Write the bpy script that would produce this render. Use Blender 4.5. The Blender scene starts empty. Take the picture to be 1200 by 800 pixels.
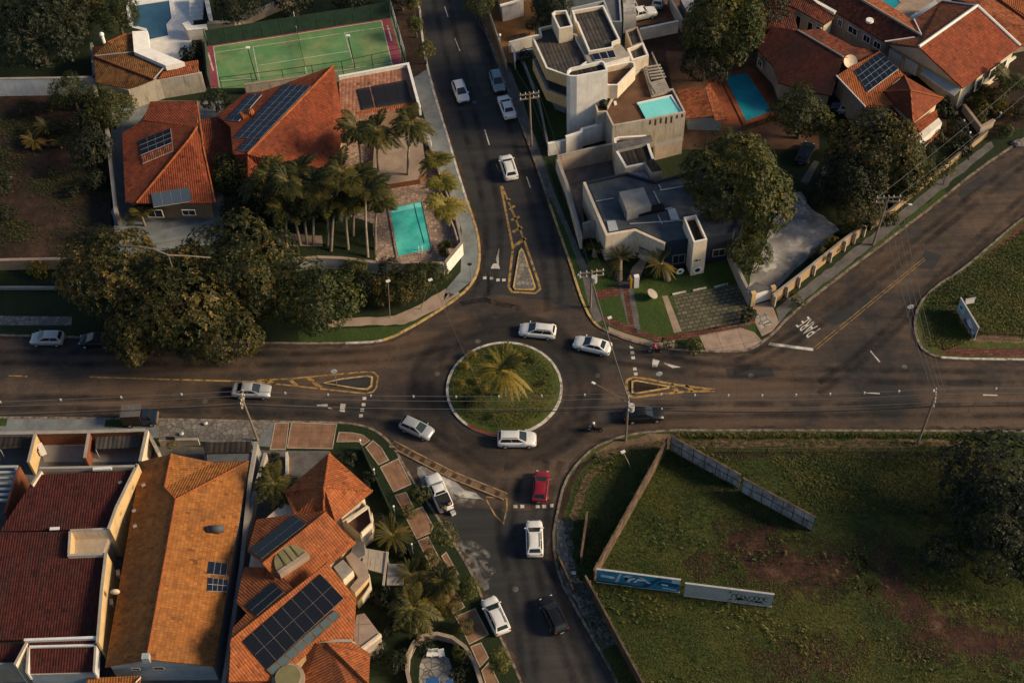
import bpy, bmesh, math, random
import numpy as np
from mathutils import Vector, Matrix
R = math.radians
random.seed(7)
sc = bpy.context.scene
COL = sc.collection
# ------------------------------------------------------------------ camera
FPX = 1700.0                       # focal length in units of a 1200 px wide frame
TH, ROLL = R(38.0), math.atan2(65, 1328)
HC = 135.0
fwd = Vector((0, math.sin(TH), -math.cos(TH)))
r0, u0 = Vector((1, 0, 0)), Vector((0, math.cos(TH), math.sin(TH)))
cr = r0*math.cos(ROLL) - u0*math.sin(ROLL)
cu = r0*math.sin(ROLL) + u0*math.cos(ROLL)
def ray(px, py):
    return fwd + cr*((px-600)/FPX) - cu*((py-400)/FPX)
_d = ray(591, 455)
CAM = Vector((0, 0, HC)) - Vector((_d.x, _d.y, 0))*(HC/-_d.z)
def P(px, py, z=0.0):
    d = ray(px, py)
    return CAM + d*((z-HC)/d.z)
def on_plane(px, py, pts):
    a, b, c = pts[0], pts[1], pts[2]
    n = (b-a).cross(c-a)
    d = ray(px, py)
    return CAM + d*((a-CAM).dot(n)/d.dot(n))
def PP(l, z=0.0):
    return [P(x, y, z) for x, y in l]
cam = bpy.data.objects.new('camera', bpy.data.cameras.new('camera'))
COL.objects.link(cam)
M4 = Matrix((cr, cu, -fwd)).transposed().to_4x4(); M4.translation = CAM
cam.matrix_world = M4
cam.data.sensor_width = 36; cam.data.lens = 36*FPX/1200
cam.data.clip_end = 5000; cam.data.clip_start = 1
sc.camera = cam
# ------------------------------------------------------------------ light
SUN_EL, SUN_AZ = R(27), R(-7)      # azimuth measured from +X towards +Y
w = bpy.data.worlds.new('World'); sc.world = w; w.use_nodes = True
nt = w.node_tree; nt.nodes.clear()
sky = nt.nodes.new('ShaderNodeTexSky'); sky.sky_type = 'NISHITA'; sky.sun_disc = False
sky.sun_elevation = SUN_EL; sky.sun_rotation = R(90)-SUN_AZ
bgn = nt.nodes.new('ShaderNodeBackground'); bgn.inputs[1].default_value = 0.085
out = nt.nodes.new('ShaderNodeOutputWorld')
nt.links.new(sky.outputs[0], bgn.inputs[0]); nt.links.new(bgn.outputs[0], out.inputs[0])
sd = Vector((math.cos(SUN_EL)*math.cos(SUN_AZ), math.cos(SUN_EL)*math.sin(SUN_AZ), math.sin(SUN_EL)))
sl = bpy.data.lights.new('sun', 'SUN'); sl.energy = 4.7; sl.angle = R(15.0); sl.color = (1.0, 0.76, 0.47)
so = bpy.data.objects.new('sun', sl); COL.objects.link(so)
so.rotation_euler = sd.to_track_quat('Z', 'Y').to_euler(); so.location = (60, -30, 80)
sc.view_settings.view_transform = 'Standard'; sc.view_settings.look = 'None'
sc.view_settings.exposure = 0.24; sc.view_settings.gamma = 1
sc.render.engine = 'CYCLES'
# ------------------------------------------------------------------ materials
MATS = {}
class NT:
    """tiny node helper"""
    def __init__(s, name):
        s.m = bpy.data.materials.new(name); s.m.use_nodes = True
        s.t = s.m.node_tree; s.b = s.t.nodes['Principled BSDF']; MATS[name] = s.m
        s.b.inputs['Roughness'].default_value = 0.85
        s.b.inputs['Specular IOR Level'].default_value = 0.25
    def n(s, typ, ins=None, **kw):
        nd = s.t.nodes.new(typ)
        for k, v in kw.items(): setattr(nd, k, v)
        for k, v in (ins or {}).items(): s.put(nd, k, v)
        return nd
    def put(s, nd, k, v):
        if hasattr(v, 'is_output'): s.t.links.new(v, nd.inputs[k])
        elif hasattr(v, 'outputs'): s.t.links.new(v.outputs[0], nd.inputs[k])
        else: nd.inputs[k].default_value = v
    def obj(s): return s.n('ShaderNodeTexCoord').outputs['Object']
    def pos(s): return s.n('ShaderNodeNewGeometry').outputs['Position']
    def uv(s): return s.n('ShaderNodeTexCoord').outputs['UV']
    def noise(s, scale, co=None, detail=4, rough=0.6):
        return s.n('ShaderNodeTexNoise', {'Vector': co or s.pos(), 'Scale': scale, 'Detail': detail, 'Roughness': rough}).outputs['Fac']
    def ramp(s, fac, stops):
        r = s.n('ShaderNodeValToRGB', {'Fac': fac})
        el = r.color_ramp.elements
        while len(el) < len(stops): el.new(0.5)
        for e, (p, c) in zip(el, stops):
            e.position = p; e.color = (*c, 1) if len(c) == 3 else c
        return r.outputs[0]
    def math(s, op, a, b=0.0, c=None):
        ins = {0: a, 1: b}
        if c is not None: ins[2] = c
        return s.n('ShaderNodeMath', ins, operation=op).outputs[0]
    def mix(s, fac, a, b, blend='MIX'):
        nd = s.n('ShaderNodeMix', data_type='RGBA', blend_type=blend)
        s.put(nd, 0, fac)
        for k, v in ((6, a), (7, b)):
            s.put(nd, k, (*v, 1) if isinstance(v, tuple) and len(v) == 3 else v)
        return nd.outputs[2]
    def color(s, c): s.put(s.b, 'Base Color', (*c, 1) if isinstance(c, tuple) and len(c) == 3 else c)
    def bump(s, h, strength=0.5, dist=0.05):
        nd = s.n('ShaderNodeBump', {'Height': h, 'Strength': strength, 'Distance': dist})
        s.t.links.new(nd.outputs[0], s.b.inputs['Normal'])
def plain(name, c, var=0.25, scale=1.5, rough=0.85, spec=0.25, metal=0.0, bump=0.0, dirt=None, dscale=0.35, dpos=(0.5, 0.75)):
    """painted / concrete style surface: base colour with blotches and optional dirt colour"""
    t = NT(name)
    n1 = t.noise(scale); lo = tuple(x*(1-var) for x in c); hi = tuple(min(1, x*(1+var*0.6)) for x in c)
    col = t.ramp(n1, [(0.3, lo), (0.7, hi)])
    if dirt:
        n2 = t.noise(dscale, detail=6, rough=0.7)
        f = t.ramp(n2, [(dpos[0], (0, 0, 0)), (dpos[1], (1, 1, 1))])
        col = t.mix(f, col, dirt)
    n3 = t.noise(9.0, detail=3)
    col = t.mix(0.35, col, t.ramp(n3, [(0.3, (0.6, 0.6, 0.6)), (0.7, (1.25, 1.25, 1.25))]), 'MULTIPLY')
    t.color(col)
    t.b.inputs['Roughness'].default_value = rough; t.b.inputs['Specular IOR Level'].default_value = spec
    t.b.inputs['Metallic'].default_value = metal
    if bump: t.bump(t.noise(6.0, detail=6), bump, 0.06)
    return t.m
def wallmat(name, c, streak=(0.16, 0.13, 0.1), amt=0.55):
    """rendered wall: faint blotches, grime streaks that run down"""
    t = NT(name)
    uv = t.uv()
    mp = t.n('ShaderNodeMapping', {'Vector': uv, 'Scale': (2.2, 0.22, 1)})
    n2 = t.noise(1.3, mp.outputs[0], 5, 0.7)
    f = t.ramp(n2, [(0.5, (0, 0, 0)), (0.8, (amt, amt, amt))])
    n1 = t.noise(0.6, detail=6, rough=.7); col = t.ramp(n1, [(0.3, tuple(x*0.72 for x in c)), (0.65, c)])
    col = t.mix(f, col, streak)
    t.color(col); t.bump(t.noise(8.0), 0.15, 0.03)
    return t.m
def tilemat(name, cols, rib=0.28, course=0.40, stain=(0.03, 0.02, 0.016), st=(0.55, 0.8), bump=0.55):
    """clay roof tiles laid from the face's own UV (metres): ribs downslope, stepped courses, each tile its own tone"""
    t = NT(name)
    sp = t.n('ShaderNodeSeparateXYZ', {0: t.uv()})
    u = t.math('DIVIDE', sp.outputs[0], rib); v = t.math('DIVIDE', sp.outputs[1], course)
    fu = t.math('FRACT', u); fv = t.math('FRACT', v)
    cell = t.n('ShaderNodeCombineXYZ', {0: t.math('FLOOR', u), 1: t.math('FLOOR', v)})
    wn = t.n('ShaderNodeTexWhiteNoise', {'Vector': cell.outputs[0]}, noise_dimensions='2D').outputs['Value']
    col = t.ramp(wn, [(0.0, tuple(x*.65 for x in cols[0])), (0.02, tuple(x*.7 for x in cols[0])), (0.03, cols[0]), (0.45, cols[1]), (0.97, cols[2]), (1.0, tuple(min(.6, x*1.12) for x in cols[2]))])
    mp = t.n('ShaderNodeMapping', {'Vector': t.uv(), 'Scale': (1.3, 0.14, 1)})
    sk = t.noise(1.0, mp.outputs[0], 5, 0.7)
    col = t.mix(t.ramp(sk, [(0.52, (0, 0, 0)), (0.72, (0.55, 0.55, 0.55))]), col, tuple(x*1.6 for x in stain))
    big = t.noise(0.16, detail=5, rough=0.65)
    gap = t.ramp(fv, [(0.0, (0.5, 0.5, 0.5)), (0.16, (1, 1, 1))])
    col = t.mix(0.75, col, gap, 'MULTIPLY')
    col = t.mix(t.ramp(big, [(st[0], (0, 0, 0)), (st[1], (0.8, 0.8, 0.8))]), col, stain)
    n3 = t.noise(1.1, detail=5)
    col = t.mix(0.7, col, t.ramp(n3, [(0.28, (0.55, 0.52, 0.5)), (0.72, (1.2, 1.2, 1.2))]), 'MULTIPLY')
    t.color(col)
    hu = t.math('ABSOLUTE', t.math('SINE', t.math('MULTIPLY', fu, math.pi)))
    h = t.math('ADD', t.math('MULTIPLY', hu, 0.7), t.math('MULTIPLY', fv, 0.45))
    t.bump(h, bump, 0.12)
    t.b.inputs['Roughness'].default_value = 0.8
    return t.m
tilemat('tile_orange', [(0.25, 0.092, 0.022), (0.295, 0.112, 0.027), (0.345, 0.138, 0.034)], stain=(0.1, 0.05, 0.024), st=(0.48, 0.72))
tilemat('tile_terracotta', [(0.27, 0.076, 0.024), (0.315, 0.093, 0.029), (0.36, 0.114, 0.037)], stain=(0.11, 0.05, 0.028), st=(0.52, 0.78))
tilemat('tile_red', [(0.19, 0.04, 0.016), (0.225, 0.05, 0.019), (0.265, 0.064, 0.024)], stain=(0.07, 0.028, 0.017), st=(0.48, 0.72))
tilemat('tile_maroon', [(0.042, 0.009, 0.008), (0.06, 0.0115, 0.0095), (0.08, 0.016, 0.012)], st=(0.5, 0.8))
tilemat('tile_old', [(0.075, 0.018, 0.011), (0.13, 0.032, 0.016), (0.2, 0.052, 0.024)], stain=(0.025, 0.015, 0.013), st=(0.42, 0.65))
tilemat('tile_rust', [(0.17, 0.05, 0.02), (0.25, 0.075, 0.03), (0.32, 0.1, 0.04)], st=(0.52, 0.8))
tilemat('tile_brown', [(0.11, 0.05, 0.017), (0.16, 0.075, 0.026), (0.22, 0.105, 0.036)], stain=(0.025, 0.016, 0.01), st=(0.5, 0.72))
tilemat('tile_stained', [(0.04, 0.011, 0.009), (0.065, 0.015, 0.011), (0.1, 0.024, 0.014)], stain=(0.02, 0.012, 0.01), st=(0.42, 0.65))
tilemat('tile_pink', [(0.26, 0.12, 0.075), (0.33, 0.155, 0.1), (0.4, 0.2, 0.13)], rib=0.5, course=0.5, bump=0.3, st=(0.6, 0.9))
tilemat('metal_sheet', [(0.035, 0.035, 0.036), (0.05, 0.05, 0.05), (0.068, 0.062, 0.056)], rib=0.5, course=2.4, bump=0.5, stain=(0.1, 0.07, 0.05), st=(0.55, 0.85))
tilemat('metal_dark', [(0.018, 0.016, 0.016), (0.028, 0.024, 0.022), (0.04, 0.034, 0.03)], rib=0.6, course=3.0, bump=0.5, stain=(0.05, 0.03, 0.02), st=(0.55, 0.85))
wallmat('wall_cream', (0.7, 0.6, 0.46)); wallmat('wall_white', (0.82, 0.79, 0.73), (0.28, 0.25, 0.21), 0.45)
wallmat('wall_beige', (0.42, 0.35, 0.28)); wallmat('wall_yellow', (0.62, 0.44, 0.22)); wallmat('wall_tan', (0.42, 0.28, 0.16))
wallmat('wall_grey', (0.30, 0.29, 0.28)); wallmat('wall_navy', (0.022, 0.032, 0.055), (0.012, 0.014, 0.02)); wallmat('wall_orange', (0.55, 0.27, 0.05))
wallmat('wall_dirty', (0.5, 0.45, 0.37), (0.09, 0.075, 0.06), 0.95); wallmat('wall_brick', (0.22, 0.08, 0.04), (0.07, 0.04, 0.03), 0.8)
wallmat('wall_bluegrey', (0.36, 0.4, 0.42), (0.2, 0.2, 0.2), 0.5)
plain('concrete', (0.30, 0.28, 0.26), 0.3, 0.7, dirt=(0.12, 0.1, 0.085), bump=0.2)
plain('concrete_warm', (0.34, 0.26, 0.2), 0.3, 0.7, dirt=(0.14, 0.095, 0.07), bump=0.2)
plain('concrete_dark', (0.12, 0.115, 0.115), 0.35, 0.8, dirt=(0.055, 0.05, 0.048), bump=0.2)
plain('concrete_blue', (0.19, 0.215, 0.225), 0.25, 0.6, dirt=(0.11, 0.1, 0.095), bump=0.15)
plain('slate_roof', (0.085, 0.095, 0.105), 0.4, 0.5, dirt=(0.11, 0.115, 0.12), dscale=0.5, dpos=(0.5, 0.8), rough=0.6)
plain('slab_light', (0.34, 0.31, 0.27), 0.2, 0.8, dirt=(0.2, 0.18, 0.15))
plain('ochre_floor', (0.3, 0.145, 0.05), 0.2, 0.6, dirt=(0.15, 0.07, 0.03))
plain('brown_floor', (0.13, 0.07, 0.042), 0.35, 0.5, dirt=(0.055, 0.035, 0.027))
plain('deck_red', (0.26, 0.075, 0.032), 0.35, 0.9, dirt=(0.09, 0.03, 0.018), bump=0.2)
plain('white_paint', (0.75, 0.74, 0.71), 0.1, 1.0, dirt=(0.42, 0.38, 0.33), dscale=0.7, dpos=(0.55, 0.85))
plain('road_white', (0.56, 0.54, 0.5), 0.25, 3.0, dirt=(0.1, 0.085, 0.07), dscale=1.6, dpos=(0.55, 0.7))
plain('road_yellow', (0.42, 0.26, 0.085), 0.3, 3.0, dirt=(0.06, 0.048, 0.037), dscale=1.5, dpos=(0.46, 0.62))
plain('kerb_yellow', (0.5, 0.35, 0.14), 0.3, 2.0, dirt=(0.16, 0.12, 0.08), dscale=1.3, dpos=(0.48, 0.65))
plain('kerb_white', (0.55, 0.52, 0.47), 0.3, 2.0, dirt=(0.16, 0.13, 0.105), dscale=1.3, dpos=(0.48, 0.65))
plain('kerb_stone', (0.24, 0.2, 0.165), 0.4, 2.0, dirt=(0.07, 0.055, 0.042), dscale=1.3, dpos=(0.45, 0.62))
plain('kerb_red', (0.24, 0.05, 0.035), 0.3, 2.0, dirt=(0.14, 0.06, 0.04), dscale=1.0)
plain('wood', (0.15, 0.1, 0.066), 0.5, 1.6, dirt=(0.06, 0.045, 0.034), dscale=0.9, dpos=(0.42, 0.62))
plain('wood_dark', (0.06, 0.038, 0.026), 0.4, 1.6)
plain('bark', (0.12, 0.09, 0.065), 0.4, 2.0, bump=0.5); plain('bark_pale', (0.26, 0.21, 0.16), 0.35, 1.5, bump=0.4)
plain('pole_concrete', (0.22, 0.17, 0.125), 0.25, 1.0); plain('galvanised', (0.42, 0.42, 0.42), 0.15, 2.0, 0.45, 0.5)
plain('metal_white', (0.66, 0.66, 0.65), 0.1, 2.0, 0.5, 0.4); plain('black_metal', (0.015, 0.015, 0.016), 0.2, 2.0, 0.5, 0.4)
plain('dark_hole', (0.012, 0.011, 0.011), 0.2, 2.0); plain('cable', (0.13, 0.12, 0.11), 0.1, 2.0, 0.5)
plain('cable_black', (0.02, 0.02, 0.02), 0.1, 2.0, 0.6); plain('spacer', (0.6, 0.6, 0.58), 0.1, 2.0, 0.6)
plain('rubber', (0.012, 0.012, 0.012), 0.2, 5.0, 0.8); plain('rim', (0.35, 0.35, 0.36), 0.1, 5.0, 0.35, 0.5)
plain('sheet_white', (0.42, 0.41, 0.4), 0.3, 0.8, 0.6, 0.3, dirt=(0.17, 0.145, 0.125), dscale=0.6, dpos=(0.45, 0.65))
plain('panel_grey', (0.36, 0.38, 0.37), 0.12, 0.6, 0.6, 0.3, dirt=(0.25, 0.25, 0.24), dscale=0.5)
plain('ink_black', (0.012, 0.012, 0.013), 0.1, 3.0); plain('ink_blue', (0.03, 0.22, 0.37), 0.2, 1.0, 0.5, 0.35); plain('ink_deep', (0.012, 0.075, 0.17), 0.2, 1.0, 0.5)
plain('ink_pale', (0.42, 0.58, 0.66), 0.15, 2.0, 0.5); plain('ink_white', (0.7, 0.7, 0.7), 0.1, 2.0, 0.5); plain('ink_purple', (0.085, 0.07, 0.2), 0.2, 2.0, 0.6)
plain('cloth_white', (0.6, 0.6, 0.58), 0.1, 3.0); plain('cloth_blue', (0.02, 0.09, 0.26), 0.2, 3.0); plain('cloth_green', (0.32, 0.42, 0.12), 0.2, 3.0)
plain('cloth_dark', (0.02, 0.02, 0.022), 0.2, 3.0); plain('cloth_red', (0.3, 0.025, 0.03), 0.2, 3.0); plain('skin', (0.3, 0.17, 0.11), 0.1, 3.0); plain('cloth_grey', (0.2, 0.2, 0.21), 0.1, 3.0)
plain('awning', (0.4, 0.45, 0.48), 0.1, 1.0, 0.5, 0.4); plain('dish', (0.6, 0.5, 0.36), 0.1, 2.0, 0.5); plain('olive_glass', (0.2, 0.18, 0.085), 0.2, 1.0, 0.35, 0.5)
plain('court_green', (0.105, 0.24, 0.1), 0.28, 0.25, dirt=(0.24, 0.29, 0.13), dscale=0.22, dpos=(0.45, 0.7)); plain('court_red', (0.24, 0.06, 0.085), 0.25, 0.5)
plain('screen_green', (0.028, 0.06, 0.04), 0.3, 1.0); plain('pergola', (0.36, 0.31, 0.255), 0.15, 1.5)
# paving with a joint grid from UV
def paving(name, c, cell, joint, rnd=0.2, jw=0.06, off=0.0):
    t = NT(name)
    br = t.n('ShaderNodeTexBrick', {'Vector': t.uv(), 'Color1': (*c, 1), 'Color2': (*[x*(1-rnd) for x in c], 1), 'Mortar': (*joint, 1),
        'Scale': 1.0, 'Mortar Size': jw*0.5, 'Brick Width': cell[0], 'Row Height': cell[1], 'Mortar Smooth': 0.3, 'Bias': 0.0}, offset=off)
    col = t.mix(0.75, br.outputs[0], t.ramp(t.noise(0.8, detail=6), [(0.3, (0.55, 0.52, 0.5)), (0.7, (1.2, 1.2, 1.2))]), 'MULTIPLY')
    t.color(col); t.bump(t.noise(5.0), 0.2, 0.04)
paving('paving_terracotta', (0.27, 0.155, 0.095), (1.2, 0.55), (0.17, 0.095, 0.06), 0.18, 0.05)
plain('paving_edge', (0.4, 0.33, 0.26), 0.25, 1.5, dirt=(0.2, 0.15, 0.11), dscale=0.9)
plain('separator_edge', (0.34, 0.235, 0.115), 0.3, 1.5, dirt=(0.12, 0.09, 0.06), dscale=1.0, dpos=(0.45, 0.62))
paving('paving_grass', (0.155, 0.135, 0.105), (0.75, 0.55), (0.05, 0.06, 0.025), 0.4, 0.2, 0.5)
paving('paving_pale', (0.36, 0.27, 0.21), (2.6, 2.2), (0.16, 0.12, 0.09), 0.15, 0.07)
paving('paving_grey', (0.16, 0.15, 0.14), (1.6, 1.3), (0.075, 0.068, 0.06), 0.25, 0.08, 0.3)
paving('paving_brick', (0.16, 0.065, 0.045), (0.7, 0.4), (0.04, 0.022, 0.018), 0.45, 0.08, 0.5)
# crazy paving (voronoi)
def crazy(name, c, joint, sc_):
    t = NT(name)
    v1 = t.n('ShaderNodeTexVoronoi', {'Vector': t.pos(), 'Scale': sc_}, feature='DISTANCE_TO_EDGE').outputs[0]
    v2 = t.n('ShaderNodeTexVoronoi', {'Vector': t.pos(), 'Scale': sc_})
    sp = t.n('ShaderNodeSeparateXYZ', {0: v2.outputs['Color']})
    col = t.ramp(sp.outputs[0], [(0.0, tuple(x*0.6 for x in c)), (1.0, tuple(x*1.2 for x in c))])
    col = t.mix(t.ramp(v1, [(0.03, (1, 1, 1)), (0.09, (0, 0, 0))]), col, joint)
    t.color(col)
crazy('stone_crazy', (0.36, 0.265, 0.21), (0.16, 0.115, 0.09), 2.2)
crazy('stone_pale', (0.36, 0.34, 0.3), (0.12, 0.11, 0.09), 1.3)
crazy('stone_grey', (0.2, 0.185, 0.165), (0.09, 0.082, 0.075), 1.7)
plain('slab_mottled', (0.27, 0.265, 0.26), 0.55, 0.35, dirt=(0.52, 0.5, 0.46), dscale=0.45, dpos=(0.5, 0.62), bump=0.3)
# asphalt
def asphalt(name, dark, brown, amount):
    t = NT(name)
    po = t.pos()
    n1 = t.noise(0.055, po, 6, 0.62); n2 = t.noise(0.35, po, 6, 0.7); n3 = t.noise(4.0, po, 4, 0.7)
    f = t.math('ADD', t.math('MULTIPLY', n1, 0.75), t.math('MULTIPLY', n2, 0.3))
    col = t.mix(t.ramp(f, [(amount-0.07, (0, 0, 0)), (amount+0.09, (1, 1, 1))]), dark, brown)
    # streaks along the main road (x direction): tyre polish and oil drips
    mp = t.n('ShaderNodeMapping', {'Vector': po, 'Scale': (0.018, 0.9, 1)})
    st = t.noise(1.0, mp.outputs[0], 4, 0.6)
    col = t.mix(0.55, col, t.ramp(st, [(0.3, (0.45, 0.46, 0.48)), (0.7, (1.45, 1.42, 1.38))]), 'MULTIPLY')
    # dark polished wheel ring round the roundabout
    ln = t.n('ShaderNodeVectorMath', {0: po}, operation='LENGTH').outputs['Value']
    wob = t.math('ADD', ln, t.math('MULTIPLY', n2, 2.0))
    ring = t.ramp(t.math('DIVIDE', wob, 20.0), [(0.36, (0, 0, 0)), (0.42, (0.8, 0.8, 0.8)), (0.47, (0.15, 0.15, 0.15)), (0.53, (0.75, 0.75, 0.75)), (0.64, (0, 0, 0))])
    col = t.mix(ring, col, tuple(x*0.62 for x in dark))
    col = t.mix(0.6, col, t.ramp(n3, [(0.25, (0.6, 0.6, 0.6)), (0.75, (1.35, 1.35, 1.35))]), 'MULTIPLY')
    vc = t.n('ShaderNodeTexVoronoi', {'Vector': t.n('ShaderNodeVectorMath', {0: po, 1: t.n('ShaderNodeTexNoise', {'Vector': po, 'Scale': 0.6}).outputs['Color']}, operation='ADD').outputs[0], 'Scale': 0.3}, feature='DISTANCE_TO_EDGE').outputs[0]
    crack = t.math('MULTIPLY', t.ramp(vc, [(0.004, (0.5, 0.5, 0.5)), (0.014, (0, 0, 0))]), t.ramp(t.noise(0.12, po), [(0.45, (0, 0, 0)), (0.6, (1, 1, 1))]))
    col = t.mix(crack, col, (0.018, 0.017, 0.017))
    t.color(col); t.bump(t.noise(7.0, po, 3), 0.25, 0.02)
    t.b.inputs['Roughness'].default_value = 0.75; t.b.inputs['Specular IOR Level'].default_value = 0.3
asphalt('asphalt', (0.026, 0.026, 0.027), (0.1, 0.068, 0.047), 0.515)
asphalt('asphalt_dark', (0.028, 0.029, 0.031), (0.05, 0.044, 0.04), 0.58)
asphalt('asphalt_patch', (0.045, 0.042, 0.04), (0.06, 0.05, 0.045), 0.55)
def earth(name, stops, sc1=0.12, bump=0.5):
    t = NT(name)
    f = t.math('ADD', t.math('MULTIPLY', t.noise(sc1, None, 6, 0.65), 0.7), t.math('MULTIPLY', t.noise(1.3, None, 5, 0.7), 0.3))
    col = t.ramp(f, stops)
    col = t.mix(0.7, col, t.ramp(t.noise(5.0, None, 4, 0.75), [(0.3, (0.5, 0.5, 0.5)), (0.7, (1.4, 1.4, 1.4))]), 'MULTIPLY')
    t.color(col); t.bump(t.noise(2.2, None, 6, 0.7), bump, 0.25)
earth('grass', [(0.3, (0.016, 0.028, 0.007)), (0.45, (0.032, 0.05, 0.01)), (0.55, (0.058, 0.07, 0.015)), (0.66, (0.095, 0.082, 0.022)), (0.8, (0.09, 0.055, 0.028))])
earth('verge_grass', [(0.3, (0.026, 0.044, 0.009)), (0.5, (0.06, 0.078, 0.015)), (0.65, (0.12, 0.105, 0.024)), (0.8, (0.14, 0.09, 0.035))], 0.4)
earth('lawn', [(0.3, (0.02, 0.042, 0.01)), (0.6, (0.045, 0.075, 0.014)), (0.8, (0.075, 0.085, 0.022))])
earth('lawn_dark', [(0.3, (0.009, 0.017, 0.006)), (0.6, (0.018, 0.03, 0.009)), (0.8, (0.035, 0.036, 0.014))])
earth('red_soil', [(0.32, (0.014, 0.008, 0.006)), (0.47, (0.034, 0.014, 0.0105)), (0.56, (0.06, 0.026, 0.017)), (0.66, (0.11, 0.066, 0.042)), (0.75, (0.05, 0.05, 0.014))], 0.45)
earth('brown_soil', [(0.3, (0.014, 0.0095, 0.007)), (0.5, (0.032, 0.019, 0.013)), (0.62, (0.06, 0.034, 0.022)), (0.75, (0.1, 0.058, 0.036))], 0.3)
earth('dirt_path', [(0.3, (0.08, 0.052, 0.032)), (0.55, (0.17, 0.11, 0.068)), (0.75, (0.25, 0.17, 0.11))], 0.5)
plain('gutter_dirt', (0.075, 0.05, 0.034), 0.4, 1.2, dirt=(0.035, 0.028, 0.024), dscale=0.8, dpos=(0.42, 0.6))
def leafmat(name, stops, trans=0.25):
    t = NT(name)
    at = t.n('ShaderNodeAttribute', attribute_name='tint').outputs['Fac']
    oi = t.n('ShaderNodeObjectInfo').outputs['Random']
    f = t.math('ADD', t.math('MULTIPLY', at, 0.8), t.math('MULTIPLY', oi, 0.22))
    col = t.ramp(f, stops)
    t.color(col); t.b.inputs['Roughness'].default_value = 0.55; t.b.inputs['Specular IOR Level'].default_value = 0.3
    tr = t.n('ShaderNodeBsdfTranslucent', {'Color': col})
    mx = t.n('ShaderNodeMixShader', {0: trans, 1: t.b.outputs[0], 2: tr.outputs[0]})
    t.t.links.new(mx.outputs[0], t.t.nodes['Material Output'].inputs[0])
leafmat('leaf_mango', [(0.0, (0.011, 0.017, 0.005)), (0.4, (0.03, 0.036, 0.009)), (0.7, (0.1, 0.08, 0.018)), (1.0, (0.27, 0.155, 0.036))], 0.3)
leafmat('leaf_crown', [(0.0, (0.013, 0.023, 0.006)), (0.4, (0.04, 0.052, 0.01)), (0.7, (0.095, 0.09, 0.017)), (1.0, (0.26, 0.18, 0.03))], 0.3)
leafmat('leaf_green', [(0.0, (0.011, 0.021, 0.006)), (0.4, (0.032, 0.046, 0.01)), (0.7, (0.08, 0.083, 0.017)), (1.0, (0.26, 0.18, 0.035))], 0.3)
leafmat('leaf_yellow', [(0.0, (0.025, 0.04, 0.009)), (0.4, (0.065, 0.078, 0.014)), (0.75, (0.13, 0.115, 0.02)), (1.0, (0.22, 0.15, 0.03))])
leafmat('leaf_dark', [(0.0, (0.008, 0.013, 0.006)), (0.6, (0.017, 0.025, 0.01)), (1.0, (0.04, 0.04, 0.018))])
leafmat('leaf_gold', [(0.0, (0.1, 0.085, 0.015)), (0.5, (0.22, 0.16, 0.02)), (1.0, (0.36, 0.24, 0.035))])
leafmat('palm_green', [(0.0, (0.014, 0.02, 0.005)), (0.45, (0.036, 0.042, 0.009)), (0.8, (0.14, 0.11, 0.022)), (1.0, (0.26, 0.16, 0.04))], 0.3)
leafmat('palm_gold', [(0.0, (0.06, 0.07, 0.012)), (0.5, (0.17, 0.15, 0.024)), (1.0, (0.38, 0.26, 0.05))], 0.3)
leafmat('grass_tuft', [(0.0, (0.014, 0.034, 0.007)), (0.45, (0.036, 0.062, 0.01)), (0.75, (0.09, 0.1, 0.018)), (1.0, (0.18, 0.13, 0.04))], 0.25)
def glossy(name, c, rough=0.12, spec=0.5, coat=0.0, metal=0.0):
    t = NT(name)
    col = t.mix(0.3, c, t.ramp(t.noise(1.5), [(0.3, (0.75, 0.75, 0.75)), (0.7, (1.1, 1.1, 1.1))]), 'MULTIPLY')
    t.color(col); t.b.inputs['Roughness'].default_value = rough; t.b.inputs['Specular IOR Level'].default_value = spec
    t.b.inputs['Coat Weight'].default_value = coat; t.b.inputs['Metallic'].default_value = metal
glossy('car_white', (0.68, 0.68, 0.66), 0.35, 0.5, 0.5); glossy('car_silver', (0.4, 0.42, 0.43), 0.32, 0.5, 0.5, 0.3)
glossy('car_bluegrey', (0.2, 0.26, 0.3), 0.32, 0.5, 0.5, 0.2); glossy('car_black', (0.009, 0.0095, 0.011), 0.4, 0.35, 0.15)
glossy('car_red', (0.2, 0.008, 0.014), 0.3, 0.5, 0.6); glossy('car_navy', (0.012, 0.022, 0.045), 0.3, 0.5, 0.6)
glossy('glass_dark', (0.012, 0.016, 0.02), 0.08, 0.5); glossy('glass_sky', (0.07, 0.1, 0.115), 0.1, 0.6)
glossy('glass_screen', (0.025, 0.035, 0.042), 0.08, 0.5); glossy('lamp_red', (0.3, 0.01, 0.01), 0.25); glossy('lamp_clear', (0.6, 0.6, 0.58), 0.2); glossy('window_glass', (0.02, 0.025, 0.032), 0.06, 0.5)
def film(name, c, amt, sc1, lo, hi, edge=True):
    """thin worn film on the road (tyre polish, scuffs): noise decides where it is left, thinning out across its width"""
    t = NT(name); t.color(c); t.b.inputs['Roughness'].default_value = 0.6
    a = t.ramp(t.noise(sc1, None, 6, 0.7), [(lo, (0, 0, 0)), (hi, (amt, amt, amt))])
    if edge:
        sp = t.n('ShaderNodeSeparateXYZ', {0: t.uv()})
        a = t.math('MULTIPLY', a, t.math('SINE', t.math('MULTIPLY', sp.outputs[1], math.pi)))
    tr = t.n('ShaderNodeBsdfTransparent'); mx = t.n('ShaderNodeMixShader', {0: a, 1: tr.outputs[0], 2: t.b.outputs[0]})
    t.t.links.new(mx.outputs[0], t.t.nodes['Material Output'].inputs[0])
film('tyre_polish', (0.016, 0.016, 0.017), 0.6, 0.3, 0.36, 0.66)
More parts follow.
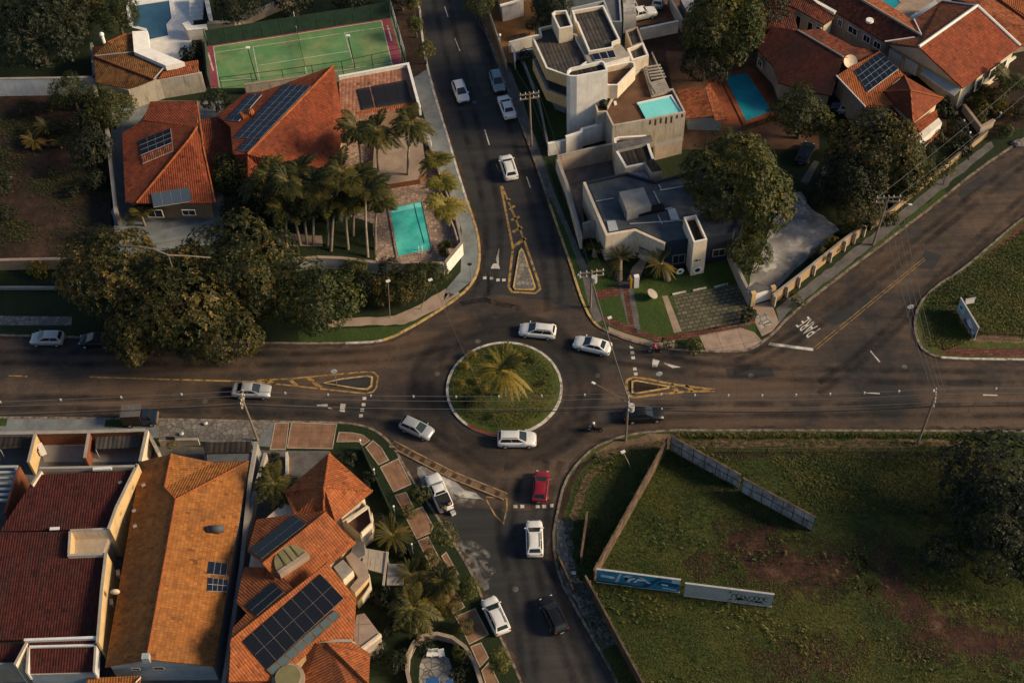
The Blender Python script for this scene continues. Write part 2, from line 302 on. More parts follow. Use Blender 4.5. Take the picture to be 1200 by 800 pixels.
film('pale_scuff', (0.3, 0.285, 0.26), 0.7, 1.1, 0.46, 0.62); film('dust', (0.16, 0.105, 0.07), 0.55, 0.3, 0.42, 0.7); film('dry_grass', (0.105, 0.096, 0.02), 0.65, 0.22, 0.48, 0.68, False); film('soil_blend', (0.045, 0.021, 0.014), 0.85, 0.7, 0.44, 0.6, False); film('oil_stain', (0.01, 0.01, 0.01), 0.8, 0.9, 0.4, 0.62, False)
def solarmat(name, base, line, nx, ny, lw=0.05):
    t = NT(name)
    sp = t.n('ShaderNodeSeparateXYZ', {0: t.uv()})
    def grid(ch, n):
        f = t.math('FRACT', t.math('MULTIPLY', sp.outputs[ch], n))
        d = t.math('ABSOLUTE', t.math('SUBTRACT', f, 0.5))
        return t.math('GREATER_THAN', d, 0.5-lw)
    g = t.math('MAXIMUM', grid(0, nx), grid(1, ny))
    t.color(t.mix(g, base, line)); t.b.inputs['Roughness'].default_value = 0.12; t.b.inputs['Specular IOR Level'].default_value = 0.4
solarmat('solar', (0.007, 0.011, 0.022), (0.03, 0.04, 0.06), 6, 10, 0.03)
solarmat('solar_black', (0.006, 0.007, 0.01), (0.012, 0.014, 0.018), 6, 10, 0.03)
solarmat('solar_blue', (0.05, 0.075, 0.11), (0.09, 0.11, 0.14), 4, 6, 0.05)
solarmat('solar_thermal', (0.014, 0.014, 0.017), (0.03, 0.026, 0.024), 14, 1, 0.12)
def water(name, c1, c2):
    t = NT(name)
    t.color(t.ramp(t.noise(0.35, None, 5, 0.6), [(0.3, c1), (0.7, c2)]))
    t.b.inputs['Roughness'].default_value = 0.06; t.b.inputs['Specular IOR Level'].default_value = 0.5
    t.bump(t.noise(1.8, None, 4), 0.4, 0.08)
water('water_turquoise', (0.03, 0.38, 0.36), (0.12, 0.66, 0.58)); water('water_pale', (0.16, 0.62, 0.64), (0.24, 0.72, 0.72))
water('water_deep', (0.01, 0.22, 0.3), (0.02, 0.3, 0.38)); water('water_navy', (0.03, 0.09, 0.16), (0.05, 0.13, 0.21))
# ------------------------------------------------------------------ mesh helpers
def newell(p):
    n = Vector((0, 0, 0))
    for i in range(len(p)):
        a, b = p[i], p[(i+1) % len(p)]
        n += Vector(((a.y-b.y)*(a.z+b.z), (a.z-b.z)*(a.x+b.x), (a.x-b.x)*(a.y+b.y)))
    return n.normalized() if n.length > 1e-9 else Vector((0, 0, 1))
def auto_uv(p, ang=None):
    n = newell(p)
    if abs(n.z) > 0.995:
        a = ang if ang is not None else 0.0
        u = Vector((math.cos(a), math.sin(a), 0)); v = Vector((-math.sin(a), math.cos(a), 0))
    else:
        u = Vector((0, 0, 1)).cross(n).normalized(); v = n.cross(u)
    return [(q.dot(u), q.dot(v)) for q in p]
class MB:
    def __init__(s): s.v, s.f, s.m, s.uv = [], [], [], []
    def face(s, pts, m=0, uv=None, ang=None):
        pts = [Vector(p) for p in pts]
        i = len(s.v); s.v += [tuple(p) for p in pts]
        s.f.append(list(range(i, i+len(pts)))); s.m.append(m)
        s.uv += (uv or auto_uv(pts, ang))
    def slab(s, pts, th, mt=0, ms=None, ang=None):
        """face with thickness th downwards"""
        ms = mt if ms is None else ms
        pts = [Vector(p) for p in pts]
        if newell(pts).z < 0: pts = pts[::-1]
        lo = [p-Vector((0, 0, th)) for p in pts]
        s.face(pts, mt, ang=ang); s.face(lo[::-1], ms)
        for i in range(len(pts)):
            j = (i+1) % len(pts); s.face([lo[i], lo[j], pts[j], pts[i]], ms)
    def prism(s, pts, z0, z1, mt=0, ms=None, ang=None):
        pts = [Vector((p[0], p[1], z1)) for p in pts]
        s.slab(pts, z1-z0, mt, ms, ang)
    def box(s, c, d, rot=0.0, m=0, tilt=None):
        M = Matrix.Rotation(rot, 3, 'Z')
        if tilt: M = M @ tilt
        hx, hy, hz = d[0]/2, d[1]/2, d[2]/2; c = Vector(c)
        q = [c + M @ Vector((x, y, z)) for x in (-hx, hx) for y in (-hy, hy) for z in (-hz, hz)]
        for f in ((0, 1, 3, 2), (4, 6, 7, 5), (0, 4, 5, 1), (2, 3, 7, 6), (0, 2, 6, 4), (1, 5, 7, 3)):
            s.face([q[i] for i in f], m)
    def beam(s, a, b, w, h, m=0):
        """box from a to b, width w (horizontal), height h (down from the line)"""
        a, b = Vector(a), Vector(b); d = (b-a); hd = Vector((d.x, d.y, 0))
        sd_ = Vector((-hd.y, hd.x, 0)).normalized()*(w/2) if hd.length > 1e-6 else Vector((w/2, 0, 0))
        s.slab([a-sd_, b-sd_, b+sd_, a+sd_], h, m)
    def tube(s, a, b, ra, rb=None, n=8, m=0, cap=True):
        a, b = Vector(a), Vector(b); rb = ra if rb is None else rb
        d = (b-a).normalized(); x = d.orthogonal().normalized(); y = d.cross(x)
        A = [a+(x*math.cos(t)+y*math.sin(t))*ra for t in [2*math.pi*i/n for i in range(n)]]
        B = [b+(x*math.cos(t)+y*math.sin(t))*rb for t in [2*math.pi*i/n for i in range(n)]]
        for i in range(n):
            j = (i+1) % n; s.face([A[i], A[j], B[j], B[i]], m)
        if cap: s.face(B, m); s.face(A[::-1], m)
    def path(s, pts, r, n=5, m=0):
        for i in range(len(pts)-1): s.tube(pts[i], pts[i+1], r, r, n, m, False)
    def ball(s, c, r, m=0, seg=10, rings=6, sq=(1, 1, 1)):
        c = Vector(c)
        g = [[c+Vector((r*sq[0]*math.sin(a)*math.cos(b), r*sq[1]*math.sin(a)*math.sin(b), r*sq[2]*math.cos(a))) for b in [2*math.pi*j/seg for j in range(seg)]] for a in [math.pi*i/rings for i in range(rings+1)]]
        for i in range(rings):
            for j in range(seg):
                k = (j+1) % seg
                if i == 0: s.face([g[0][0], g[1][j], g[1][k]], m)
                elif i == rings-1: s.face([g[i][j], g[rings][0], g[i][k]], m)
                else: s.face([g[i][j], g[i+1][j], g[i+1][k], g[i][k]], m)
    def mesh(s, name, mats, off=(0, 0, 0), smooth=False):
        me = bpy.data.meshes.new(name); o = Vector(off)
        me.from_pydata([tuple(Vector(v)-o) for v in s.v], [], s.f)
        for m in mats: me.materials.append(MATS[m])
        me.polygons.foreach_set('material_index', s.m)
        ul = me.uv_layers.new(name='UVMap')
        ul.data.foreach_set('uv', [c for t in s.uv for c in t])
        if smooth:
            bm = bmesh.new(); bm.from_mesh(me); bmesh.ops.remove_doubles(bm, verts=bm.verts, dist=0.0005); bm.to_mesh(me); bm.free()
            me.polygons.foreach_set('use_smooth', [True]*len(me.polygons))
        me.update()
        return me
    def build(s, name, mats, parent=None, smooth=False, origin=None):
        if isinstance(mats, str): mats = [mats]
        off = wloc(parent) if parent else (origin if origin is not None else s.base())
        o = bpy.data.objects.new(name, s.mesh(name, mats, off, smooth)); COL.objects.link(o)
        if parent: o.parent = parent
        else: o.location = off
        return o
    def base(s):
        v = np.array(s.v); return Vector(((v[:, 0].min()+v[:, 0].max())/2, (v[:, 1].min()+v[:, 1].max())/2, v[:, 2].min()))
def wloc(o):
    l = Vector((0, 0, 0))
    while o: l = l+o.location; o = o.parent
    return l
def tag(o, label=None, cat=None, group=None, kind=None):
    if label: o['label'] = label
    if cat: o['category'] = cat
    if group: o['group'] = group
    if kind: o['kind'] = kind
    return o
def thing(name, label, cat, loc=(0, 0, 0), rz=0.0, group=None):
    o = bpy.data.objects.new(name, None); COL.objects.link(o)
    o.location = loc; o.rotation_euler = (0, 0, rz); o.empty_display_size = 0.3
    return tag(o, label, cat, group)
def struct(name, mb, mats):
    return tag(mb.build(name, mats, origin=Vector((0, 0, 0))), kind='structure')
def copy_tree(o, parent=None):
    c = o.copy(); COL.objects.link(c)
    if parent: c.parent = parent
    for ch in o.children: copy_tree(ch, c)
    return c
def area2(p): return sum(p[i].x*p[(i+1) % len(p)].y-p[(i+1) % len(p)].x*p[i].y for i in range(len(p)))
def inset(pts, d):
    """move each edge of a closed polygon inwards by d (2-D miter)"""
    n = len(pts); sg = 1 if area2(pts) > 0 else -1; res = []
    for i in range(n):
        a, b, c = pts[i-1], pts[i], pts[(i+1) % n]
        e1 = Vector((b.x-a.x, b.y-a.y)).normalized(); e2 = Vector((c.x-b.x, c.y-b.y)).normalized()
        n1 = Vector((-e1.y, e1.x))*sg; n2 = Vector((-e2.y, e2.x))*sg
        m = n1+n2
        k = d/max(0.35, (1+n1.dot(n2))/1.0)
        res.append(Vector((b.x+m.x*k, b.y+m.y*k, b.z)))
    return res
def strip(pts, d0, d1):
    """open polyline -> list of quads between offsets d0 and d1 (left positive)"""
    n = len(pts); L = []
    for i in range(n):
        a = pts[max(0, i-1)]; c = pts[min(n-1, i+1)]; b = pts[i]
        e1 = (b-a) if i else (c-b); e2 = (c-b) if i < n-1 else (b-a)
        e1 = Vector((e1.x, e1.y)).normalized(); e2 = Vector((e2.x, e2.y)).normalized()
        n1 = Vector((-e1.y, e1.x)); n2 = Vector((-e2.y, e2.x)); m = (n1+n2)/max(0.5, 1+n1.dot(n2))
        L.append((Vector((b.x+m.x*d0, b.y+m.y*d0, b.z)), Vector((b.x+m.x*d1, b.y+m.y*d1, b.z))))
    return L
def ribbon(mb, pts, d0, d1, z0, z1, m=0):
    L = strip(pts, d0, d1)
    for (a, b), (c, d) in zip(L[:-1], L[1:]):
        z = lambda p, h: Vector((p.x, p.y, h))
        mb.face([z(a, z1), z(c, z1), z(d, z1), z(b, z1)], m)
        if z1-z0 > 0.03:
            mb.face([z(a, z0), z(c, z0), z(c, z1), z(a, z1)], m); mb.face([z(b, z0), z(d, z0), z(d, z1), z(b, z1)], m)
    if z1-z0 > 0.03:
        for a, b in (L[0], L[-1]):
            mb.face([Vector((a.x, a.y, z0)), Vector((b.x, b.y, z0)), Vector((b.x, b.y, z1)), Vector((a.x, a.y, z1))], m)
def smooth_path(pts, it=2):
    for _ in range(it):
        q = [pts[0]]
        for a, b in zip(pts[:-1], pts[1:]): q += [a*0.75+b*0.25, a*0.25+b*0.75]
        pts = q+[pts[-1]]
    return pts
def text_mesh(s, name):
    cu_ = bpy.data.curves.new(name, 'FONT'); cu_.body = s; cu_.size = 1
    o = bpy.data.objects.new(name, cu_); COL.objects.link(o)
    dg = bpy.context.evaluated_depsgraph_get(); me = bpy.data.meshes.new_from_object(o.evaluated_get(dg))
    bpy.data.objects.remove(o); bpy.data.curves.remove(cu_)
    return me
# ------------------------------------------------------------------ building helpers
def house(name, label, cat, loc_px):
    l = P(*loc_px, 0.12); return thing(name, label, cat, l)
def mass(par, name, px, zt, zb, mt, ms, parapet=0.0, pw=0.28, deck=None, ang=None):
    """block: outline given where its top edge shows, from zb to zt; with parapet > 0 the deck lies lower inside"""
    pts = PP(px, zt)
    if area2(pts) < 0: pts = pts[::-1]
    mb = MB()
    if parapet <= 0:
        mb.prism(pts, zb, zt, 0, 1, ang); o = mb.build(name, [mt, ms], par); return o
    inn = inset(pts, pw); n = len(pts)
    Z = lambda p, z: Vector((p.x, p.y, z))
    for i in range(n):
        j = (i+1) % n
        mb.face([Z(pts[i], zb), Z(pts[j], zb), pts[j], pts[i]], 1)
        mb.face([pts[i], pts[j], inn[j], inn[i]], 2)
        mb.face([inn[i], inn[j], Z(inn[j], zt-parapet), Z(inn[i], zt-parapet)], 1)
    mb.face([Z(p, zb) for p in pts][::-1], 1)
    o = mb.build(name, [mt, ms, 'white_paint' if ms in ('wall_white', 'wall_cream', 'wall_yellow') else ms], par)
    dk = MB(); dk.face([Z(p, zt-parapet) for p in inn], 0, ang=ang); dk.build(deck or 'roof_deck', [mt], par)
    return o
def roof(par, mat, faces, th=0.18, name='roof', edge=None):
    """faces: list of lists of (px, py, z)"""
    mb = MB(); res = []
    for f in faces:
        kn = [P(*q) for q in f if q[2] is not None]      # pixels without a height lie on the plane of the first three with one
        pts = [P(*q) if q[2] is not None else on_plane(q[0], q[1], kn) for q in f]
        mb.slab(pts, th, 0, 1); res.append(pts)
    mb.build(name, [mat, edge or mat], par)
    return res
def ridges(par, lines, mat='tile_orange', r=0.13):
    for l in lines:
        mb = MB(); a, b = P(*l[0]), P(*l[1])
        mb.tube(a+Vector((0, 0, 0.03)), b+Vector((0, 0, 0.03)), r, r, 6); mb.build('ridge_cap', [mat], par)
def walls(par, px, zt, zb, mat, ins=0.45, name='wall'):
    pts = PP(px, zt)
    if area2(pts) < 0: pts = pts[::-1]
    pts = inset(pts, ins); mb = MB(); mb.prism(pts, zb, zt-0.12, 0); return mb.build(name, [mat], par)
def solar(par, plane, quad, nx, ny, mat='solar', frame='galvanised', up=0.1, gap=0.05, gv_=None):
    """array of panels on a roof plane; quad = four pixels, u along first edge"""
    n = newell(plane); n = n if n.z > 0 else -n
    c0 = sum(plane, Vector())/len(plane)+n*up; t1 = n.orthogonal()
    q = [on_plane(x, y, [c0, c0+t1, c0+n.cross(t1)]) for x, y in quad]
    def at(u, v): return (q[0]*(1-u)+q[1]*u)*(1-v)+(q[3]*(1-u)+q[2]*u)*v
    fr = MB(); fr.slab(q, 0.05, 0); rack = fr.build('solar_array', [frame], par)
    for i in range(nx):
        for j in range(ny):
            gu = gap*nx/(q[1]-q[0]).length*0.5; gv = (gv_ or gap)*ny/(q[3]-q[0]).length*0.5
            u0, u1, v0, v1 = (i+gu)/nx, (i+1-gu)/nx, (j+gv)/ny, (j+1-gv)/ny
            c = [at(u0, v0)+n*0.03, at(u1, v0)+n*0.03, at(u1, v1)+n*0.03, at(u0, v1)+n*0.03]
            mb = MB(); mb.slab(c, 0.03, 0, 1)
            k = 4; uvs = [(0, 0), (1, 0), (1, 1), (0, 1)]
            if newell(c).z < 0: uvs = uvs[::-1]
            mb.uv[:k] = uvs
            mb.build('solar_panel', [mat, 'galvanised'], rack)
    return rack
def opening(par, a, b, s0, s1, z0, z1, mat='window_glass', frame='white_paint', name='window', out=None, mull=1):
    """window or door on the vertical plane through ground points a-b (world), spanning s0..s1 metres from a and z0..z1"""
    a, b = Vector((a.x, a.y, 0)), Vector((b.x, b.y, 0)); d = (b-a).normalized()
    n = Vector((d.y, -d.x, 0))
    if n.dot(Vector((CAM.x, CAM.y, 0))-a) < 0: n = -n
    if out is not None: n = n*out
    Q = lambda s, z, o: a+d*s+n*o+Vector((0, 0, z))
    ang = math.atan2(d.y, d.x)
    fr = MB(); t = 0.09
    for (x0, x1, y0, y1) in ((s0, s1, z1-t, z1), (s0, s1, z0, z0+t), (s0, s0+t, z0+t, z1-t), (s1-t, s1, z0+t, z1-t)):
        fr.box(Q((x0+x1)/2, (y0+y1)/2, 0.02), (x1-x0, 0.12, y1-y0), ang)
    for k in range(1, mull+1):
        x = s0+(s1-s0)*k/(mull+1); fr.box(Q(x, (z0+z1)/2, 0.015), (0.05, 0.09, z1-z0-2*t), ang)
    o = fr.build(name, [frame], par)
    pn = MB(); pn.box(Q((s0+s1)/2, (z0+z1)/2, 0.0), (s1-s0-2*t+0.02, 0.06, z1-z0-2*t+0.02), ang); pn.build('pane', [mat], o)
    return o
def fence_wall(name, label, px, z, h, th, mat, cap=None, cat='wall', group=None, zb=0.1, capname='coping'):
    """free-standing wall: px line is where its TOP shows, at height z (top) down to zb"""
    pts = PP(px, z)
    c = sum(pts, Vector((0, 0, 0)))/len(pts)
    t = thing(name, label, cat, (c.x, c.y, zb), 0, group)
    mb = MB(); ribbon(mb, pts, -th/2, th/2, zb, z-0.06); mb.build('wall', [mat], t)
    if cap:
        m2 = MB(); ribbon(m2, pts, -th/2-0.04, th/2+0.04, z-0.057, z); m2.build(capname, [cap], t)
    return t
# ------------------------------------------------------------------ vegetation
def np_mesh(name, V, nper, mat, tint):
    """V: (nf, nper, 3)"""
    nf = len(V); me = bpy.data.meshes.new(name)
    me.vertices.add(nf*nper); me.vertices.foreach_set('co', V.reshape(-1).astype(np.float32))
    me.loops.add(nf*nper); me.loops.foreach_set('vertex_index', np.arange(nf*nper, dtype=np.int32))
    me.polygons.add(nf); me.polygons.foreach_set('loop_start', np.arange(0, nf*nper, nper, dtype=np.int32))
    me.materials.append(MATS[mat])
    a = me.attributes.new('tint', 'FLOAT', 'FACE'); a.data.foreach_set('value', tint.astype(np.float32))
    me.update(calc_edges=True); me.validate()
    return me
def unit(v): return v/np.maximum(1e-9, np.linalg.norm(v, axis=-1, keepdims=True))
def rosettes(rng, C, N, size, k, wid, lift=(0.15, 0.7)):
    """k leaves (diamonds) radiating from each point C with outward normal N"""
    n = len(C); t = unit(np.cross(N, rng.normal(size=(n, 3)))); b = np.cross(N, t)
    F = []
    for i in range(k):
        a = 2*np.pi*(i+rng.uniform(-.3, .3, n))/k
        s = size*rng.uniform(0.4, 1.35, n)
        up = rng.uniform(lift[0], lift[1], n)
        d = unit(t*np.cos(a)[:, None]+b*np.sin(a)[:, None]+N*up[:, None])
        sd_ = unit(np.cross(d, N+rng.normal(scale=.35, size=(n, 3))))
        base = C+d*(0.08*s)[:, None]; tip = C+d*s[:, None]-np.array([0, 0, 1])*(0.25*s)[:, None]
        mid = (base+tip)/2+N*(0.1*s)[:, None]
        F.append(np.stack([base, mid+sd_*(wid*s)[:, None], tip, mid-sd_*(wid*s)[:, None]], 1))
    return np.concatenate(F, 0)
def crown_mesh(name, rx, rz, nl, seed, leaf, dens, mat, k=6, wid=0.24, lobe=(0.24, 0.5), spread=0.8):
    rng = np.random.default_rng(seed)
    d = unit(rng.normal(size=(nl*3, 3))); d = d[d[:, 2] > -0.35][:nl]
    rad = rng.uniform(0.55, 1.0, len(d))*spread
    L = d*rad[:, None]*np.array([rx, rx, rz]); L = np.vstack([L, [[0, 0, 0.1*rz]]])
    LR = rng.uniform(lobe[0], lobe[1], len(L))*rx; LR[-1] = rx*0.55
    Cs, Ns = [], []
    for c, r in zip(L, LR):
        n = int(dens*4*np.pi*r*r)
        q = unit(rng.normal(size=(n, 3))); q = q[q[:, 2] > -0.6]
        rr = r*rng.uniform(0.72, 1.06, len(q))
        p = c+q*rr[:, None]*np.array([1, 1, min(1, rz/rx*1.15)])
        keep = np.ones(len(p), bool)
        for c2, r2 in zip(L, LR):
            if c2 is c: continue
            keep &= np.linalg.norm((p-c2)/np.array([1, 1, min(1, rz/rx*1.15)]), axis=1) > r2*0.72
        p, q = p[keep], q[keep]
        Cs.append(p); Ns.append(unit(q+np.array([0, 0, 0.35])))
    C, N = np.vstack(Cs), np.vstack(Ns)
    V = rosettes(rng, C, N, leaf, k, wid)
    tb = rng.uniform(0, 1, len(C)); tb = np.where(rng.uniform(size=len(C)) < .12, 1.0+.45*tb, tb*.8)
    # patches of older / younger foliage through the crown
    ph = rng.uniform(0, 6, 3)
    patch = 0.5+0.5*np.sin(C[:, 0]*3/rx+ph[0])*np.sin(C[:, 1]*3.4/rx+ph[1])
    tint = np.clip(np.tile(0.55*tb+0.35*patch, k)+rng.uniform(-.12, .12, len(V)), 0, 1)
    return np_mesh(name, V, 4, mat, tint), L, LR
def trunk_mesh(name, h, r, L=None, mat='bark', seed=0):
    mb = MB(); rnd = random.Random(seed)
    top = Vector((rnd.uniform(-.1, .1)*h*.3, rnd.uniform(-.1, .1)*h*.3, h))
    mid = top*0.5+Vector((rnd.uniform(-.05, .05)*h, rnd.uniform(-.05, .05)*h, 0))
    mb.tube((0, 0, 0), mid, r*1.25, r, 8, 0, False); mb.tube(mid, top, r, r*0.7, 8, 0, False)
    if L is not None:
        for c in L[:7]:
            e = top+Vector(c)*0.75; m_ = top.lerp(e, .5)+Vector((0, 0, 0.2))
            mb.tube(top, m_, r*0.5, r*0.32, 6, 0, False); mb.tube(m_, e, r*0.32, r*0.1, 5, 0, False)
    return mb.mesh(name, [mat], smooth=True)
TREE = {}
def tree_kind(key, rx, rz, nl, seed, leaf, dens, mat, trunk, tr=0.3, bark='bark', **kw):
    cm, L, LR = crown_mesh('crown', rx, rz, nl, seed, leaf, dens, mat, **kw)
    TREE[key] = (cm, trunk_mesh('trunk', trunk, tr, L, bark, seed), trunk, rx)
tree_kind('mango_a', 6.3, 4.8, 24, 11, 0.4, 3.6, 'leaf_mango', 4.2, 0.38)
tree_kind('mango_b', 6.3, 4.4, 26, 23, 0.4, 3.6, 'leaf_mango', 4.0, 0.38)
tree_kind('round_a', 6.0, 6.2, 38, 31, 0.36, 4.6, 'leaf_crown', 3.5, 0.34, lobe=(0.3, 0.42), spread=0.8)
tree_kind('round_b', 5.0, 4.2, 24, 37, 0.32, 5.0, 'leaf_green', 3.0, 0.28)
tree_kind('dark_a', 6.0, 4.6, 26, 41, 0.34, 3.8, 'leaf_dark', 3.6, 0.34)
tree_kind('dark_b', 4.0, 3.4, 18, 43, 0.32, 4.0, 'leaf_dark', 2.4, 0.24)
tree_kind('loose', 2.6, 2.0, 12, 47, 0.5, 1.9, 'leaf_yellow', 1.6, 0.1, k=5, wid=0.18)
tree_kind('shrub', 1.3, 1.0, 8, 53, 0.26, 8.0, 'leaf_green', 0.5, 0.07)
tree_kind('shrub_dark', 1.3, 1.0, 8, 55, 0.26, 8.0, 'leaf_dark', 0.5, 0.07)
tree_kind('shrub_gold', 1.3, 1.1, 9, 57, 0.24, 9.0, 'leaf_gold', 0.5, 0.07)
tree_kind('ball', 1.35, 1.25, 14, 59, 0.15, 26.0, 'leaf_yellow', 1.0, 0.08, lobe=(0.36, 0.42), spread=0.62)
def tree(key, px, py, r, z, name, label, cat='tree', group=None, sz=1.0, rz=None):
    """crown centre shows at (px, py), crown radius r metres, crown centre z metres above ground"""
    cm, tm, th, rx = TREE[key]; s = r/rx
    b = P(px, py, z); t = thing(name, label, cat, (b.x, b.y, 0.1), random.uniform(0, 6.28) if rz is None else rz, group)
    c = bpy.data.objects.new('crown', cm); COL.objects.link(c); c.parent = t; c.location = (0, 0, z-0.1); c.scale = (s, s, s*sz)
    k = bpy.data.objects.new('trunk' if th > 0.6 else 'stem', tm); COL.objects.link(k); k.parent = t
    hz = max(0.2, (z-0.1-0.1*r)); k.scale = (s, s, hz/th)
    return t
def frond_faces(rng, L, droop, up, az, leaf, nl, vshape=0.5, lw=0.11):
    """one feather frond as leaflet quads; returns (n,4,3)"""
    ca, sa = math.cos(az), math.sin(az); out = []
    def pt(t):
        x = L*(math.sin(up+0.0)*0+t)*math.cos(up*(1-t*0.3)); z = L*t*math.sin(up)-droop*L*t*t
        return np.array([x*ca, x*sa, z])
    side = np.array([-sa, ca, 0.0])
    pr = pt(0)
    for i in range(1, 7):      # rachis
        q = pt(i/6.0); w_ = 0.045*(1.2-i/6.0)+0.012
        out.append([pr-side*w_, pr+side*w_, q+side*w_, q-side*w_]); pr = q
    nr = len(out)
    for i in range(nl):
        t = 0.14+0.86*i/nl; p = pt(t); f = unit(pt(min(1, t+0.05))-pt(t-0.05))
        ll = leaf*(math.sin(math.pi*min(1, 0.16+t*0.86))**0.7)*rng.uniform(0.85, 1.15)
        for sg in (-1, 1):
            d = unit(side*sg*0.85+f*0.55+np.array([0, 0, vshape*rng.uniform(0.2, 1)-0.35*t]))
            w_ = f*(leaf*lw)
            tip = p+d*ll+np.array([0, 0, -0.22*ll])
            m_ = p+d*ll*0.55
            out.append([p-w_*0.6, m_-w_, tip, m_+w_])
    return np.array(out), nr
def palm_mesh(seed, nf, L, leaf, mat, up=(0.0, 1.2), droop=(0.35, 0.7), nl=22, tint0=0.0, lw=0.11):
    rng = np.random.default_rng(seed); F, T = [], []
    for i in range(nf):
        u = up[0]+(up[1]-up[0])*((i*0.618) % 1.0)
        f, nr = frond_faces(rng, L*rng.uniform(0.8, 1.1), rng.uniform(*droop), u, i*2.39996+rng.uniform(-.2, .2), leaf, nl, 0.5, lw)
        F.append(f); base = rng.uniform(0.1, 0.8)
        if u < up[0]+0.15*(up[1]-up[0]): base = rng.uniform(0.6, 1.0)
        tt = np.clip(base+rng.uniform(-.15, .15, len(f))+tint0, 0, 1); tt[:nr] = 0.85; T.append(tt)
    return np_mesh('crown', np.concatenate(F), 4, mat, np.concatenate(T))
PALM = {'coco': palm_mesh(1, 20, 3.4, 0.95, 'palm_green', (-0.25, 1.15), (0.35, 0.75), 24),
        'coco_b': palm_mesh(5, 18, 3.3, 0.9, 'palm_green', (-0.35, 1.1), (0.4, 0.8), 24),
        'gold': palm_mesh(9, 20, 3.1, 0.85, 'palm_gold', (-0.2, 1.2), (0.35, 0.7), 22),
        'date': palm_mesh(13, 40, 3.0, 0.36, 'palm_green', (-0.3, 1.25), (0.25, 0.45), 26),
        'round': palm_mesh(17, 46, 3.5, 0.42, 'palm_gold', (-0.1, 1.25), (0.3, 0.6), 44, -0.18, 0.15),
        'yucca': palm_mesh(25, 24, 1.2, 0.3, 'leaf_mango', (0.0, 1.3), (0.3, 0.5), 16), 'fan': palm_mesh(21, 22, 1.3, 0.5, 'palm_green', (0.0, 1.3), (0.3, 0.5), 14)}
def palm(key, px, py, s, z, label, group=None, tr=0.14, base=None, name='palm_tree', bark='bark_pale'):
    """crown heart shows at (px, py) at height z; base = pixel of the trunk foot (leaning palm)"""
    top = P(px, py, z); b = P(*base, 0.12) if base else Vector((top.x, top.y, 0.12))
    t = thing(name, label, 'palm', (b.x, b.y, 0.12), 0, group)
    c = bpy.data.objects.new('crown', PALM[key]); COL.objects.link(c); c.parent = t
    c.location = top-b; c.scale = (s, s, s); c.rotation_euler = (0, 0, random.uniform(0, 6.28))
    mb = MB(); e = top-b; m1 = Vector((e.x*0.35, e.y*0.35, e.z*0.5))
    mb.tube((0, 0, 0), m1, tr*1.3, tr, 8, 0, False); mb.tube(m1, e, tr, tr*0.8, 8, 0, False)
    k = bpy.data.objects.new('trunk', mb.mesh('trunk', [bark], smooth=True)); COL.objects.link(k); k.parent = t
    return t
